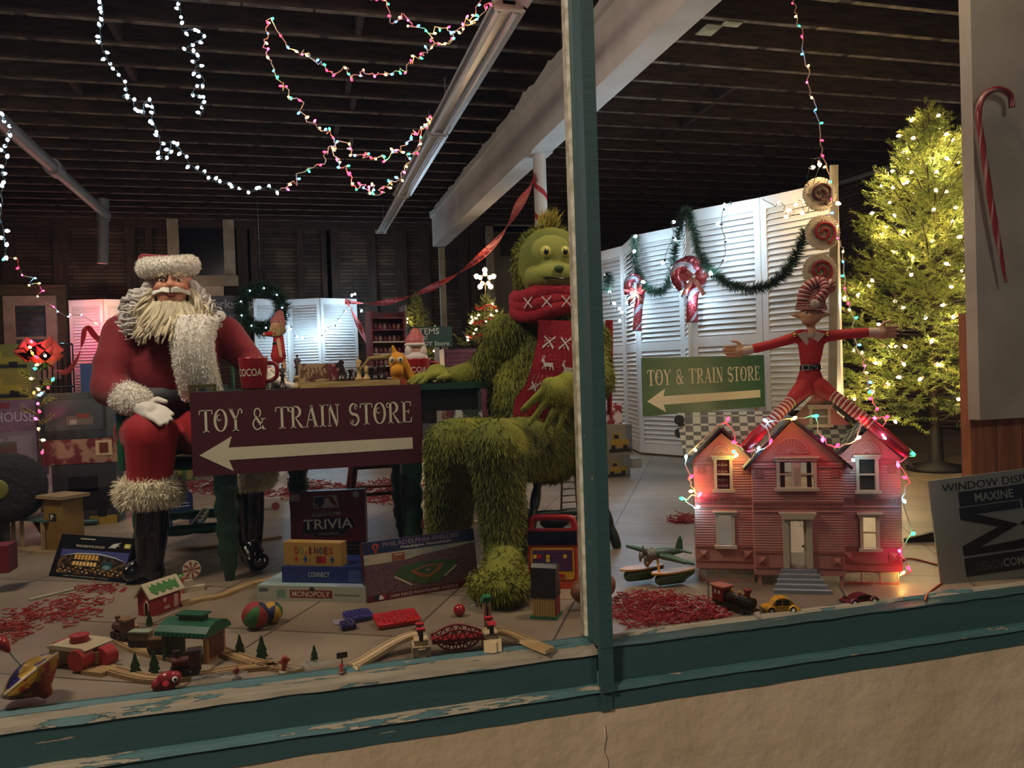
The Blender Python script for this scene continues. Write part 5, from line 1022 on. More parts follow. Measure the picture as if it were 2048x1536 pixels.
# candy props: lollipop stand and figures along the sill
o = fl(385, 1180); s1 = sc(o); t = thing('candy_scene', 'toy candy stand with a striped lollipop wheel and gumdrops behind the red barn', 'toy', o); f_ = Fr(o, (1, .1, 0), (0, 0, 1))
mb = MB(); mb.bx(f_, -.045, 0, .045, .02, -.03, .03); mb.bx(f_, -.045, .02, .0, .045, -.02, .02); part('base', mb, col('#b8ac90'), t)
mb = MB(); mb.cyl(f_.p(0, .02), f_.p(0, .06), .004, n=8); part('stick', mb, col('#c9c0a8'), t)
mb = MB(); mb.disc(f_, .0, .082, .034, -.005, .005, 28); mb.m = 1
for k in range(8): a = k*math.pi/4; mb.prism(f_, [(0, .082), (.032*math.cos(a), .082+.032*math.sin(a)), (.032*math.cos(a+.28), .082+.032*math.sin(a+.28))], .005, .006)
part('lollipop', mb, [col('#c9bfa6'), col('#8c3a26')], t)
mb = MB(); mb.ell(f_.p(-.04, .052), (.016, .014, .016)); part('gumdrop', mb, col('#4a7a2c'), t)
mb = MB(); mb.cyl(f_.p(-.035, 0, .035), f_.p(-.035, .05, .035), .005, n=8); mb.tube([f_.p(-.035, .05, .035), f_.p(-.03, .06, .035), f_.p(-.02, .058, .035)], .005, 6); part('cane', mb, col('#b55a50'), t)
def figurine(name, label, px, py, hpx, c1, c2):
    o = fl(px, py); h = hpx/sc(o); t = thing(name, label, 'figurine', o); mb = MB(); mb.lathe([(0, 0), (.35*h, 0), (.3*h, .12*h), (0, .14*h)], c=tuple(o), n=14); part('base', mb, col(c2), t)
    b = blob([(o+V((0, 0, .2*h)), o+V((0, 0, .6*h)), .2*h, .15*h), (o+V((0, 0, .75*h)), .16*h), (o+V((0, 0, .5*h)), o+V((.32*h, 0, .7*h)), .09*h, .06*h), (o+V((0, 0, .5*h)), o+V((-.34*h, 0, .62*h)), .09*h, .06*h), (o+V((0, 0, .8*h)), o+V((.02*h, 0, 1*h)), .08*h, .03*h)], .004, 2); part('body', b, col(c1, .35), t)
figurine('figurine', 'little red and orange figurine standing against the glass by the sill', 570, 1345, 38, '#b04434', '#b8a58a'); figurine('figurine', 'small dull red figurine beside the crumpled clear wrap', 474, 1358, 26, '#8f3a30', '#4a4038'); figurine('figurine', 'tiny red figurine below the wooden sign on the sill', 683, 1345, 22, '#8c3428', '#6e5a48')
mb = MB(); o = fl(684, 1330); f_ = Fr(o, (1, .1, 0), (0, 0, 1)); mb.bx(f_, -.014, .02, .016, .036, -.002, .002); mb.bx(f_, -.001, 0, .002, .02, -.001, .001); solo('tiny_sign', mb, col('#4a3a30'), 'tiny brown signboard among the figurines by the sill', 'sign')
o = fl(335, 1381); r_ = .024; b = blob([(o+V((0, 0, .026)), (.028, .022, .026)), (o+V((.02, 0, .03)), (.018, .018, .02)), (o+V((-.02, .0, .018)), (.02, .02, .018))], .003, 3); t = thing('toy_bird', 'round red toy bird with a white ringed eye at the sill', 'toy', o); part('body', b, col('#a32a30', .3), t)
for s_ in (-1,): mb = MB(); mb.ell(o+V((.022, -.018, .034)), (.008, .004, .008)); mb.m = 1; mb.ell(o+V((.023, -.0215, .034)), (.0045, .002, .0045)); part('eye', mb, [col('#d0c8bc', .3), col('#101014', .3)], t)
WRAP = mat('clear_wrap', '#c8ccc8', .12, alpha=.22)
for px, py, w_, lb in ((440, 1362, .09, 'crumpled clear plastic wrap on the sill between the figurines'), (620, 1340, .08, 'clear plastic wrap beside the orange figurine')):
    o = fl(px, py); mb = MB(); vs = []
    for j in range(7):
        for i in range(9): x, y = (i/8-.5)*w_*1.6, (j/6-.5)*.05; vs.append(o+V((x, y, .008+.03*abs(noise.noise(V((x*40, y*40, px)))))))
    mb.add(vs, [(j*9+i, j*9+i+1, (j+1)*9+i+1, (j+1)*9+i) for j in range(6) for i in range(8)], False); solo('plastic_wrap', mb, WRAP, lb, 'plastic wrap')
# brown rounded toy behind the mullion
o = fl(1188, 1207); mb = MB(); mb.lathe([(0, -.1), (.02, -.095), (.04, -.07), (.055, -.02), (.055, .02), (.04, .07), (.02, .095), (0, .1)], Fr(o+V((0, 0, .055)), (0, 0, 1), (.5, -1, 0)), 20); solo('football', mb, mat('brown_leather', '#7a4c34', .5, bump=.5, bscale=60), 'brown leather ball half hidden behind the window mullion', 'ball')
# ================================================================== DOLLHOUSE AND THE RIGHT WINDOW
HF, HW, _h = face_frame((1393, 1163), (1803, 1172), (1393, 900)); kx = HW/410
def hp(px, py, z=0):  # photo pixel -> house front coordinates
    d = ray(px, py); o = HF.p(0, 0, z); t = (o-CAM).dot(HF.n)/d.dot(HF.n); q = CAM+d*t-HF.o; return q.dot(HF.u), q.dot(HF.v)
PK, PK2, TRM = col('#c48476', .45), col('#b07064', .45), col('#cdbfa2', .45); EAVE = col('#241a18', .6); STEP = col('#8a9096', .6); PKL = col('#d8a498', .45)
dh = thing('dollhouse', 'large pink victorian dollhouse with three gables, cream trim and grey front steps', 'dollhouse', HF.p(HW/2, 0, -.14))
ZC, ZS, DP = .035, 0.0, .27
def wing(x0, x1, yb, ye, apex, z, holes, cx_=None):
    """front wall with real window holes, clapboards and bands; pentagon outline under the gable"""
    mb = MB(); mb.m = 0; cx_ = cx_ if cx_ is not None else (x0+x1)/2
    xs_ = sorted({x0, x1, *[h[0] for h in holes], *[h[2] for h in holes]}); ys_ = sorted({yb, ye, *[h[1] for h in holes], *[h[3] for h in holes]})
    for i in range(len(xs_)-1):
        for j in range(len(ys_)-1):
            mx, my = (xs_[i]+xs_[i+1])/2, (ys_[j]+ys_[j+1])/2
            if not any(h[0] < mx < h[2] and h[1] < my < h[3] for h in holes): mb.bx(HF, xs_[i], ys_[j], xs_[i+1], ys_[j+1], z-.006, z)
    mb.prism(HF, [(x0, ye), (x1, ye), (cx_, apex)], z-.006, z)
    mb.bx(HF, x0, yb, x0+.005, ye, -DP, z-.006); mb.bx(HF, x1-.005, yb, x1, ye, -DP, z-.006)
    n = int((ye-yb)/.0095); mb.m = 0
    for k in range(n):
        y = yb+.0095*k+.002; seg = [(x0, x1)]
        for h in holes:
            if h[1]-.012 < y < h[3]+.012: seg = [s2 for a, b_ in seg for s2 in ((a, min(b_, h[0]-.012)), (max(a, h[2]+.012), b_)) if s2[1]-s2[0] > .002]
        if y-yb > .085:
            for a, b_ in seg: mb.add([HF.p(a, y, z), HF.p(b_, y, z), HF.p(b_, y+.003, z+.0022), HF.p(a, y+.003, z+.0022), HF.p(b_, y+.0085, z), HF.p(a, y+.0085, z)], [(0, 1, 2, 3), (3, 2, 4, 5)], False)
    part('wall', mb, PK, dh)
    mb = MB()
    for y, t_ in ((yb+.028, .003), (yb+.082, .004), (yb+(ye-yb)*.56, .003), (yb+(ye-yb)*.60, .003), (yb+(ye-yb)*.64, .003), (ye-.02, .004)):
        seg = [(x0, x1)]
        for h in holes:
            if h[1]-.01 < y < h[3]+.01: seg = [s2 for a, b_ in seg for s2 in ((a, min(b_, h[0]-.012)), (max(a, h[2]+.012), b_)) if s2[1]-s2[0] > .002]
        for a, b_ in seg: mb.bx(HF, a, y, b_, y+t_, z, z+.005)
    for xx_ in (x0+.028, x1-.028):
        mb.bx(HF, xx_-.018, yb+.036, xx_+.018, yb+.072, z, z+.003); mb.add([HF.p(xx_-.014, yb+.04, z+.003), HF.p(xx_+.014, yb+.04, z+.003), HF.p(xx_+.014, yb+.068, z+.003), HF.p(xx_-.014, yb+.068, z+.003), HF.p(xx_, yb+.054, z+.012)], [(0, 1, 4), (1, 2, 4), (2, 3, 4), (3, 0, 4)], False)
        mb.bx(HF, xx_-.014, ye-.055, xx_+.014, ye-.025, z, z+.004)
    for k in range(int((x1-x0)/.008)): xx_ = x0+.008*k+.002; mb.bx(HF, xx_, yb+(ye-yb)*.61, xx_+.004, yb+(ye-yb)*.635, z, z+.004) if not any(h[0]-.012 < xx_ < h[2]+.012 and h[1] < yb+(ye-yb)*.62 < h[3] for h in holes) else None
    part('banding', mb, PK2, dh)
def win(x0, y0, x1, y1, z, rail=True, hood=.012, cols=1, label=None, print_=None):
    mb = MB(); t_ = .011; mb.bx(HF, x0-t_, y0, x0, y1, z-.006, z+.008); mb.bx(HF, x1, y0, x1+t_, y1, z-.006, z+.008); mb.bx(HF, x0-t_*1.5, y1, x1+t_*1.5, y1+t_, z-.006, z+.012); mb.bx(HF, x0-t_*1.9, y1+t_, x1+t_*1.9, y1+t_+.005, z-.006, z+.018); mb.bx(HF, x0-t_*1.6, y0-t_, x1+t_*1.6, y0, z-.006, z+.018)
    if rail: mb.bx(HF, x0, (y0+y1)/2-.003, x1, (y0+y1)/2+.003, z-.004, z+.003)
    if cols == 2: xm = (x0+x1)/2; mb.bx(HF, xm-.016, y0, xm+.016, y1, z-.006, z+.008); [mb.bx(HF, xm-.012+.006*k, y0+.01, xm-.009+.006*k, y1-.02, z+.008, z+.01) for k in range(4)]
    w_ = part('window', mb, TRM, dh, label)
    if print_:
        mb = MB(); mb.bx(HF, x0, y0, x1, y1, z-.012, z-.010); part('curtain', mb, col('#5c1420'), w_)
        mb = MB()
        for yy in (.1, .3, .58, .8):
            for k in range(3): mb.stroke(HF, [(x0+(x1-x0)*(.1+.28*k+.03*j), y0+(y1-y0)*(yy+(.03 if j % 2 else -.02)*(1+k % 2))) for j in range(7)], .003, z-.0095)
        part('curtain_print', mb, col('#c7a79a'), w_)
    return w_
L0, L1 = hp(1393, 1140)[0], hp(1513, 1140)[0]; C0, C1 = hp(1508, 1145)[0], hp(1687, 1145)[0]; R0_, R1_ = hp(1680, 1145)[0], hp(1806, 1145)[0]
yb_s = hp(1450, 1137)[1]; yb_c = hp(1590, 1151, ZC)[1]; ye_ = hp(1450, 918)[1]
def hh_(a, b_, c, d, z=0): (x0, y1), (x1, y0) = hp(a, b_, z), hp(c, d, z); return (x0, y0, x1, y1)
wl1, wl2 = hh_(1433, 919, 1460, 978), hh_(1437, 1030, 1464, 1090); wr1, wr2 = hh_(1717, 918, 1751, 980), hh_(1725, 1034, 1753, 1096)
wc = hh_(1558, 922, 1627, 975, ZC); dr = hh_(1576, 1038, 1614, 1136, ZC)
wing(L0, L1, yb_s, ye_, hp(1443, 866)[1], ZS, [wl1, wl2], hp(1443, 866)[0]); wing(R0_, R1_, yb_s, ye_, hp(1735, 860)[1], ZS, [wr1, wr2], hp(1735, 860)[0]); wing(C0, C1, yb_c, hp(1590, 925, ZC)[1], hp(1584, 842, ZC)[1], ZC, [wc, dr], hp(1584, 842, ZC)[0])
win(*wl1, ZS, print_=1, label='dollhouse window with a maroon printed curtain'); win(*wl2, ZS, rail=False); win(*wr1, ZS); win(*wr2, ZS); win(*wc, ZC, cols=2)
mb = MB(); mb.bx(HF, wr1[0], wr1[1], wr1[2], wr1[3], -.012, -.010); part('curtain', mb, col('#33382c'), dh)
mb = MB(); mb.bx(HF, wc[0]+.004, wc[1], wc[0]+.02, wc[3], ZC-.014, ZC-.010); mb.bx(HF, wc[2]-.02, wc[1], wc[2]-.004, wc[3], ZC-.014, ZC-.010); part('curtain', mb, col('#3a1a20'), dh)
# door frame, door, steps, skirting
mb = MB(); a = dr; mb.bx(HF, a[0]-.02, a[1]-.0, a[0], a[3]+.004, ZC-.006, ZC+.012); mb.bx(HF, a[2], a[1], a[2]+.02, a[3]+.004, ZC-.006, ZC+.012); mb.prism(HF, [(a[0]-.022, a[3]+.004), (a[2]+.022, a[3]+.004), (a[2]+.034, a[3]+.026), (a[0]-.034, a[3]+.026)], ZC-.006, ZC+.03); part('door_frame', mb, TRM, dh)
mb = MB(); mb.bx(HF, a[0], a[1], a[0]+.008, a[3], ZC-.006, ZC-.0); mb.bx(HF, a[2]-.008, a[1], a[2], a[3], ZC-.006, 0+ZC); mb.bx(HF, a[0], a[1], a[2], a[1]+.012, ZC-.006, ZC); mb.bx(HF, a[0], a[3]-.008, a[2], a[3], ZC-.006, ZC); do = part('door', mb, TRM, dh)
mb = MB(); mb.ell((a[2]-.012, a[1]+(a[3]-a[1])*.45, ZC+.004), .005, 10, 6, HF); part('door_knob', mb, BLACK, do)
yt = a[1]-.002
mb = MB(); n = 5; zf = ZC+.10
for k in range(n):
    f = k/n; g = (k+1)/n; wd = .052+.046*(1-(1-g)); xm = (a[0]+a[2])/2; mb.bx(HF, xm-wd, 0, xm+wd, yt*(1-f)-.0, ZC+.002+(zf-ZC)*f, ZC+.002+(zf-ZC)*g)
part('front_steps', mb, STEP, dh)
for x0, x1, z in ((L0+.012, L1-.008, -.012), (R0_+.01, R1_-.012, -.012)):
    mb = MB(); mb.bx(HF, x0, 0, x1, .008, z-.004, z); mb.bx(HF, x0, yb_s-.008, x1, yb_s, z-.004, z)
    for f in (0, .33, .66, .985): mb.bx(HF, x0+(x1-x0)*f, 0, x0+(x1-x0)*f+.004, yb_s, z-.004, z+.001)
    part('skirting', mb, PK, dh)
    mb = MB(); m_ = int((x1-x0)/.007)
    for k in range(-5, m_): 
        for s_ in (1, -1):
            xa = x0+.007*k; H_ = yb_s; pts = [(xa, .004), (xa+H_, H_)] if s_ > 0 else [(xa, H_), (xa+H_, .004)]; q0 = max(x0, pts[0][0]); q1 = min(x1, pts[1][0])
            if q1-q0 > .004: fy = lambda x: pts[0][1]+(pts[1][1]-pts[0][1])*(x-pts[0][0])/(pts[1][0]-pts[0][0]); mb.stroke(HF, [(q0, fy(q0)), (q1, fy(q1))], .0012, z-.001-(.0005 if s_ > 0 else 0))
    part('lattice', mb, TRM, dh)
for xx_ in (C0+.012, C1-.016): mb = MB(); mb.bx(HF, xx_, 0, xx_+.012, yb_c, ZC-.02, ZC-.006); part('foundation_post', mb, PK, dh)
mb = MB(); mb.bx(HF, L0, yb_s-.003, R1_, yb_s+.002, -DP, -.007); mb.bx(HF, C0, yb_c, C1, yb_c+.004, -.01, ZC-.007); part('floor_board', mb, col('#8a7350'), dh)
mb = MB(); y_ = hp(1450, 1000)[1]; mb.bx(HF, L0+.006, y_, R1_-.006, y_+.005, -DP, -.008); part('upper_floor', mb, col('#8a7350'), dh)
# roofs: gable slopes with dark barge edges, checkered shingles
SH = mat('grey_shingles', '#6a6a60', .7); N_, L_ = nodes(SH); tcs = N_.new('ShaderNodeTexCoord'); chk = N_.new('ShaderNodeTexChecker'); chk.inputs['Scale'].default_value = 34; chk.inputs['Color1'].default_value = (*rgb('#a6a796'), 1); chk.inputs['Color2'].default_value = (*rgb('#4d4c46'), 1); mpp = N_.new('ShaderNodeMapping'); mpp.inputs['Rotation'].default_value = (0, 0, math.atan2(HF.u.y, HF.u.x)*-1); L_.new(tcs.outputs['Object'], mpp.inputs[0]); L_.new(mpp.outputs[0], chk.inputs[0]); L_.new(chk.outputs[0], N_['Principled BSDF'].inputs['Base Color'])
def slope(a, b_, zf_, zb, th_=.006, name='roof'):
    (ax_, ay), (bx__, by) = a, b_; d = V((bx__-ax_, by-ay)).normalized(); nn = V((-d.y, d.x)); nn = nn if nn.y > 0 else -nn
    mb = MB(); mb.prism(HF, [(ax_, ay), (bx__, by), (bx__+nn.x*th_, by+nn.y*th_), (ax_+nn.x*th_, ay+nn.y*th_)], zb, zf_-.004); rf = part(name, mb, SH, dh)
    mb = MB(); mb.prism(HF, [(ax_, ay-.004), (bx__, by-.004), (bx__+nn.x*(th_+.001), by+nn.y*(th_+.001)), (ax_+nn.x*(th_+.001), ay+nn.y*(th_+.001))], zf_-.004, zf_); part('barge_board', mb, EAVE, rf)
slope(hp(1379, 924, .03), hp(1443, 857, .03), .03, -.1); slope(hp(1443, 857, .03), hp(1503, 917, .03), .03, -.1)
slope(hp(1676, 908, .03), hp(1734, 850, .03), .03, -.1); slope(hp(1734, 850, .03), hp(1825, 934, .03), .03, -.1)
slope(hp(1490, 940, .075), hp(1583, 836, .075), .075, -.1); slope(hp(1583, 836, .075), hp(1704, 938, .075), .075, -.1)
ux = -.11; slope(hp(1530, 868, ux+.02), hp(1632, 779, ux+.02), ux+.02, -DP-.02); slope(hp(1632, 779, ux+.02), hp(1752, 872, ux+.02), ux+.02, -DP-.02)
(ax_, ay), (bx__, by), (cx_, cy_) = hp(1545, 880, ux), hp(1735, 880, ux), hp(1632, 787, ux); uw = hh_(1624, 818, 1655, 848, ux)
mb = MB(); mb.prism(HF, [(ax_, ay), (bx__, by), (cx_, cy_)], ux-.006, ux); mb.m = 1; mb.bx(HF, ax_, ay, bx__, ay+.006, ux, ux+.004)
for k in range(16): mb.bx(HF, ax_+(bx__-ax_)*(.12+.045*k), ay+.012, ax_+(bx__-ax_)*(.12+.045*k)+.004, ay+.022, ux, ux+.003)
part('wall', mb, [PK, PK2], dh); win(*uw, ux+.001); mb = MB(); mb.bx(HF, uw[0], uw[1], uw[2], uw[3], ux, ux+.002); part('window_pane', mb, col('#8a8672', .2), dh)
# hipped roof of the rear with checkered shingles
b0, b1, t0, t1 = hp(1367, 912, -.02), hp(1560, 880, -.02), hp(1352, 826, -.15), hp(1540, 822, -.15)
mb = MB(); vs = [HF.p(b0[0], b0[1], -.02), HF.p(R1_+.01, b0[1], -.02), HF.p(t1[0]+.19, t1[1], -.16), HF.p(t0[0], t0[1], -.15), HF.p(b0[0], b0[1], -DP-.02), HF.p(R1_+.01, b0[1], -DP-.02)]
mb.add(vs, [(0, 1, 2, 3), (4, 0, 3), (5, 4, 3, 2), (1, 5, 2)], False); part('main_roof', mb, SH, dh)
for r_, (bx__, by) in enumerate(()): pass
fan = []
for cxp, cyp, rp, z in ((1443, 906, 17, 0), (1583, 908, 33, ZC), (1733, 908, 26, 0)):
    x, y = hp(cxp, cyp, z); r_ = rp*kx; mb = MB(); mb.prism(HF, [(x+r_*math.cos(math.pi*i/16), y+r_*math.sin(math.pi*i/16)) for i in range(17)], z, z+.003)
    mb.m = 1; mb.tube([HF.p(x+r_*math.cos(math.pi*i/16), y+r_*math.sin(math.pi*i/16), z+.003) for i in range(17)], .0018, 5)
    for k in range(13): a_ = math.pi*(k+.5)/13; mb.stroke(HF, [(x+r_*.2*math.cos(a_), y+r_*.2*math.sin(a_)), (x+r_*.95*math.cos(a_), y+r_*.95*math.sin(a_))], .0022, z+.0045)
    part('fan_ornament', mb, [PK2, PKL], dh)
q = fl(1364, 900, .42); mb = MB(); x, y = hp(1359, 850, -.12)
for k in range(2): mb.cyl(HF.p(x, y+.02-.05*k, -.13), HF.p(x-.0, y+.02-.05*k, -.10), .02, n=14)
part('side_bay', mb, col('#2c2b28'), dh)
# ---- elf astride the roof
EB = HF.p(*hp(1625, 790, -.06), -.06); ef = thing('elf_doll', 'thin striped elf doll in red astride the dollhouse roof with arms stretched out', 'elf doll', EB)
def E(px, py, z=-.05): return HF.p(*hp(px, py, z), z)
KX = kx
hc = E(1622, 630); EL = mat('elf_skin', '#c4946e', .45)
b = blob([(E(1620, 770), E(1620, 720), .038*1, .03), (E(1620, 720), E(1622, 680), .034, .04), (E(1622, 680), E(1622, 655), .02, .016), (hc, (.042, .036, .036)), (hc+HF.u*(-.012)+HF.v*(-.018)+HF.n*.01, (.026, .022, .022)), (hc+HF.n*.036+HF.u*(-.008)-HF.v*.004, .009), (hc-HF.u*.04, hc-HF.u*.075+HF.v*.004, .012, .004), (hc+HF.u*.04, hc+HF.u*.07+HF.v*.0, .012, .004), (E(1598, 668), E(1545, 688), .014, .013), (E(1545, 688), E(1492, 701), .013, .01), (E(1648, 672), E(1690, 668), .014, .013), (E(1690, 668), E(1742, 665), .013, .01)], .005, 3); part('body', b, EL, ef)
for s_ in (-1, 1): e = hc+HF.u*(-.008+s_*.014)+HF.n*.033+HF.v*.008; mb = MB(); mb.ell(e, .0055, 10, 8); mb.m = 1; mb.ell(e+HF.n*.004, .0028, 8, 6); part('eye', mb, [mat('elf_eye_white', '#cfc8bb', .3), BLACK], ef)
ERED = mat('elf_red', '#a81a18', .75)
b = blob([(E(1620, 765), E(1620, 735), .05, .034), (E(1620, 735), E(1622, 690), .033, .046), (E(1600, 672), E(1645, 674), .026, .026), (E(1600, 672), E(1540, 690), .022, .018), (E(1540, 690), E(1510, 697), .018, .019), (E(1645, 674), E(1690, 668), .022, .019), (E(1690, 668), E(1733, 665), .019, .019)], .0055, 3); part('tunic', b, ERED, ef)
mb = MB(); fr3 = Fr(E(1621, 735), HF.u, -HF.n); mb.lathe([(.034, -.01), (.039, -.009), (.039, .009), (.034, .01)], fr3, 24); BT = part('belt', mb, BLACK, ef)
mb = MB(); x, y = hp(1611, 735, -.01); mb.bx(HF, x-.013, y-.011, x+.013, y+.011, -.012, -.008); mb.m = 1; mb.bx(HF, x-.008, y-.006, x+.008, y+.006, -.009, -.006); part('buckle', mb, [col('#9c8c70', .3), BLACK], BT)
for (x0, y0), (x1, y1) in (((1503, 699), (1488, 702)), ((1737, 665), (1755, 665))):
    mb = MB(); caps(mb, E(x0, y0), E(x1, y1), .017, .018); part('cuff', mb, mat('elf_cuff', '#c3ab98', .9), ef)
for s_, w0, d_ in ((-1, E(1488, 702), -HF.u), (1, E(1755, 665), HF.u)):
    pr = []; hand(pr, w0, w0+d_*.016, d_, HF.v*.8+HF.n*.2, HF.n, .62, .12, 1, .0085, .075, .3); b = blob(pr, .0026, 2); part('hand', b, EL, ef)
mb = MB()
for s_ in (-1, 1): mb.prism(HF, [(E_[0], E_[1]) for E_ in [hp(1622, 700, -.012), hp(1622+s_*28, 668, -.012), hp(1622+s_*10, 662, -.012)]], -.014, -.010)
mb.ell(E(1622, 672, -.03), (.03, .02, .014)); part('collar', mb, mat('elf_collar', '#b5a292', .9), ef)
for px, py in ((1589, 670), (1655, 668)): mb = MB(); mb.ell(E(px, py, -.02), .009); part('jingle_bell', mb, col('#b08a48', .25, metal=1), ef)
STW = mat('elf_stripe_cream', '#c7a595', .8); STR = mat('elf_stripe_red', '#8c1c20', .8)
def striped(pts, rfun, name, n_=26, z=0):
    sp = smoothpath(pts, 10); acc = [0]
    for a, b_ in zip(sp, sp[1:]): acc.append(acc[-1]+(b_-a).length)
    def P_(s_): j = max(k for k in range(len(acc)-1) if acc[k] <= s_+1e-9); return sp[j].lerp(sp[j+1], min(1, (s_-acc[j])/max(1e-9, acc[j+1]-acc[j])))
    mb = MB()
    for k in range(n_):
        mb.m = k % 2; a, b_ = acc[-1]*k/n_, acc[-1]*(k+1)/n_; ra, rb = rfun(k/n_), rfun((k+1)/n_); e_ = .0012 if k % 2 else 0
        mb.tube([P_(a), P_((a+b_)/2), P_(b_)], [ra+e_*0, (ra+rb)/2+.0015, rb], 12)
    part(name, mb, [STW, STR], ef)
striped([hc+HF.v*.018, hc+HF.v*.05+HF.u*.004, E(1635, 585), E(1655, 572), E(1662, 585)], lambda t: .048*(1-t)**.55*(1-.15*t)+.010, 'hat', 40)
striped([E(1606, 600, -.02), E(1614, 575, -.02), E(1640, 562, -.02), E(1650, 580, .0), E(1634, 600, .0)], lambda t: .022-.010*t, 'hat_tip', 26)
mb = MB(); mb.ell(E(1630, 607, .005), .016); Pn, Nn = sample(mb, 500, 2); mb.blades(Pn, Nn, .006, .003, (0, 0, 0), 1); part('pompom', mb, mat('elf_pompom', '#c9b8a6', .9), ef)
for s_, hip, kn, an, toe in ((-1, E(1608, 775, -.02), E(1560, 825, .05), E(1512, 872, .075), E(1492, 893, .09)), (1, E(1640, 775, -.02), E(1690, 808, .02), E(1765, 868, .045), E(1812, 905, .06))):
    b = blob([(hip, hip.lerp(kn, .45), .036, .026)], .006, 2); part('short_leg', b, ERED, ef)
    striped([hip.lerp(kn, .35), kn, kn.lerp(an, .75)], lambda t: .022-.002*t, 'stocking', 24)
    b = blob([(kn.lerp(an, .6), an, .021, .022), (an, toe, .024, .018)], .005, 3); part('boot', b, mat('elf_boot_red', '#a01420', .35), ef)
# ---- green sign
A, B = at(1287, 833, 4.72), at(1531, 822, 5.12); C = at(1283, 716, 4.72); u = B-A; u.z = 0; hgt = (C-A).length; fr = Fr(A, u, (0, 0, 1)); W_ = u.length
gs = arrow_sign('store_sign', 'green toy and train store sign with arrow behind the dollhouse', fr, W_, hgt, mat('green_board', '#2c5632', .35), A)
mb = MB(); x = W_*.93; mb.cyl(fr.p(x, hgt*.6, -.012), V((fr.p(x, 0, -.012).x, fr.p(x, 0, -.012).y, 0)), .008, n=8); part('stake', mb, WOODM, gs)
# ---- plane with floats
o = fl(1330, 1172); s1 = sc(o); u = (RT*.93+V((FW.x, FW.y, 0))*.35); u.z = 0; fr = Fr(o, u, (0, 0, 1)); t = thing('toy_seaplane', 'green toy seaplane on two green and yellow floats beside the dollhouse', 'toy plane', o)
GP, GY = col('#3c5a44', .35), col('#c98a2c', .4)
k = 1/s1
for zz, xo, yo in ((.0, 18, 0), (-.075, -30, 4)):
    b = blob([(fr.p((xo-28)*k, 14*k+yo*k, zz), fr.p((xo+18)*k, 15*k+yo*k, zz), .022, .025), (fr.p((xo+15)*k, 15*k+yo*k, zz), fr.p((xo+46)*k, 22*k+yo*k, zz), .022, .012)], .004, 3); b.v = [(x, y, max(z, .002)) for x, y, z in b.v]
    fo = part('float', b, col('#33502e', .4), t); mb = MB(); mb.prism(Fr(fr.p(0, 28*k+yo*k, zz), fr.u, -fr.n), [((xo+48*math.cos(a)+(4 if math.cos(a) > 0 else 0))*k, 18*k*math.sin(a)*(1 if math.cos(a) < 0 else .85)) for a in [2*math.pi*i/24 for i in range(24)]], -.003, .003); part('deck', mb, GY, fo)
b = blob([(fr.p(-20*k, 62*k, -.04), fr.p(20*k, 62*k, -.04), .022, .018), (fr.p(20*k, 62*k, -.04), fr.p(58*k, 60*k, -.04), .018, .007)], .004, 3); part('fuselage', b, GP, t)
mb = MB(); wl = Fr(fr.p(0, 58*k, -.04), -fr.n, fr.u)
for s_ in (-1, 1):
    b = blob([(fr.p(0, 58*k, -.04+s_*.02), fr.p((30 if s_ > 0 else -42)*k, (50 if s_ > 0 else 70)*k, -.04+s_*.1), .012, .007), (fr.p(14*k, 57*k, -.04+s_*.02), fr.p((46 if s_ > 0 else -30)*k, (46 if s_ > 0 else 68)*k, -.04+s_*.1), .01, .007)], .004, 4); part('wing', b, GP, t)
    b = blob([(fr.p(50*k, 62*k, -.04), fr.p((62 if s_ > 0 else 44)*k, 60*k, -.04+s_*.045), .007, .004)], .003, 2); part('tailplane', b, GP, t)
mb = MB(); mb.prism(Fr(fr.p(0, 0, -.04), fr.u, fr.v), [(38*k, 62*k), (57*k, 62*k), (56*k, 82*k), (52*k, 92*k), (46*k, 84*k)], -.003, .003); part('fin', mb, GP, t)
mb = MB(); mb.ell(fr.p(-24*k, 60*k, -.04), (.017, .017, .026)); mb.cyl(fr.p(-28*k, 60*k, -.04), fr.p(-12*k, 62*k, -.04), .02, .025, 16); part('engine', mb, col('#6f695c', .5), t)
mb = MB(); 
for a_ in range(3): r5 = math.radians(80+120*a_); mb.ell(fr.p(-36*k, 60*k, -.04)+(fr.v*math.sin(r5)+fr.n*math.cos(r5))*.022, (.005, .008, .02), 8, 6)
mb.ell(fr.p(-38*k, 60*k, -.04), .008); part('propeller', mb, col('#6f695c', .5), t)
mb = MB(); mb.cyl(fr.p(-12*k, 24*k, 0), fr.p(-6*k, 52*k, -.03), .005, n=8); mb.cyl(fr.p(-22*k, 28*k, -.075), fr.p(-8*k, 52*k, -.05), .005, n=8); part('strut', mb, GY, t)
# ---- steam engine and yellow car
o = fl(1432, 1208); B = fl(1512, 1234); fr = Fr(o, B-o, (0, 0, 1)); L = (B-o).length; s1 = sc(o); k = 1/s1; t = thing('toy_locomotive', 'black and red die-cast toy locomotive in front of the dollhouse', 'toy train', fr.p(L/2, 0)); K1 = col('#1b1a18', .25); GD = col('#a8842c', .25, metal=1)
mb = MB(); mb.bx(fr, .0, 8*k, L, 13*k, -.018, .018); part('chassis', mb, K1, t)
mb = MB(); mb.cyl(fr.p(L*.28, 24*k, 0), fr.p(L*.95, 24*k, 0), 10*k, n=18); mb.m = 1
for f in (.4, .6, .8): mb.cyl(fr.p(L*f, 24*k, 0), fr.p(L*f+.002, 24*k, 0), 10.6*k, n=18)
part('boiler', mb, [K1, GD], t)
mb = MB(); mb.bx(fr, L*.02, 13*k, L*.3, 40*k, -.02, .02); mb.m = 1; mb.bx(fr, -L*.03, 40*k, L*.34, 43*k, -.025, .025); mb.m = 2
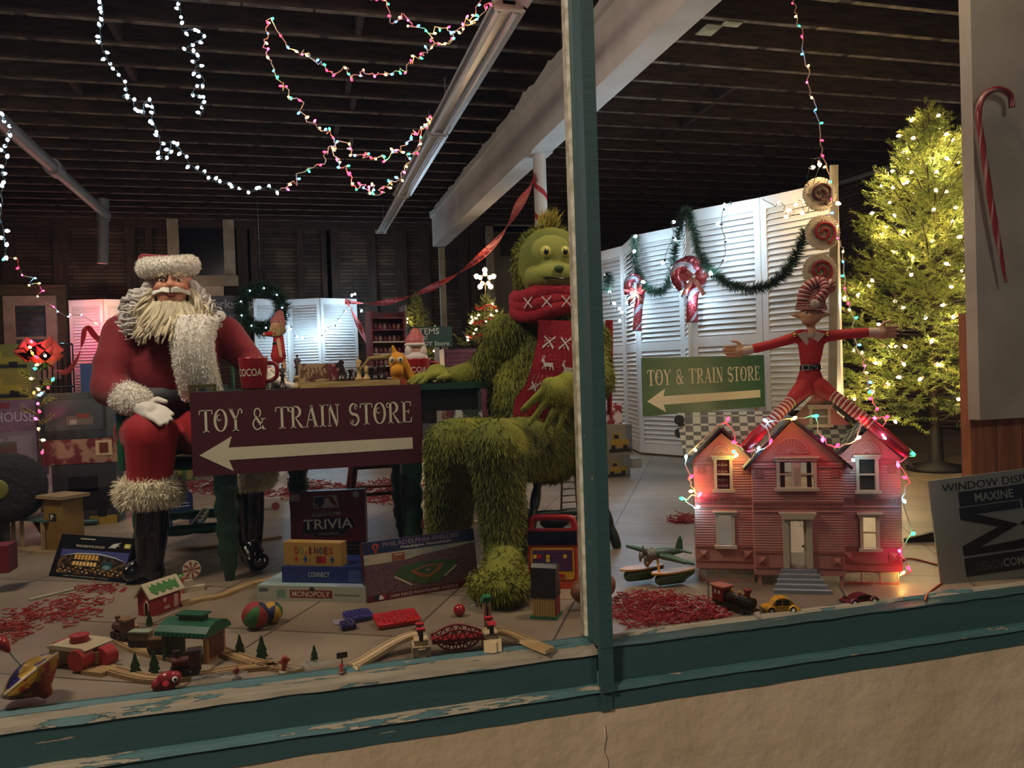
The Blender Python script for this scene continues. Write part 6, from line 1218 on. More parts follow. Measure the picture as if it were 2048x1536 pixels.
for x in (.08, .18): mb.bx(fr, L*x, 27*k, L*x+.008, 34*k, .02, .0205)
part('cab', mb, [col('#6e1a1a', .4), col('#a35a4c', .5), col('#c9bfa8')], t)
mb = MB(); mb.lathe([(4*k, 32*k), (4*k, 38*k), (8*k, 46*k), (8*k, 49*k), (3*k, 50*k), (0, 50*k)], Fr(fr.p(L*.82, 0, 0), fr.u, -fr.n), 14); part('chimney', mb, col('#7c1a1c', .4), t)
for f in (.42, .62, .74): mb = MB(); mb.lathe([(3.5*k, 32*k), (3*k, 37*k), (1*k, 41*k), (0, 41*k)], Fr(fr.p(L*f, 0, 0), fr.u, -fr.n), 10); part('dome', mb, GD, t)
mb = MB(); mb.lathe([(9*k, 0), (8*k, 3*k), (3*k, 5*k), (0, 6*k)], Fr(fr.p(L*.95, 24*k, 0), fr.v, -fr.n if fr.n.cross(fr.v).dot(fr.u) < 0 else fr.n), 14); mb.add([fr.p(L*.97, 12*k, -.018), fr.p(L*.97, 12*k, .018), fr.p(L*1.12, 1*k, 0), fr.p(L*.97, 1*k, -.02), fr.p(L*.97, 1*k, .02)], [(0, 1, 2), (0, 2, 3), (1, 4, 2), (3, 2, 4)], False); part('cowcatcher', mb, col('#a39a88', .3, metal=.6), t)
for f, r_ in ((.16, 8), (.38, 8), (.6, 8), (.78, 4.5), (.92, 4.5)):
    for z in (-.02, .016): mb = MB(); mb.cyl(fr.p(L*f, r_*k, z), fr.p(L*f, r_*k, z+.004), r_*k, n=16); part('wheel', mb, K1, t)
def car(name, label, A, B, c, hr, wheel=col('#b8b2a4', .3)):
    fr = Fr(A, B-A, (0, 0, 1)); L = (B-A).length; H_ = L*hr; t = thing(name, label, 'toy car', fr.p(L/2, 0, -L*.22)); W2 = L*.4; cc = col(c, .25)
    body = [(0, .1), (.02, .32), (.1, .42), (.25, .46), (.75, .46), (.9, .42), (.99, .3), (1, .1)]; mb = MB(); mb.prism(fr, [(x*L, y*H_*1.0) for x, y in body], -W2, 0); mb.prism(fr, [(x*L, y*H_) for x, y in ((.22, .45), (.3, .78), (.42, .97), (.62, .98), (.78, .8), (.9, .42))], -W2*.9, -W2*.1)
    for x in (.18, .8): mb.lathe([(.13*L, -.004), (.14*L, 0.004), (.11*L, .006)], Fr(fr.p(x*L, .2*H_, 0), fr.u, fr.v), 16, a0=0, a1=math.pi)
    part('body', mb, cc, t); gl_ = mat('car_glass', '#2a241a', .1)
    for x0, x1, xa, xb in ((.3, .5, .36, .5), (.54, .76, .54, .7)): mb = MB(); mb.prism(fr, [(x0*L, .48*H_), (x1*L, .48*H_), (xb*L, .86*H_), (xa*L, .86*H_)], -W2*.1, -W2*.1+.001); part('side_window', mb, gl_, t)
    for x in (.18, .8):
        for z in (-W2, -.006):
            mb = MB(); mb.cyl(fr.p(x*L, .19*H_, z), fr.p(x*L, .19*H_, z+.01), .088*L, n=18); w_ = part('wheel', mb, K1, t)
            mb = MB(); mb.cyl(fr.p(x*L, .19*H_, z+.009), fr.p(x*L, .19*H_, z+.0115), .05*L, n=14); part('hub', mb, wheel, w_)
    mb = MB(); mb.bx(fr, -.02*L, .14*H_, .03*L, .2*H_, -W2, .0); mb.bx(fr, .98*L, .14*H_, 1.02*L, .2*H_, -W2, 0); part('bumper', mb, K1, t); return t
car('toy_car', 'rounded yellow toy car parked in front of the grey dollhouse steps', fl(1530, 1228), fl(1600, 1225), '#c9951c', .42)
car('toy_car', 'maroon toy car half hidden by the sill beside the steps', fl(1697, 1211), fl(1760, 1203), '#5c1c26', .22)
# ---- red cord on the floor, black wedge, window display sign
mb = MB(); mb.tube(smoothpath([fl(*p, .004) for p in ((1790, 1128), (1820, 1117), (1870, 1128), (1925, 1140), (1890, 1162), (1858, 1185), (1850, 1200))], 6), .0035, 6); solo('extension_cord', mb, col('#a3401f', .5), 'orange-red cord looping on the floor between dollhouse and white sign', 'cord')
A, B = fl(1812, 1085), fl(1895, 1085); q = [fl(1812, 1086, .0), fl(1935, 1082, .0)]; fr = Fr(q[0], q[1]-q[0], (0, 0, 1)); L = (q[1]-q[0]).length; mb = MB(); mb.prism(fr, [(0, 0), (L, 0), (L, .075), (0, .018)], -.02, 0); solo('wedge', mb, col('#0f0e0d', .5), 'long black wedge lying behind the window display sign', 'wedge')
A, B, C = at(1885, 1192, 2.33), at(2060, 1165, 2.29), at(1893, 961, 2.35); fr = Fr(A, B-A, C-A); fr.n = fr.u.cross(fr.v); W_ = .46; H_ = (C-A).length; W_ = H_*1.25
t = thing('window_display_sign', 'pale grey window display sign leaning in the corner of the shop window', 'sign', fr.p(W_/2, 0)); SB_ = col('#8f9288', .5); mb = MB(); mb.bx(fr, 0, 0, W_, H_, -.006, 0); part('board', mb, SB_, t)
def blk(x0, y0, x1, y1): mb.bx(fr, x0*H_, y0*H_, x1*H_, y1*H_, 0, .0012)
mb = MB(); blk(.27, .74, 1.1, .87); part('name_band', mb, col('#0c0d10', .5), t)
mb = MB(); blk(.25, .13, 1.1, .29); part('name_band', mb, col('#0c0d10', .5), t)
mb = MB(); S = lambda x, y: (x*H_, y*H_)
mb.prism(fr, [S(.25, .31), S(.86, .31), S(.86, .39), S(.42, .37), S(.82, .525), S(.42, .66), S(.86, .66), S(.86, .73), S(.26, .73), S(.26, .63), S(.62, .525), S(.25, .40)], 0, .0014)
mb.prism(fr, [S(.88, .31), S(1.15, .31), S(1.15, .4), S(.88, .4)], 0, .0014); mb.prism(fr, [S(.88, .66), S(1.15, .66), S(1.15, .74), S(.88, .74)], 0, .0014); mb.prism(fr, [S(.83, .525), S(1.0, .62), S(1.0, .43)], 0, .0014); part('emblem', mb, col('#0c0d10', .5), t)
for tx, x, y, ww, hh2, c, bo in (('WINDOW DISPLAY', .12, .885, 1.02, .07, '#16161a', .0), ('MAXINE', .42, .765, .38, .075, '#8f9288', .02), ('DESIGN', .36, .17, .25, .07, '#55584f', 0), ('COMPANY', .62, .17, .44, .075, '#8f9288', .02)):
    mb = MB(); mb.text(fr, tx, x*H_, y*H_, ww*H_, hh2*H_, .0024, bo); part('lettering', mb, col(c), t)
mb = MB(); words_or_smudge(mb, fr, '~~~', .06*H_, .045*H_, .9*H_, .022*H_, .0014); part('small_print', mb, col('#6f7268'), t)
# ---- candy canes: big one on the pier, two sparkly ones with bows on the screens
def cane(name, label, pts, r, red, white, turns, cat='candy cane', group=None, tip=None, loc=None):
    sp = smoothpath(pts, 10); mb = MB(); n = 12; m_ = len(sp); u = None; rows = []
    acc = [0]
    for a, b_ in zip(sp, sp[1:]): acc.append(acc[-1]+(b_-a).length)
    for i, p in enumerate(sp):
        d = (sp[min(i+1, m_-1)]-sp[max(i-1, 0)]).normalized(); u = (u-d*u.dot(d)).normalized() if u is not None else d.orthogonal().normalized(); w_ = d.cross(u); f = i/(m_-1); rr_ = r if f < .8 or not tip else r*(1-(f-.8)/.2*.6)
        rows.append([p+(u*math.cos(2*math.pi*k/n+turns*2*math.pi*acc[i]/acc[-1])+w_*math.sin(2*math.pi*k/n+turns*2*math.pi*acc[i]/acc[-1]))*rr_ for k in range(n)])
    vs = [v for r0 in rows for v in r0]
    for k in range(n):
        mb.m = 1 if k in (0, 1, 6) else 0
        mb.f += [(i*n+k, i*n+(k+1) % n, (i+1)*n+(k+1) % n, (i+1)*n+k) for i in range(m_-1)]; mb.mi += [mb.m]*(m_-1); mb.sm += [True]*(m_-1)
    mb.v = [tuple(v) for v in vs]; mb.f += [tuple(range(n))[::-1], tuple((m_-1)*n+k for k in range(n))]; mb.mi += [0, 0]; mb.sm += [False]*2
    t = thing(name, label, cat, loc or sp[-1], group); part('cane', mb, [red, white], t); return t
cane('candy_cane', 'long red candy cane hanging on the grey board of the pier', [at(2024, 215, 2.655), at(2020, 190, 2.655), at(1995, 178, 2.655), at(1968, 192, 2.655), at(1957, 230, 2.655), at(1968, 310, 2.655), at(1985, 420, 2.655), at(2000, 500, 2.655), at(2012, 565, 2.655)], .0125, mat('clear_red', '#8c2a2c', .25), mat('clear_pink', '#b0827a', .3), 3.2, tip=1)
SPR = mat('red_sequins', '#8c1220', .25, metal=.4, col2='#c07a80', scale=120, lo=.5, hi=.62); SPW = mat('white_sequins', '#bdb9c2', .3, metal=.2, col2='#8a8894', scale=90)
for k, (pts, Y, r, lb) in enumerate((([(1366, 575), (1352, 555), (1357, 535), (1380, 523), (1402, 535), (1400, 560), (1385, 590), (1384, 645)], (5.55, 5.55), .047, 'big sparkly red and white candy cane with a bow between the garlands'), ([(1258, 590), (1256, 568), (1266, 556), (1280, 562), (1281, 585), (1276, 620), (1274, 662)], (6.45, 6.5), .04, 'smaller sparkly candy cane with a bow on the far shutter'))):
    t = cane('candy_cane', lb, [at(*p, Y[0]) for p in pts], r, SPR, SPW, 2.2); c = at(1387 if k == 0 else 1271, 552 if k == 0 else 582, Y[0]-.07); q_ = .9 if k == 0 else .7; fb = Fr(c, RT, (0, 0, 1))
    for s_ in (-1, 1): mb = MB(); mb.ribbon([fb.p(0, 0), fb.p(s_*.07*q_, .03*q_, .01), fb.p(s_*.12*q_, .02*q_, .0), fb.p(s_*.07*q_, -.02*q_, .01), fb.p(0, 0)], lambda t_: (.03+.05*math.sin(math.pi*t_))*q_, up=(0, 0, 1)); part('bow_loop', mb, col('#8a2a26', .35), t); mb = MB(); mb.ribbon([fb.p(0, 0), fb.p(s_*.04*q_, -.08*q_, .01), fb.p(s_*.09*q_, -.16*q_)], .04*q_, up=(1, 0, .3)); part('bow_tail', mb, col('#8a4a34', .35), t)
    mb = MB(); mb.ell(c, .018*q_); part('bow_knot', mb, col('#a8a096', .4), t)
# three swirl lollipops on a post by the last shutter
for k, (px, py, rp, c_, lb) in enumerate(((1640, 388, 33, '#3c1414', 'peppermint swirl disc with dark brown spiral, top of the three'), (1646, 465, 34, '#8c1a20', 'peppermint swirl disc with red spiral, middle of the three'), (1640, 542, 34, '#8c1a20', 'peppermint swirl disc behind the elf hat, lowest of the three'))):
    o = at(px, py, 4.35); s1 = sc(o); r_ = rp/s1; fb = Fr(o, RT, UP); t = thing('swirl_lollipop', lb, 'swirl decoration', o, 'peppermint swirl discs'); WF_ = mat('beaded_cream', '#d2c4ac', .8, bump=1, bscale=120)
    mb = MB(); mb.disc(fb, 0, 0, r_*.92, -.02, .0, 32); n = 34
    for i in range(n): a_ = 2*math.pi*i/n; mb.ell(tuple(fb.p(r_*.95*math.cos(a_), r_*.95*math.sin(a_), -.008)), r_*.1, 8, 6)
    Pn = np.array([list(fb.p(r_*.75*math.sqrt(rnd.random())*math.cos(a_), r_*.75*math.sqrt(rnd.random())*math.sin(a_), .0)) for a_ in [rnd.random()*6.28 for _ in range(700)]]); mb.blades(Pn, np.tile(np.array(fb.n), (len(Pn), 1)), .012, .006, (0, 0, 0), 1, .4); part('disc', mb, WF_, t)
    mb = MB(); mb.tube([fb.p(r_*.70*(1-i/60)*math.cos(i*.21-1.2)*1, r_*.70*(1-i/60)*math.sin(i*.21-1.2)*-1*-1, .014) for i in range(54)], r_*.10, 8); part('spiral', mb, col(c_, .35), t)
p0 = at(1648, 330, 4.42); p1 = V((p0.x, p0.y, 0)); mb = MB(); fb = Fr(V((p0.x, p0.y, 0)), RT, (0, 0, 1)); mb.bx(fb, -.025, 0, .025, p0.z, -.02, .0); solo('post', mb, CASING, 'narrow cream wooden post carrying the swirl discs', 'post')
# ================================================================== SCREENS, SIGNS, BOXES BEHIND
SCRW = mat('white_shutter_paint', '#d4d2cc', .5)
def panel(t, A, B, h, z0=.02):
    A, B = V(A), V(B); u = B-A; W_ = u.length; fr = Fr(A, u, (0, 0, 1)); mb = MB(); d = .014; sw = .055
    for x in (0, W_-sw): mb.bx(fr, x+.003, z0, x+sw-.003, h, -d, d)
    for y in (z0, h*.47, h-.09): mb.bx(fr, sw-.003, y, W_-sw+.003, y+(.09 if y != h*.47 else .08), -d, d)
    for y0, y1 in ((z0+.09, h*.47), (h*.47+.08, h-.09)):
        n = int((y1-y0)/.042)
        for k in range(n):
            y = y0+(y1-y0)*(k+.5)/n; a, b_ = .019, .012
            mb.add([fr.p(sw, y-a, b_), fr.p(W_-sw, y-a, b_), fr.p(W_-sw, y+a, -b_), fr.p(sw, y+a, -b_), fr.p(sw, y-a+.005, b_+.003), fr.p(W_-sw, y-a+.005, b_+.003), fr.p(W_-sw, y+a+.005, -b_+.003), fr.p(sw, y+a+.005, -b_+.003)], [(0, 1, 2, 3), (4, 7, 6, 5), (0, 4, 5, 1), (3, 2, 6, 7)], False)
    part('louvered_panel', mb, SCRW, t)
def screen(label, pts, h=2.03):
    pts = [V((x, y, 0)) for x, y in pts]; t = thing('folding_screen', label, 'folding screen', pts[len(pts)//2]*1)
    for a, b_ in zip(pts, pts[1:]): panel(t, a, b_, h)
    return t
screen('pair of tall louvered shutters nearest the tall tree, lit amber at the top', [(3.02, 5.66), (3.33, 5.15), (3.57, 4.60)])
screen('zigzag of louvered shutters farther back, lit blue by small lights', [(3.0, 8.4), (3.05, 7.95), (3.19, 7.36), (3.05, 6.77), (3.28, 6.27), (3.03, 5.72)])
screen('louvered shutters lit pink by coloured bulbs by the santa shoulder', [(-3.13, 12.57), (-2.65, 12.42), (-2.16, 12.6)])
screen('louvered shutters with a draped cool white string between wreath and ribbon', [(-.62, 12.5), (-.1, 12.72), (.36, 12.5), (.93, 12.72)])
def board_sign(name, label, px0, px1, pt, pb, Y, bc, words, stake=True):
    A, B, C = at(px0, pb, Y), at(px1, pb, Y), at(px0, pt, Y); fr = Fr(A, (1, 0, 0), (0, 0, 1)); W_ = (B-A).x; H_ = (C-A).z; t = thing(name, label, 'sign', A); mb = MB(); mb.bx(fr, 0, 0, W_, H_, -.01, 0); part('board', mb, bc, t)
    for tx, x, y, w_, h_ in words: mb = MB(); mb.text(fr, tx, x*W_, y*H_, w_*W_, h_*H_, .002, .01); part('lettering', mb, INK if bc.name[0] == 'g' else col('#a9b8cc'), t)
    if stake: mb = MB(); mb.bx(fr, W_*.78, -A.z, W_*.78+.05, H_*.5, -.04, -.012); part('stake', mb, CASING, t)
board_sign('workshop_sign', 'grey-blue Workshop Construction sign between the santa shoulder and the wreath', 380, 508, 592, 646, 11.2, mat('slate_board', '#4f5566', .5), (('Workshop', .15, .42, .86, .46), ('CONSTRUCTION', .1, .06, .9, .24)))
board_sign('items_sign', 'small dark green sign reading ITEMS and TOY Store by the striped column', 742, 905, 655, 697, 8.2, mat('green_items_board', '#22402a', .5), (('ITEMS', .56, .62, .28, .3), ('Available!', .34, .36, .35, .26), ('at the TOY Store', .36, .06, .6, .22)))
# display rack, gift wrapped counter
MRN = mat('maroon_gift', '#5c1420', .5, col2='#7a2430', scale=14)
A, B, C = at(744, 742, 7.6), at(816, 735, 7.6), at(743, 622, 7.6); fr = Fr(V((A.x, A.y, 0)), (1, .12, 0), (0, 0, 1)); W_ = (B-A).length; H_ = C.z
t = thing('display_rack', 'maroon toy display rack with bright shelf edges behind the chess board', 'display rack', fr.p(W_/2, 0, -.1)); mb = MB(); mb.bx(fr, 0, 0, W_, H_, -.24, -.2); mb.bx(fr, 0, 0, .02, H_, -.2, 0); mb.bx(fr, W_-.02, 0, W_, H_, -.2, 0); part('carcass', mb, MRN, t)
mb = MB(); mb.bx(fr, W_+.001, .1, W_+.012, H_*1.04, -.24, .0); part('side_panel', mb, mat('pale_side', '#7d7268', .6), t)
for k in range(9):
    y = H_-.06-.115*k; mb = MB(); mb.bx(fr, .02, y-.012, W_-.02, y, -.2, .0); part('shelf', mb, col('#c9b9a0') if k in (2, 3, 4, 5, 6) else MRN, t)
for k in range(5):
    for j in range(6):
        mb = MB(); y = H_-.06-.115*(k+1); x = .035+(W_-.07)*(j+.5)/6; mb.lathe([(0, 0), (.018, 0), (.02, .03), (.012, .055), (0, .06)], Fr(fr.p(x, y, -.06), fr.u, -fr.n), 8)
        solo('jar', mb, col(('#5c2428', '#7c3a3a', '#8a6a58')[(j+k) % 3]), 'small jar in the rows on the maroon display rack', 'jar', 'jars on the display rack')
A, B = at(888, 698, 8.6), at(1080, 698, 8.6); t = thing('counter', 'counter wrapped in maroon patterned gift paper under the star-topped tree', 'counter', V(((A.x+B.x)/2, 8.8, 0))); fr = Fr(V((A.x, 8.6, 0)), (1, 0, 0), (0, 0, 1)); W_ = B.x-A.x; H_ = A.z
mb = MB(); mb.bx(fr, 0, 0, W_, H_, -.5, 0); part('body', mb, MRN, t); mb = MB()
for j in range(5):
    for i in range(26):
        x = .03+(W_-.06)*i/26; y = H_-.035-.05*j; mb.stroke(fr, [(x, y), (x+.012, y+.016), (x+.024, y), (x+.034, y+.014)], .006, .001)
part('paper_print', mb, col('#a8605c'), t)
# wrapped ribbons
RIB = mat('red_streamer', '#c2392c', .6)
def streamer(label, pts, wd, tw): 
    sp = smoothpath([at(*p) for p in pts], 8); mb = MB(); mb.ribbon(sp, wd, tw); return solo('streamer', mb, RIB, label, 'streamer')
streamer('long twisted red streamer running from the far shutters up to the striped column', [(690, 603, 12.3), (760, 606, 11.6), (830, 588, 10.7), (905, 553, 9.6), (985, 490, 8.4), (1035, 415, 7.4), (1070, 352, 6.6)], .085, 16)
streamer('short pink-red streamer hanging down from the corner of the far shutters', [(695, 603, 12.25), (712, 638, 12.0), (725, 665, 11.8), (741, 702, 11.5)], .085, 4)
streamer('red streamer looping across the pink-lit shutters', [(212, 690, 11.5), (190, 672, 11.5), (172, 652, 11.6), (164, 690, 11.5), (152, 722, 11.4), (130, 745, 11.2), (105, 735, 11), (85, 705, 10.8)], .075, 5)
# generic printed carton built from pixels at depth Y
def pbox(label, x0, y0, x1, y1, Y, d, c, c2=None, cat='toy box', words=(), art=None, name='toy_carton', group=None, base=None, rz=0):
    A = at(x0, y1, Y); B = at(x1, y1, Y); C = at(x0, y0, Y); z0 = max(A.z, 0) if base is None else base; fr = Fr(V((A.x, Y, z0)), (math.cos(rz), math.sin(rz), 0), (0, 0, 1)); W_, H_ = (B-A).x, C.z-z0
    t = thing(name, label, cat, fr.p(W_/2, 0, -d/2), group); mb = MB(); mb.bx(fr, 0, 0, W_, H_, -d, 0); part('carton', mb, mat('print_'+c.strip('#')+(c2 or '').strip('#'), c, .5, col2=c2, scale=14, lo=.48, hi=.56) if c2 else col(c), t)
    if art:
        mb = MB(); mats = []
        for c_, q0, q1, q2, q3, *z_ in art:
            m_ = col(c_, .35); 
            if m_ not in mats: mats.append(m_)
            mb.m = mats.index(m_); mb.bx(fr, q0*W_, q1*H_, q2*W_, q3*H_, 0, (z_[0] if z_ else .0015))
        part('printed_face', mb, mats, t)
    for tx, x, y, w_, h_, c_ in words: mb = MB(); mb.text(fr, tx, x*W_, y*H_, w_*W_, h_*H_, .004, .015); part('lettering', mb, col(c_), t)
    return t
def truckart(body='#8f7a2c', x=.1): return [('#1c1c1c', .05, .08, .95, .2), (body, .1+x*.2, .25, .85, .5, .003), (body, .2, .5, .5, .72, .003), ('#15151a', .26, .53, .44, .66, .004), ('#0f0f12', .15, .12, .3, .32, .005), ('#0f0f12', .62, .12, .78, .32, .005)]
pbox('big lilac box lettered HOUSE standing at the very edge of the window', -60, 803, 78, 965, 5.2, .2, '#5f4a60', '#6c5468', words=(('HOUSE', .40, .72, .58, .13, '#9a90a0'),), art=[('#6e6870', .05, .08, .98, .6), ('#85808a', .1, .12, .5, .52, .002), ('#7c7480', .58, .12, .92, .55, .002), ('#3c3038', .8, .1, .9, .22, .003), ('#6a3038', .2, .9, .62, .97, .002)])
pbox('yellow truck box on top of the lilac HOUSE box', -50, 742, 64, 803, 5.2, .15, '#6c6428', art=truckart('#83762c'), base=None)
pbox('yellow-green truck box at the top of the stack by the lit twig tree', -50, 690, 60, 742, 5.2, .15, '#5c5a26', art=truckart('#77702a'))
pbox('black train set box with a grey engine picture above the red toy box', 80, 788, 215, 882, 5.1, .2, '#14181a', '#222c30', art=[('#3a3f44', .08, .2, .95, .85), ('#5c5550', .4, .3, .8, .5, .003), ('#8c857c', .45, .32, .55, .42, .004), ('#6a3a30', .56, .45, .75, .55, .004)])
pbox('blue and white box peeking out behind the santa sleeve', 165, 728, 232, 850, 5.9, .12, '#3a4f7a', base=0, art=[('#9aa0b0', .1, .1, .9, .5), ('#5a3a40', .3, .2, .7, .35, .003)])
pbox('long red and brown toy set box under the black train set box', 85, 882, 238, 932, 5.1, .2, '#5a1c20', '#8a6a58', art=[('#b09a78', .7, .3, .92, .92, .003), ('#5a2a22', .75, .4, .87, .82, .004)])
pbox('dark box with a black sports car picture and a yellow strip', 105, 932, 235, 985, 5.1, .2, '#26262a', base=0, art=[('#141417', .1, .25, .95, .6, .002), ('#141417', .25, .55, .7, .8, .002), ('#0a0a0c', .2, .12, .34, .38, .003), ('#0a0a0c', .68, .12, .82, .38, .003), ('#8a7426', .55, .0, .98, .14, .002)])
pbox('small red box at the very edge of the window beside the toy garage', -30, 1095, 19, 1150, 3.55, .1, '#6a1420')
pbox('boxed yellow bulldozer toy past the mullion, upper of two', 1216, 850, 1268, 911, 5.45, .2, '#7c7668', art=truckart('#8f742c')+[('#5c6470', .75, .15, .98, .95)], rz=.1)
pbox('boxed yellow dump truck toy past the mullion, lower of two', 1214, 912, 1264, 975, 5.4, .22, '#6e685a', art=truckart('#8a702a', .3)+[('#6c7078', .7, .1, .98, .9)], rz=.1, base=0)
pbox('red and white patterned box stacked above the boxed bulldozer', 1216, 806, 1246, 850, 5.5, .15, '#7c2430', '#c9b8b4', rz=.1)
pbox('pale carton leaning on the far shutter past the boxed trucks', 1266, 918, 1284, 960, 5.9, .1, '#8c8a86', base=0)
pbox('dark polka-dot gift bag hanging low behind the table corner', 912, 778, 965, 842, 4.6, .1, '#1c2628', '#a8b0a8', cat='gift bag', name='gift_bag', base=0)
pbox('green and yellow printed box under the far chairs beside the santa trousers', 350, 938, 395, 962, 7.0, .2, '#3c5a34', '#8a7a3c')
pbox('white carton plinth carrying the small elf behind the red mug', 498, 742, 575, 1000, 5.95, .35, '#9a9692', '#b8b4b0', base=0, art=[('#3c4248', .2, .75, .45, .95)])
# iron railing by the far left window
t = thing('railing', 'black iron railing in front of the beige siding wall', 'railing', at(110, 780, 11.5)); A, B = at(60, 690, 11.5), at(145, 690, 11.5)
for z in (A.z, at(60, 775, 11.5).z): mb = MB(); mb.cyl((A.x, 11.5, z), (B.x, 11.5, z), .015, n=6); part('rail', mb, BLACK, t)
for k in range(9): mb = MB(); x = A.x+(B.x-A.x)*k/8; mb.cyl((x, 11.5, 0), (x, 11.5, A.z), .01, n=6); part('baluster', mb, BLACK, t)
# truck with a big wheel at the edge
c = at(18, 975, 4.45); t = thing('toy_truck', 'huge black-wheeled toy truck cut off by the edge of the window', 'toy truck', V((c.x, c.y, 0)))
mb = MB(); mb.lathe([(0, -.06), (.1, -.06), (.16, -.05), (.172, -.02), (.172, .02), (.16, .05), (.1, .06), (0, .06)], Fr(c, (1, 0, 0), (0, 0, 1)), 28); w1 = part('wheel', mb, mat('tyre_black', '#17181a', .8, bump=1, bscale=40), t); mb = MB(); mb.ell(c+V((-.03, -.062, .0)), (.05, .01, .05)); part('hub', mb, col('#6a6a2c'), w1)
mb = MB(); mb.box(c+V((-.3, .15, .1)), (.5, .3, .22)); part('body', mb, col('#23302c'), t); mb = MB(); mb.bx(Fr(V((c.x-.25, 4.5, 0)), (1, 0, 0), (0, 0, 1)), 0, 0, .2, c.z, -.1, 0); part('chassis', mb, K1, t)
# toy parking garage
A, B = fl(22, 1098), fl(122, 1110); fr = Fr(A, B-A, (0, 0, 1)); W_ = (B-A).length; s1 = sc(A); t = thing('toy_garage', 'wooden toy parking garage with a tower marked P', 'toy garage', fr.p(W_/2, 0, -.08)); GW = mat('garage_wood', '#a08a66', .55, col2='#8c7654', scale=10)
mb = MB(); mb.disc(Fr(fr.p(W_*.5, 0, -.09), fr.u, fr.n), 0, 0, W_*.62, -.012 if fr.n.cross(fr.u).z > 0 else 0, 0 if fr.n.cross(fr.u).z > 0 else .012, 28, .12); part('base', mb, GW, t)
h1 = 62/s1
mb = MB(); mb.bx(fr, 0, h1-.008, W_*.72, h1, -.2, 0); part('upper_deck', mb, col('#3c5a50'), t)
for x, z in ((.02, 0), (.2, 0), (.62, 0), (.02, -.18), (.6, -.18)): mb = MB(); mb.bx(fr, W_*x, .0, W_*x+.014, h1-.008, z-.014, z); part('post', mb, GW, t)
mb = MB(); mb.bx(fr, W_*.62, 0, W_*.98, 105/s1, -.13, -.02); part('tower', mb, mat('tower_wood', '#8c6c34', .5, col2='#7c5c2c', scale=8), t)
mb = MB(); mb.bx(fr, W_*.55, 105/s1, W_*1.05, 111/s1, -.15, .0); part('tower_roof', mb, GW, t)
mb = MB(); mb.bx(fr, W_*.73, 62/s1, W_*.86, 76/s1, -.02, -.018); part('sign_plate', mb, BLACK, t); mb = MB(); mb.text(fr, 'P', W_*.765, 64/s1, W_*.06, 10/s1, -.016, .03); part('lettering', mb, col('#d8d4c8'), t)
mb = MB(); mb.bx(fr, W_*.3, .01, W_*.34, h1, -.1, -.09); mb.prism(Fr(fr.p(W_*.2, 0, -.05), fr.u, fr.v), [(0, h1), (.01, h1), (W_*.42, .012), (W_*.38, .012)], -.04, 0); part('ramp', mb, col('#8c4a34'), t)
for p0_, c_, lb in (((141, 1030), '#a8a49a', 'tiny white toy car near the toy garage'), ((158, 1032), '#b5482a', 'tiny orange toy car next to the tiny white one')):
    o = fl(*p0_); b = blob([(o+V((0, 0, .03)), (.05, .035, .026)), (o+V((0, 0, .065)), (.03, .03, .03))], .006, 2); t = thing('toy_car', lb, 'toy car', o); part('body', b, col(c_, .3), t)
    for s_ in (-1, 1): mb = MB(); mb.cyl(o+V((s_*.03, -.04, .016)), o+V((s_*.03, .04, .016)), .016, n=10); part('wheel_set', mb, K1, t)
o = fl(162, 1052); b = blob([(o+V((-.08, 0, .02)), o+V((.08, 0, .022)), .02, .016)], .006, 2); solo('toy_boat', b, col('#2c4a40'), 'dark green toy boat lying by the toy garage', 'toy boat')
A, B = fl(338, 1062), fl(388, 1055); fr = Fr(A, B-A, (0, 0, 1)); W_ = (B-A).length; s1 = sc(A); t = thing('toy_mailbox', 'dark blue toy mailbox on legs behind the santa boots', 'toy mailbox', A); BLU = col('#1c2c54', .35)
for x in (.0, .85): mb = MB(); mb.bx(fr, W_*x, 0, W_*x+.02, 42/s1, -.02, 0); part('leg', mb, BLU, t)
mb = MB(); mb.prism(fr, [(0, 30/s1), (W_, 30/s1), (W_, 62/s1)]+[(W_/2+W_/2*math.cos(a), 62/s1+W_*.4*math.sin(a)) for a in [math.pi*i/10 for i in range(1, 10)]]+[(0, 62/s1)], -.14, 0); part('body', mb, BLU, t)
mb = MB(); mb.bx(fr, W_*.15, 45/s1, W_*.85, 47/s1, 0, .002); mb.bx(fr, W_*.15, 51/s1, W_*.85, 53/s1, 0, .002); part('stripe', mb, col('#8c94a8'), t)
o = fl(535, 1020); t = thing('toy_train_car', 'pale little toy train car beyond the table legs', 'toy train', o)
mb = MB(); mb.box(o+V((0, 0, .05)), (.16, .05, .05)); part('body', mb, col('#9a948c'), t)
for s_ in (-1, 1): mb = MB(); mb.cyl(o+V((s_*.05, -.03, .025)), o+V((s_*.05, .03, .025)), .025, n=12); part('wheel_set', mb, col('#6a3038'), t)
o = fl(1125, 1050); c_ = mat('toy_tower_black', '#16181a', .5); t = thing('toy_crane', 'dark toy crane tower standing behind the green chair legs', 'toy', fl(1140, 1052)); q = V(t['_o'])
for x in (-.05, .05):
    mb = MB(); mb.cyl(q+V((x, 0, 0)), q+V((x*.6, 0, .34)), .006, n=6); part('post', mb, col('#7c5c3c'), t)
mb = MB(); 
for k in range(9): mb.cyl(q+V((-.05+.0022*k, 0, .035*k+.02)), q+V((.05-.0022*k, 0, .035*k+.02)), .004, n=6)
part('rungs', mb, col('#6a5a44'), t); mb = MB(); mb.ell(q+V((-.09, -.02, .035)), (.08, .05, .04)); mb.ell(q+V((.1, .0, .03)), (.07, .05, .035)); part('base', mb, c_, t)
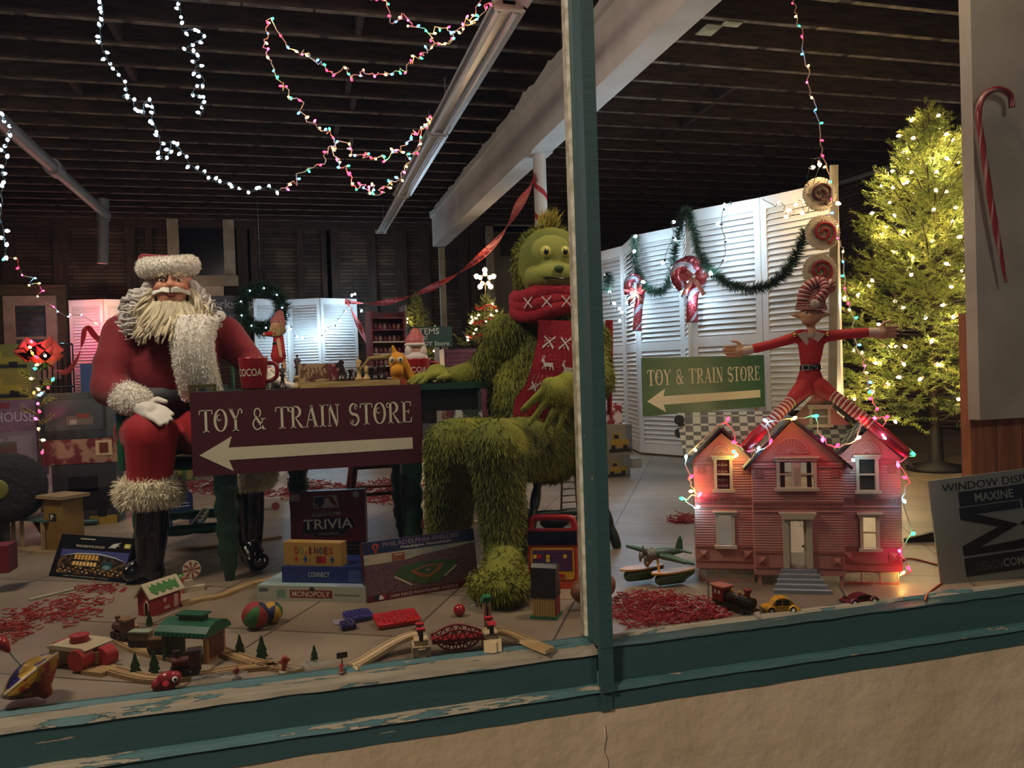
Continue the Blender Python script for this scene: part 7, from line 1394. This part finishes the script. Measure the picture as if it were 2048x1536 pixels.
# ---- crinkled paper shreds
def shreds(label, spots, n, cs, seed, L=.03, wd=.004, up=.02):
    rr = random.Random(seed); mb = MB(); mats = [col(c) for c in cs]
    for i in range(n):
        (px, py, rx, ry) = spots[rr.randrange(len(spots))]; a = rr.random()*6.28; q = 1.3*rr.random()**.75; p_ = fl(px+rx*q*math.cos(a), py+ry*q*math.sin(a)); h = rr.random()**2*up*max(0, 1.1-q)
        if p_.y < 2.275: p_.y = 2.275+rr.random()*.03
        d = V((rr.gauss(0, 1), rr.gauss(0, 1), rr.gauss(0, .25))).normalized(); s_ = d.cross(V((0, 0, 1))).normalized(); l_ = L*(.5+rr.random()); mb.m = rr.choices(range(len(cs)), [8]+[1]*(len(cs)-1))[0] if len(cs) > 1 else 0
        mb.ribbon([p_+V((0, 0, .003+h))+d*l_*(k/5-.5)+s_*.008*math.sin(k*1.9+i)+V((0, 0, .004*abs(math.sin(k*1.7+i)))) for k in range(6)], wd, rr.uniform(-1, 1), .0004)
    return solo('paper_shreds', mb, mats, label, 'paper shreds', kind='stuff')
shreds('heap of crinkled red paper shreds in front of the seaplane', [(1330, 1225, 95, 32), (1340, 1230, 60, 20), (1400, 1230, 40, 14), (1290, 1215, 60, 25)], 1100, ('#a01a2a', '#b8283a', '#c9b4a8'), 1, .05, .0035, .035)
shreds('scattered red paper shreds on the floor beyond the spinning top', [(150, 1212, 60, 16), (60, 1240, 70, 22), (120, 1232, 60, 14), (20, 1262, 35, 20), (200, 1180, 40, 8)], 330, ('#9a2424', '#b53a34'), 2, .035)
shreds('white paper shreds around the furry foot', [(1045, 1195, 35, 8), (965, 1208, 14, 4), (1010, 1208, 30, 5)], 90, ('#c9c4b4', '#b8b2a0'), 3, .03)
shreds('far drift of red and white paper shreds beyond the table', [(640, 985, 120, 14), (440, 975, 80, 12), (780, 985, 60, 20), (560, 975, 90, 14), (930, 1000, 60, 14), (300, 985, 80, 8), (480, 965, 60, 6)], 2600, ('#7c2028', '#9a8c88', '#b8aca8'), 4, .06, .009, .06)
shreds('small patch of red shreds behind the dollhouse corner', [(1375, 1038, 30, 7), (1362, 1045, 20, 3)], 120, ('#8c1c20', '#a8302c'), 5, .05)
for px, py, w_, a_, lb in ((105, 1190, .17, .7, 'pale loose strip of paper beside the scattered red shreds'),):
    o = fl(px, py); mb = MB(); mb.box(o+V((0, 0, .004)), (w_, .02, .004), rz=a_); solo('paper_strip', mb, col('#a8a488'), lb, 'paper strip')
# ================================================================== TREES, WREATH, GARLANDS
def needles(mb, path, nl, cnt, wd=.0022, seed=0, fwd=.7):
    rs = np.random.RandomState(seed); A = np.array([list(p) for p in path]); k = rs.randint(0, len(A)-1, cnt); f = rs.rand(cnt)[:, None]; P_ = A[k]*(1-f)+A[k+1]*f; D = A[k+1]-A[k]; D /= np.linalg.norm(D, axis=1)[:, None]+1e-9
    N_ = rs.normal(0, 1, (cnt, 3)); N_ -= D*(N_*D).sum(1)[:, None]; N_ /= np.linalg.norm(N_, axis=1)[:, None]+1e-9
    mb.blades(P_, N_, nl, wd, D*fwd, 1, .08, seed, .3)
NEED = mat('fir_needles', '#6f8236', .65, island=.3, col2='#8c9440', scale=6); BARK = mat('twig_bark', '#3a2a1a', .9); GNEED = mat('dark_tinsel', '#1c3a24', .6, island=.3)
def fir(name, label, base, H_, R_, n, z0=.15, seed=1, sprig=.24, nl=.03, side=4, needle=70, m_=None, cat='christmas tree', group=None, wd=.003):
    rr = random.Random(seed); base = V(base); t = thing(name, label, cat, base, group); mb = MB(); mb.cyl(base, base+V((0, 0, H_*.97)), .03*H_/2.2, .006, 8); part('trunk', mb, BARK, t)
    fo = MB(); tw = MB(); tips = []
    for i in range(n):
        f = (i+.5)/n; f = 1-(1-f)**.7; z = z0+(H_-z0)*f; R__ = R_*(1-f)**(.62 if H_ > 2 else .8)*(1+.32*rr.gauss(0, .6))+.03; a = i*2.39996+rr.gauss(0, .2); d = V((math.cos(a), math.sin(a), .25+.5*f+rr.gauss(0, .12))).normalized()
        if d.y > .75 and f < .9: continue
        if f > .94: d = V((rr.gauss(0, .35), rr.gauss(0, .35), 1)).normalized()
        tip = base+V((d.x*R__, d.y*R__, z+d.z*R__*.4)); s_ = sprig*(.75+.5*rr.random())*(1 if f < .85 else .75); st_ = tip-d*s_
        main = [st_, st_+d*s_*.5+V((0, 0, -.01)), tip+V((0, 0, .015))]; needles(fo, main, nl, needle, wd, i, .9); tw.tube([base+V((d.x*.02, d.y*.02, z-.05)), st_, tip], .004, 4)
        sd = d.cross(V((0, 0, 1))).normalized(); tips.append(tip)
        for k in range(side):
            q = st_+d*s_*(.15+.7*k/side); e_ = (d*.75+sd*(1 if k % 2 else -1)*.8+V((0, 0, rr.gauss(0, .15)))).normalized(); l_ = s_*(.6-.08*k); needles(fo, [q, q+e_*l_*.5, q+e_*l_], nl*.9, needle//2, wd, i*7+k, .9)
    part('branches', tw, BARK, t, kind='stuff'); part('needles', fo, m_ or NEED, t, kind='stuff'); return t, tips
TB = V((4.42, 4.7, 0)); _t, tips = fir('christmas_tree', 'tall full christmas tree with warm white lights beside the pier', TB, 2.64, .84, 430, .36, 3, .38, .034, 5, 110, wd=.0044)
vis = sorted([q for q in tips if q.y < 4.95 and (q.x/q.y) < 1.06], key=lambda q: math.sin(q.x*913+q.z*377)); rr = random.Random(5); bl = []
for q in vis:
    p_ = q+V((rr.gauss(0, .02), -.02, -.02)); p_ = p_.lerp(V((TB.x, TB.y, p_.z)), rr.random()*.35)
    if all((p_-b_).length > .085 for b_ in bl): bl.append(p_)
bl = bl[:99]; hel = [V((TB.x+(.05+.72*(1-(z/2.5))**.8)*.8*math.cos(a), TB.y+(.05+.72*(1-(z/2.5))**.8)*.8*math.sin(a), z)) for z, a in [(.45+2.0*i/160, i*.5) for i in range(160)]]
string_lights('warm white string lights wound around the tall christmas tree', hel, ['k'], r=.0105, strength=16, cordmat=mat('green_cord', '#1c2c1c', .6), bulbs=bl, watts=2.3, every=2, jit=.004, name='tree_lights')
mb = MB(); mb.lathe([(0, 0), (.2, 0), (.2, .03), (.05, .06), (.04, .3)], c=tuple(TB), n=24); solo('tree_stand', mb, mat('dark_stand', '#1f1c18', .6), 'dark round stand under the tall christmas tree', 'tree stand')
T2 = at(975, 698, 8.85); T2.z = at(975, 698, 8.6).z; H2 = at(975, 588, 8.85).z-T2.z; _t, tp = fir('christmas_tree', 'small star-topped christmas tree with red garland on the wrapped counter', T2, H2, .3, 110, .05, 8, .13, .022, 3, 40)
RG_ = col('#b02a1c', .3)
for k in range(3):
    z = H2*(.25+.25*k); r_ = .27*(1-z/H2)**.8+.03; mb = MB(); mb.tube([T2+V((r_*math.cos(a), r_*math.sin(a), z+.02*math.sin(3*a))) for a in [2*math.pi*i/30 for i in range(30)]], .014, 6, closed=True); part('garland', mb, RG_, _t)
s_c = T2+V((0, 0, H2+.17)); mb = MB(); fb = Fr(s_c, (1, 0, 0), (0, 0, 1))
for k in range(5):
    a = math.pi/2+k*2*math.pi/5; mb.tube([fb.p(.045*math.cos(a-.6), .045*math.sin(a-.6)), fb.p(.15*math.cos(a), .15*math.sin(a)), fb.p(.045*math.cos(a+.6), .045*math.sin(a+.6))], .006, 6)
mb.tube([s_c+V((0, 0, -.04)), T2+V((0, 0, H2-.05))], .005, 5); st_ = part('star_topper', mb, mat('gold_wire', '#b08a5a', .4, metal=.6), _t)
for k in range(5):
    for rr_, q_ in ((.105, .03), (.06, .026)):
        a = math.pi/2+k*2*math.pi/5; mb = MB(); mb.ell(tuple(fb.p(rr_*math.cos(a), rr_*math.sin(a))), q_, 8, 6); part('star_bulb', mb, emat('star_glow', '#ffd2a0', 9), st_)
light('star_light', 'POINT', s_c+V((0, -.15, 0)), 3.0, (1, .8, .6), .08)
rr = random.Random(9); string_lights('warm string lights on the small star-topped tree', [T2+V((.22*(1-i/40)*math.cos(i*.8), .22*(1-i/40)*math.sin(i*.8), H2*(.08+.85*i/40))) for i in range(40)], ['k'], r=.011, strength=12, cordmat=MATS['green_cord'], bulbs=[T2+V((.29*(1-f)**.8*math.cos(a), .29*(1-f)**.8*math.sin(a), H2*f+.03)) for f, a in [(rr.random()*.85, -math.pi*rr.random()) for _ in range(34)]], watts=.8, every=6, jit=.003, name='tree_lights')
T3 = at(838, 770, 9.8); T3.z = 0; H3 = at(825, 585, 9.8).z; _t, tp = fir('christmas_tree', 'narrow christmas tree lit yellow behind the display rack', T3, H3, .42, 150, .5, 18, .2, .03, 3, 44)
string_lights('warm lights on the narrow tree behind the display rack', [T3+V((.3*math.cos(i*.8), .3*math.sin(i*.8), .6+.02*i)) for i in range(30)], ['k'], r=.012, strength=12, cordmat=MATS['green_cord'], bulbs=[q+V((0, -.03, -.02)) for q in tp if q.y < 9.8][::3][:22], watts=2.5, every=4, jit=.003, name='tree_lights')
# lit twig tree with red bows beside the yellow boxes
o = at(82, 960, 5.0); o.z = 0; top = at(84, 700, 5.0).z; t = thing('twig_tree', 'thin little tree wrapped in coloured star lights with red bows', 'twig tree', o); mb = MB(); mb.cyl(o, V((o.x, o.y, top)), .008, .004, 6)
for k in range(9): mb.cyl((o.x, o.y, top-.05*k-.02), (o.x+.07*(-1)**k, o.y-.02, top-.05*k+.03), .003, n=5)
part('stem', mb, BARK, t); fo = MB()
for k in range(9): q = V((o.x, o.y, top-.05*k-.02)); needles(fo, [q, q+V((.08*(-1)**k, -.02, .05))], .03, 60, .003, k)
part('needles', fo, NEED, t, kind='stuff')
for px, py, q_ in ((78, 700, .1), (66, 705, .07), (90, 712, .07)): mb = MB(); c = at(px, py, 4.93); mb.ribbon([c, c+V((q_*.6, 0, q_*.5)), c+V((q_, 0, .0)), c+V((q_*.5, 0, -q_*.4)), c, c+V((-q_*.6, 0, q_*.5)), c+V((-q_, 0, 0)), c+V((-q_*.5, 0, -q_*.4)), c], .05); part('bow', mb, RIB, t)
# wreath and small elf
c = at(523, 617, 7.2); t = thing('wreath', 'dark green wreath with tiny lights hanging behind the santa arm', 'wreath', c); r_ = 40/sc(c); mb = MB(); ring = [c+V((r_*math.cos(a), 0, r_*math.sin(a))) for a in [2*math.pi*i/40 for i in range(41)]]
needles(mb, ring, .085, 5200, .006, 5, .4); mb.tube(ring[:-1], .03, 6, closed=True); part('foliage', mb, GNEED, t, kind='stuff'); mb = MB(); mb.cyl(c+V((0, 0, r_)), V((c.x, c.y, 3.27)), .002, n=4); part('cord', mb, BLACK, t)
for k in range(9): a = k*.7; mb = MB(); mb.ell(c+V((r_*math.cos(a), -.05, r_*math.sin(a))), .007, 8, 6); part('bulb', mb, emat('wreath_glow', '#bfe0ff', 8), t)
q = at(556, 690, 6.1); q0 = at(560, 745, 6.1); t = thing('elf_doll', 'small elf doll in a red dress and pink hat standing behind the red mug', 'elf doll', V((q.x, q.y, at(560, 742, 5.95).z))); zb = at(560, 742, 5.95).z
hc2 = at(552, 652, 6.1)
b = blob([(hc2, .04), (hc2, q+V((0, 0, .05)), .02, .03), (q+V((-.01, 0, -.02)), V((q.x-.01, q.y, zb)), .02, .014), (q+V((.03, 0, -.02)), V((q.x+.04, q.y, zb)), .02, .014), (q+V((0, 0, .07)), at(528, 668, 6.05), .018, .013), (q+V((0, 0, .07)), at(562, 712, 6.0), .018, .013)], .006, 3); part('body', b, EL, t)
b = blob([(q+V((0, 0, .09)), q+V((0, 0, .02)), .03, .036), (q+V((0, 0, .02)), q+V((0, 0, -.08)), .034, .056), (q+V((0, 0, .09)), at(534, 668, 6.05), .02, .018), (q+V((0.02, 0, .08)), at(566, 706, 6.05), .02, .018)], .006, 2); part('dress', b, ERED, t)
b = blob([(hc2+V((0, .01, .03)), hc2+V((.03, .01, .09)), .042, .03), (hc2+V((.03, .01, .09)), hc2+V((.05, 0, .0)), .03, .02)], .006, 3); part('hat', b, mat('pink_hat', '#a8605c', .8), t)
mb = MB()
for k in range(60): a = rnd.uniform(-2.6, .6); lock(mb, hc2+V((.035*math.cos(a), -.02, .02+.03*math.sin(a))), (math.cos(a)*.5, -.3, -.8), .06, .006, 1.2, k, .5, .01)
part('hair', mb, mat('blond_hair', '#a08a5c', .6, island=.3), t); mb = MB(); mb.lathe([(.036, -.012), (.041, .0), (.036, .012)], c=tuple(q+V((0, 0, .01))), n=20); part('belt', mb, BLACK, t)
# garlands
def garland(label, pts, r=.045, cnt=2600, seed=1, name='garland', m_=None):
    sp = smoothpath([at(*p) for p in pts], 6); mb = MB(); needles(mb, sp, r, cnt, .004, seed, .35); mb.tube(sp, .006, 5); return solo(name, mb, m_ or GNEED, label, 'garland')
garland('dark green tinsel garland draped over the farther blue-lit shutters', [(1270, 468, 6.6), (1270, 505, 6.55), (1276, 545, 6.45), (1296, 578, 6.35), (1325, 582, 6.1), (1344, 548, 5.95), (1350, 500, 5.9), (1360, 455, 5.75), (1374, 420, 5.6)], .055, 3600, 2)
garland('dark green tinsel garland looping across the nearer shutters', [(1374, 420, 5.6), (1388, 465, 5.5), (1400, 510, 5.4), (1425, 545, 5.25), (1460, 568, 5.1), (1505, 578, 4.95), (1545, 566, 4.82), (1575, 540, 4.72), (1597, 500, 4.62), (1612, 462, 4.55)], .055, 4800, 3)
garland('stray green sprig beside the mullion on the farthest shutter', [(1212, 545, 7.2), (1218, 560, 7.2), (1212, 580, 7.15)], .07, 500, 4)
# ================================================================== STRING LIGHTS
def ptz(l, Y): return [at(x, y, Y) for x, y in l]
DKC = mat('dark_cord', '#16201c', .5)
S1_ = [(196, -10), (204, 18), (208, 46), (200, 58), (204, 88), (215, 115), (220, 131), (240, 150), (254, 181), (246, 196), (267, 200), (270, 222), (289, 228), (286, 213), (290, 203), (303, 204), (307, 225), (304, 239), (312, 258), (316, 268), (322, 290), (318, 305), (324, 317), (333, 320), (336, 306), (341, 297), (343, 283), (366, 305), (377, 325), (392, 338), (411, 350), (424, 358), (437, 366), (460, 367), (478, 375), (500, 385), (517, 380), (534, 376), (560, 380)]
string_lights('cool white string lights swagging under the dark ceiling behind the santa', ptz(S1_, 4.7), ['w'], 52, .0085, 14, DKC, watts=.30, every=5, seed=3)
string_lights('short bunch of cool white lights hanging from the ceiling, between two strings', ptz([(355, -5), (361, 16), (362, 58), (388, 61), (409, 73), (370, 98), (398, 112), (390, 125), (395, 132), (389, 141), (410, 163), (390, 177), (385, 190), (411, 192), (399, 210), (408, 217), (400, 233)], 4.7), ['w'], 25, .0085, 14, DKC, watts=.30, every=6, seed=4)
string_lights('cool white lights hanging down at the very edge of the window', ptz([(-8, 215), (25, 257), (12, 266), (14, 284), (5, 299), (14, 313), (10, 326), (3, 345), (10, 360), (3, 389), (3, 444), (9, 485), (12, 503), (10, 515)], 4.7), ['w'], 20, .009, 14, DKC, watts=.3, every=6, seed=5)
MC = ['r', 'y', 'g', 'r', 'b', 'y', 'p', 'y', 'b', 'g', 'r']
for i, (pl, n, lb) in enumerate((([(740, 0), (768, 3), (778, 26), (784, 46), (806, 30), (823, 50), (840, 56), (858, 68), (866, 85), (884, 92), (902, 84), (905, 68), (930, 45), (945, 30), (962, 0)], 20, 'multicoloured string lights swagging at the top beside the light fixtures'),
    ([(858, 66), (890, 54), (905, 70), (925, 55), (950, 42), (965, 25), (988, 4)], 11, 'short multicoloured strand crossing the top string by the fixtures'),
    ([(532, 42), (573, 83), (597, 105), (612, 102), (628, 124), (652, 130), (668, 148), (690, 138), (702, 152), (712, 152), (725, 142), (742, 152), (762, 148), (780, 148), (803, 143), (818, 132), (830, 115), (850, 112), (862, 95), (868, 88)], 26, 'multicoloured string lights making the wide upper swag under the ceiling'),
    ([(532, 42), (534, 70), (531, 92), (542, 120), (550, 150), (572, 170), (576, 190), (595, 200), (610, 230), (632, 250), (645, 262), (656, 265), (672, 288)], 19, 'multicoloured string lights slanting down to the knot of the two lower swags'),
    ([(672, 288), (700, 295), (705, 310), (730, 308), (742, 320), (760, 315), (775, 317), (788, 300), (800, 305), (815, 285), (830, 270), (835, 265), (850, 250), (862, 230)], 22, 'multicoloured string lights of the middle swag, the shallower of the lower two'),
    ([(670, 290), (672, 325), (690, 335), (700, 350), (710, 372), (725, 370), (735, 385), (745, 375), (750, 390), (770, 375), (780, 372), (795, 358), (808, 345), (815, 325), (825, 310), (835, 290), (850, 260), (860, 235)], 34, 'multicoloured string lights of the lowest, deepest swag'),
    ([(560, 380), (575, 372), (590, 362), (625, 335), (650, 320), (655, 300), (670, 290)], 7, 'thin strand joining the cool white string to the coloured knot'))):
    string_lights(lb, ptz(pl, 4.3), MC[i:]+MC[:i], n, .0062, 13, mat('pink_white_cord', '#c9a898', .5), .0028, .010, watts=.22, every=3, seed=20+i)
string_lights('multicoloured string lights hanging past the swirl discs down to the dollhouse', [at(*p) for p in ((1582, -8, 3.9), (1590, 12, 3.9), (1592, 42, 3.9), (1600, 52, 3.9), (1605, 82, 3.9), (1610, 112, 3.9), (1617, 150, 3.9), (1620, 182, 3.9), (1630, 212, 3.9), (1635, 235, 3.9), (1643, 280, 3.9), (1645, 310, 3.9), (1660, 350, 3.9), (1668, 420, 3.9), (1675, 470, 3.85), (1684, 500, 3.8), (1690, 560, 3.7), (1700, 610, 3.6), (1703, 640, 3.5), (1712, 690, 3.4), (1726, 716, 3.3), (1727, 742, 3.2), (1740, 770, 3.1), (1748, 800, 3.0), (1755, 830, 2.9))], MC, 34, .006, 13, MATS['pink_white_cord'], .003, .006, watts=.15, every=4, seed=31)
# star-shaped coloured lights at the left
SB_p = [(12, 515), (34, 517), (38, 535), (48, 551), (66, 556), (57, 569), (75, 567), (83, 582), (75, 594), (105, 612), (117, 623), (134, 633), (141, 630), (162, 631), (188, 645), (196, 648), (220, 637), (240, 626), (275, 628), (300, 610)]
string_lights('coloured star lights trailing down towards the pink-lit shutters', [at(x, y, min(12.1, 4.7+.062*x)) for x, y in SB_p], ['b', 'y', 'r', 'p', 'c', 'y', 'y', 'p', 'y', 'p', 'c', 'c', 'k'], len(SB_p), .0085, 11, DKC, .003, .0, watts=1.6, every=1, seed=32, bulbs=[at(x, y, min(12.1, 4.7+.062*x)) for x, y in SB_p])
for px, py, c_ in ((165, 635, 'r'), (200, 640, 'r'), (150, 690, 'p'), (195, 615, 'o'), (250, 628, 'g'), (215, 700, 'r')): light('bulb_light', 'POINT', at(px, py, 12.15), 2.2, rgb(BCOL[c_]), .03)  # added points without bulbs, tinting the far shutters pink
TW = [(64, 686), (56, 694), (89, 708), (70, 712), (62, 702), (80, 728), (66, 737), (68, 757), (104, 763), (97, 778), (88, 784), (84, 790), (72, 776), (70, 790), (76, 806), (78, 820), (77, 840), (79, 862), (80, 880), (86, 900)]
string_lights('coloured lights wound down the little twig tree', ptz(TW, 4.88), ['p', 'y', 'k', 'r', 'o', 'y', 'g', 'y', 'g', 'r', 'b', 'c', 'y', 'o', 'p', 'r'], len(TW), .0075, 11, DKC, .002, .004, watts=.25, every=4, seed=33, bulbs=ptz(TW, 4.88))
# cool white lights on the shutters
WS = [(1275, 471, 6.5), (1267, 506, 6.5), (1281, 562, 6.3), (1268, 592, 6.4), (1259, 610, 6.6), (1246, 626, 6.8), (1241, 640, 6.85), (1235, 618, 6.9), (1222, 606, 7.1), (1219, 587, 7.1), (1212, 548, 7.2)]
string_lights('cool white lights bunched down the farthest shutters beside the mullion', [at(*p) for p in WS], ['w'], r=.014, strength=13, cordmat=DKC, bulbs=[at(*p) for p in WS], watts=2.6, every=1, seed=41)
WS = [(1343, 446, 5.85), (1346, 475, 5.85), (1330, 520, 5.9), (1352, 566, 5.75), (1364, 592, 5.6), (1375, 594, 5.5)]
string_lights('cool white lights beside the bigger sparkly candy cane', [at(*p) for p in WS], ['w'], r=.013, strength=13, cordmat=DKC, bulbs=[at(*p) for p in WS], watts=2.4, every=1, seed=42)
WS = [(1462, 405, 5.2), (1448, 419, 5.2), (1443, 449, 5.2), (1451, 484, 5.18), (1446, 521, 5.18), (1423, 554, 5.2)]
string_lights('cool white lights hanging down the middle of the nearer shutter', [at(*p) for p in WS], ['w'], r=.013, strength=13, cordmat=DKC, bulbs=[at(*p) for p in WS], watts=1.6, every=1, seed=43)
WS = [(1525, 397, 4.9), (1550, 412, 4.8), (1562, 407, 4.75), (1570, 422, 4.72), (1580, 431, 4.7), (1590, 412, 4.65), (1602, 402, 4.55), (1612, 425, 4.5), (1620, 336, 4.3), (1638, 322, 4.3), (1622, 398, 4.4), (1668, 405, 4.25)]
string_lights('warm white lights crumpled along the top corner of the nearest shutter', [at(*p) for p in WS], ['k'], r=.012, strength=13, cordmat=DKC, bulbs=[at(*p) for p in WS[2:]], watts=.8, every=1, seed=44)
WS = [(713, 587), (702, 594), (689, 622), (677, 638), (671, 651), (656, 656), (644, 671), (629, 675), (608, 677), (590, 672), (583, 654), (575, 630)]
string_lights('cool white lights drooping across the far shutters', ptz(WS, 12.35), ['w'], r=.017, strength=12, cordmat=DKC, bulbs=ptz(WS, 12.3), watts=3.2, every=1, seed=45)
WS = [(715, 590), (722, 625), (731, 657), (736, 675)]
string_lights('three cool white bulbs hanging beside the short streamer', ptz(WS, 12.1), ['w'], r=.016, strength=12, cordmat=DKC, bulbs=ptz(WS[1:], 12.1), watts=3, every=3, seed=46)
# coloured lights around the dollhouse gables
DH = [((1388, 897), 'y', .05), ((1372, 920), 'c', .05), ((1380, 957), 'r', .02), ((1388, 982), 'y', .02), ((1397, 993), 'p', .02), ((1370, 998), 'g', .03), ((1389, 1016), 'c', .02), ((1453, 844), 'r', .06), ((1474, 885), 'r', .05), ((1494, 900), 'p', .06), ((1467, 915), 'y', .03), ((1472, 905), 'g', .03), ((1516, 901), 'c', .09), ((1540, 888), 'r', .1), ((1536, 844), 'c', .1), ((1583, 840), 'y', .1), ((1625, 833), 'g', .02), ((1645, 873), 'p', .1), ((1670, 895), 'r', .1), ((1711, 879), 'k', .06), ((1709, 922), 'c', .04), ((1726, 840), 'r', .04), ((1752, 838), 'p', .0), ((1770, 836), 'r', .0), ((1763, 870), 'c', .06), ((1795, 923), 'p', .05), ((1830, 909), 'g', .05), ((1815, 957), 'r', .04), ((1806, 998), 'c', .03), ((1823, 1069), 'g', .0), ((1800, 1104), 'p', .03), ((1821, 1141), 'r', .03), ((1800, 1150), 'y', -.02)]
pb = [HF.p(*hp(*p, z), z) for p, c_, z in DH]; order = [6, 5, 4, 3, 2, 1, 0, 7, 8, 9, 12, 13, 14, 15, 16, 17, 18, 19, 21, 22, 23, 24, 26, 25, 27, 28, 29, 30, 31, 32]
t = string_lights('coloured string lights draped over the dollhouse gables', [pb[i] for i in order], ['r'], bulbs=[], cordmat=MATS['pink_white_cord'], cr=.0022, jit=.004)
rr = random.Random(77)
for p_, (px_, c_, z_) in zip(pb, DH):
    o = bpy.data.objects.new('bulb', bulb_mesh(c_, .006, 11)); COL.objects.link(o); o.parent = t; d = (HF.n*.5+HF.u*rr.gauss(0, .7)+HF.v*rr.gauss(.3, .6)).normalized(); o.location = p_-V(t['_o'])+d*.01; o.rotation_euler = d.to_track_quat('Z', 'Y').to_euler()
    light('bulb_light', 'POINT', p_+HF.n*.016, .075 if c_ in 'rp' else .09, rgb(BCOL[c_]), .008, parent=t)
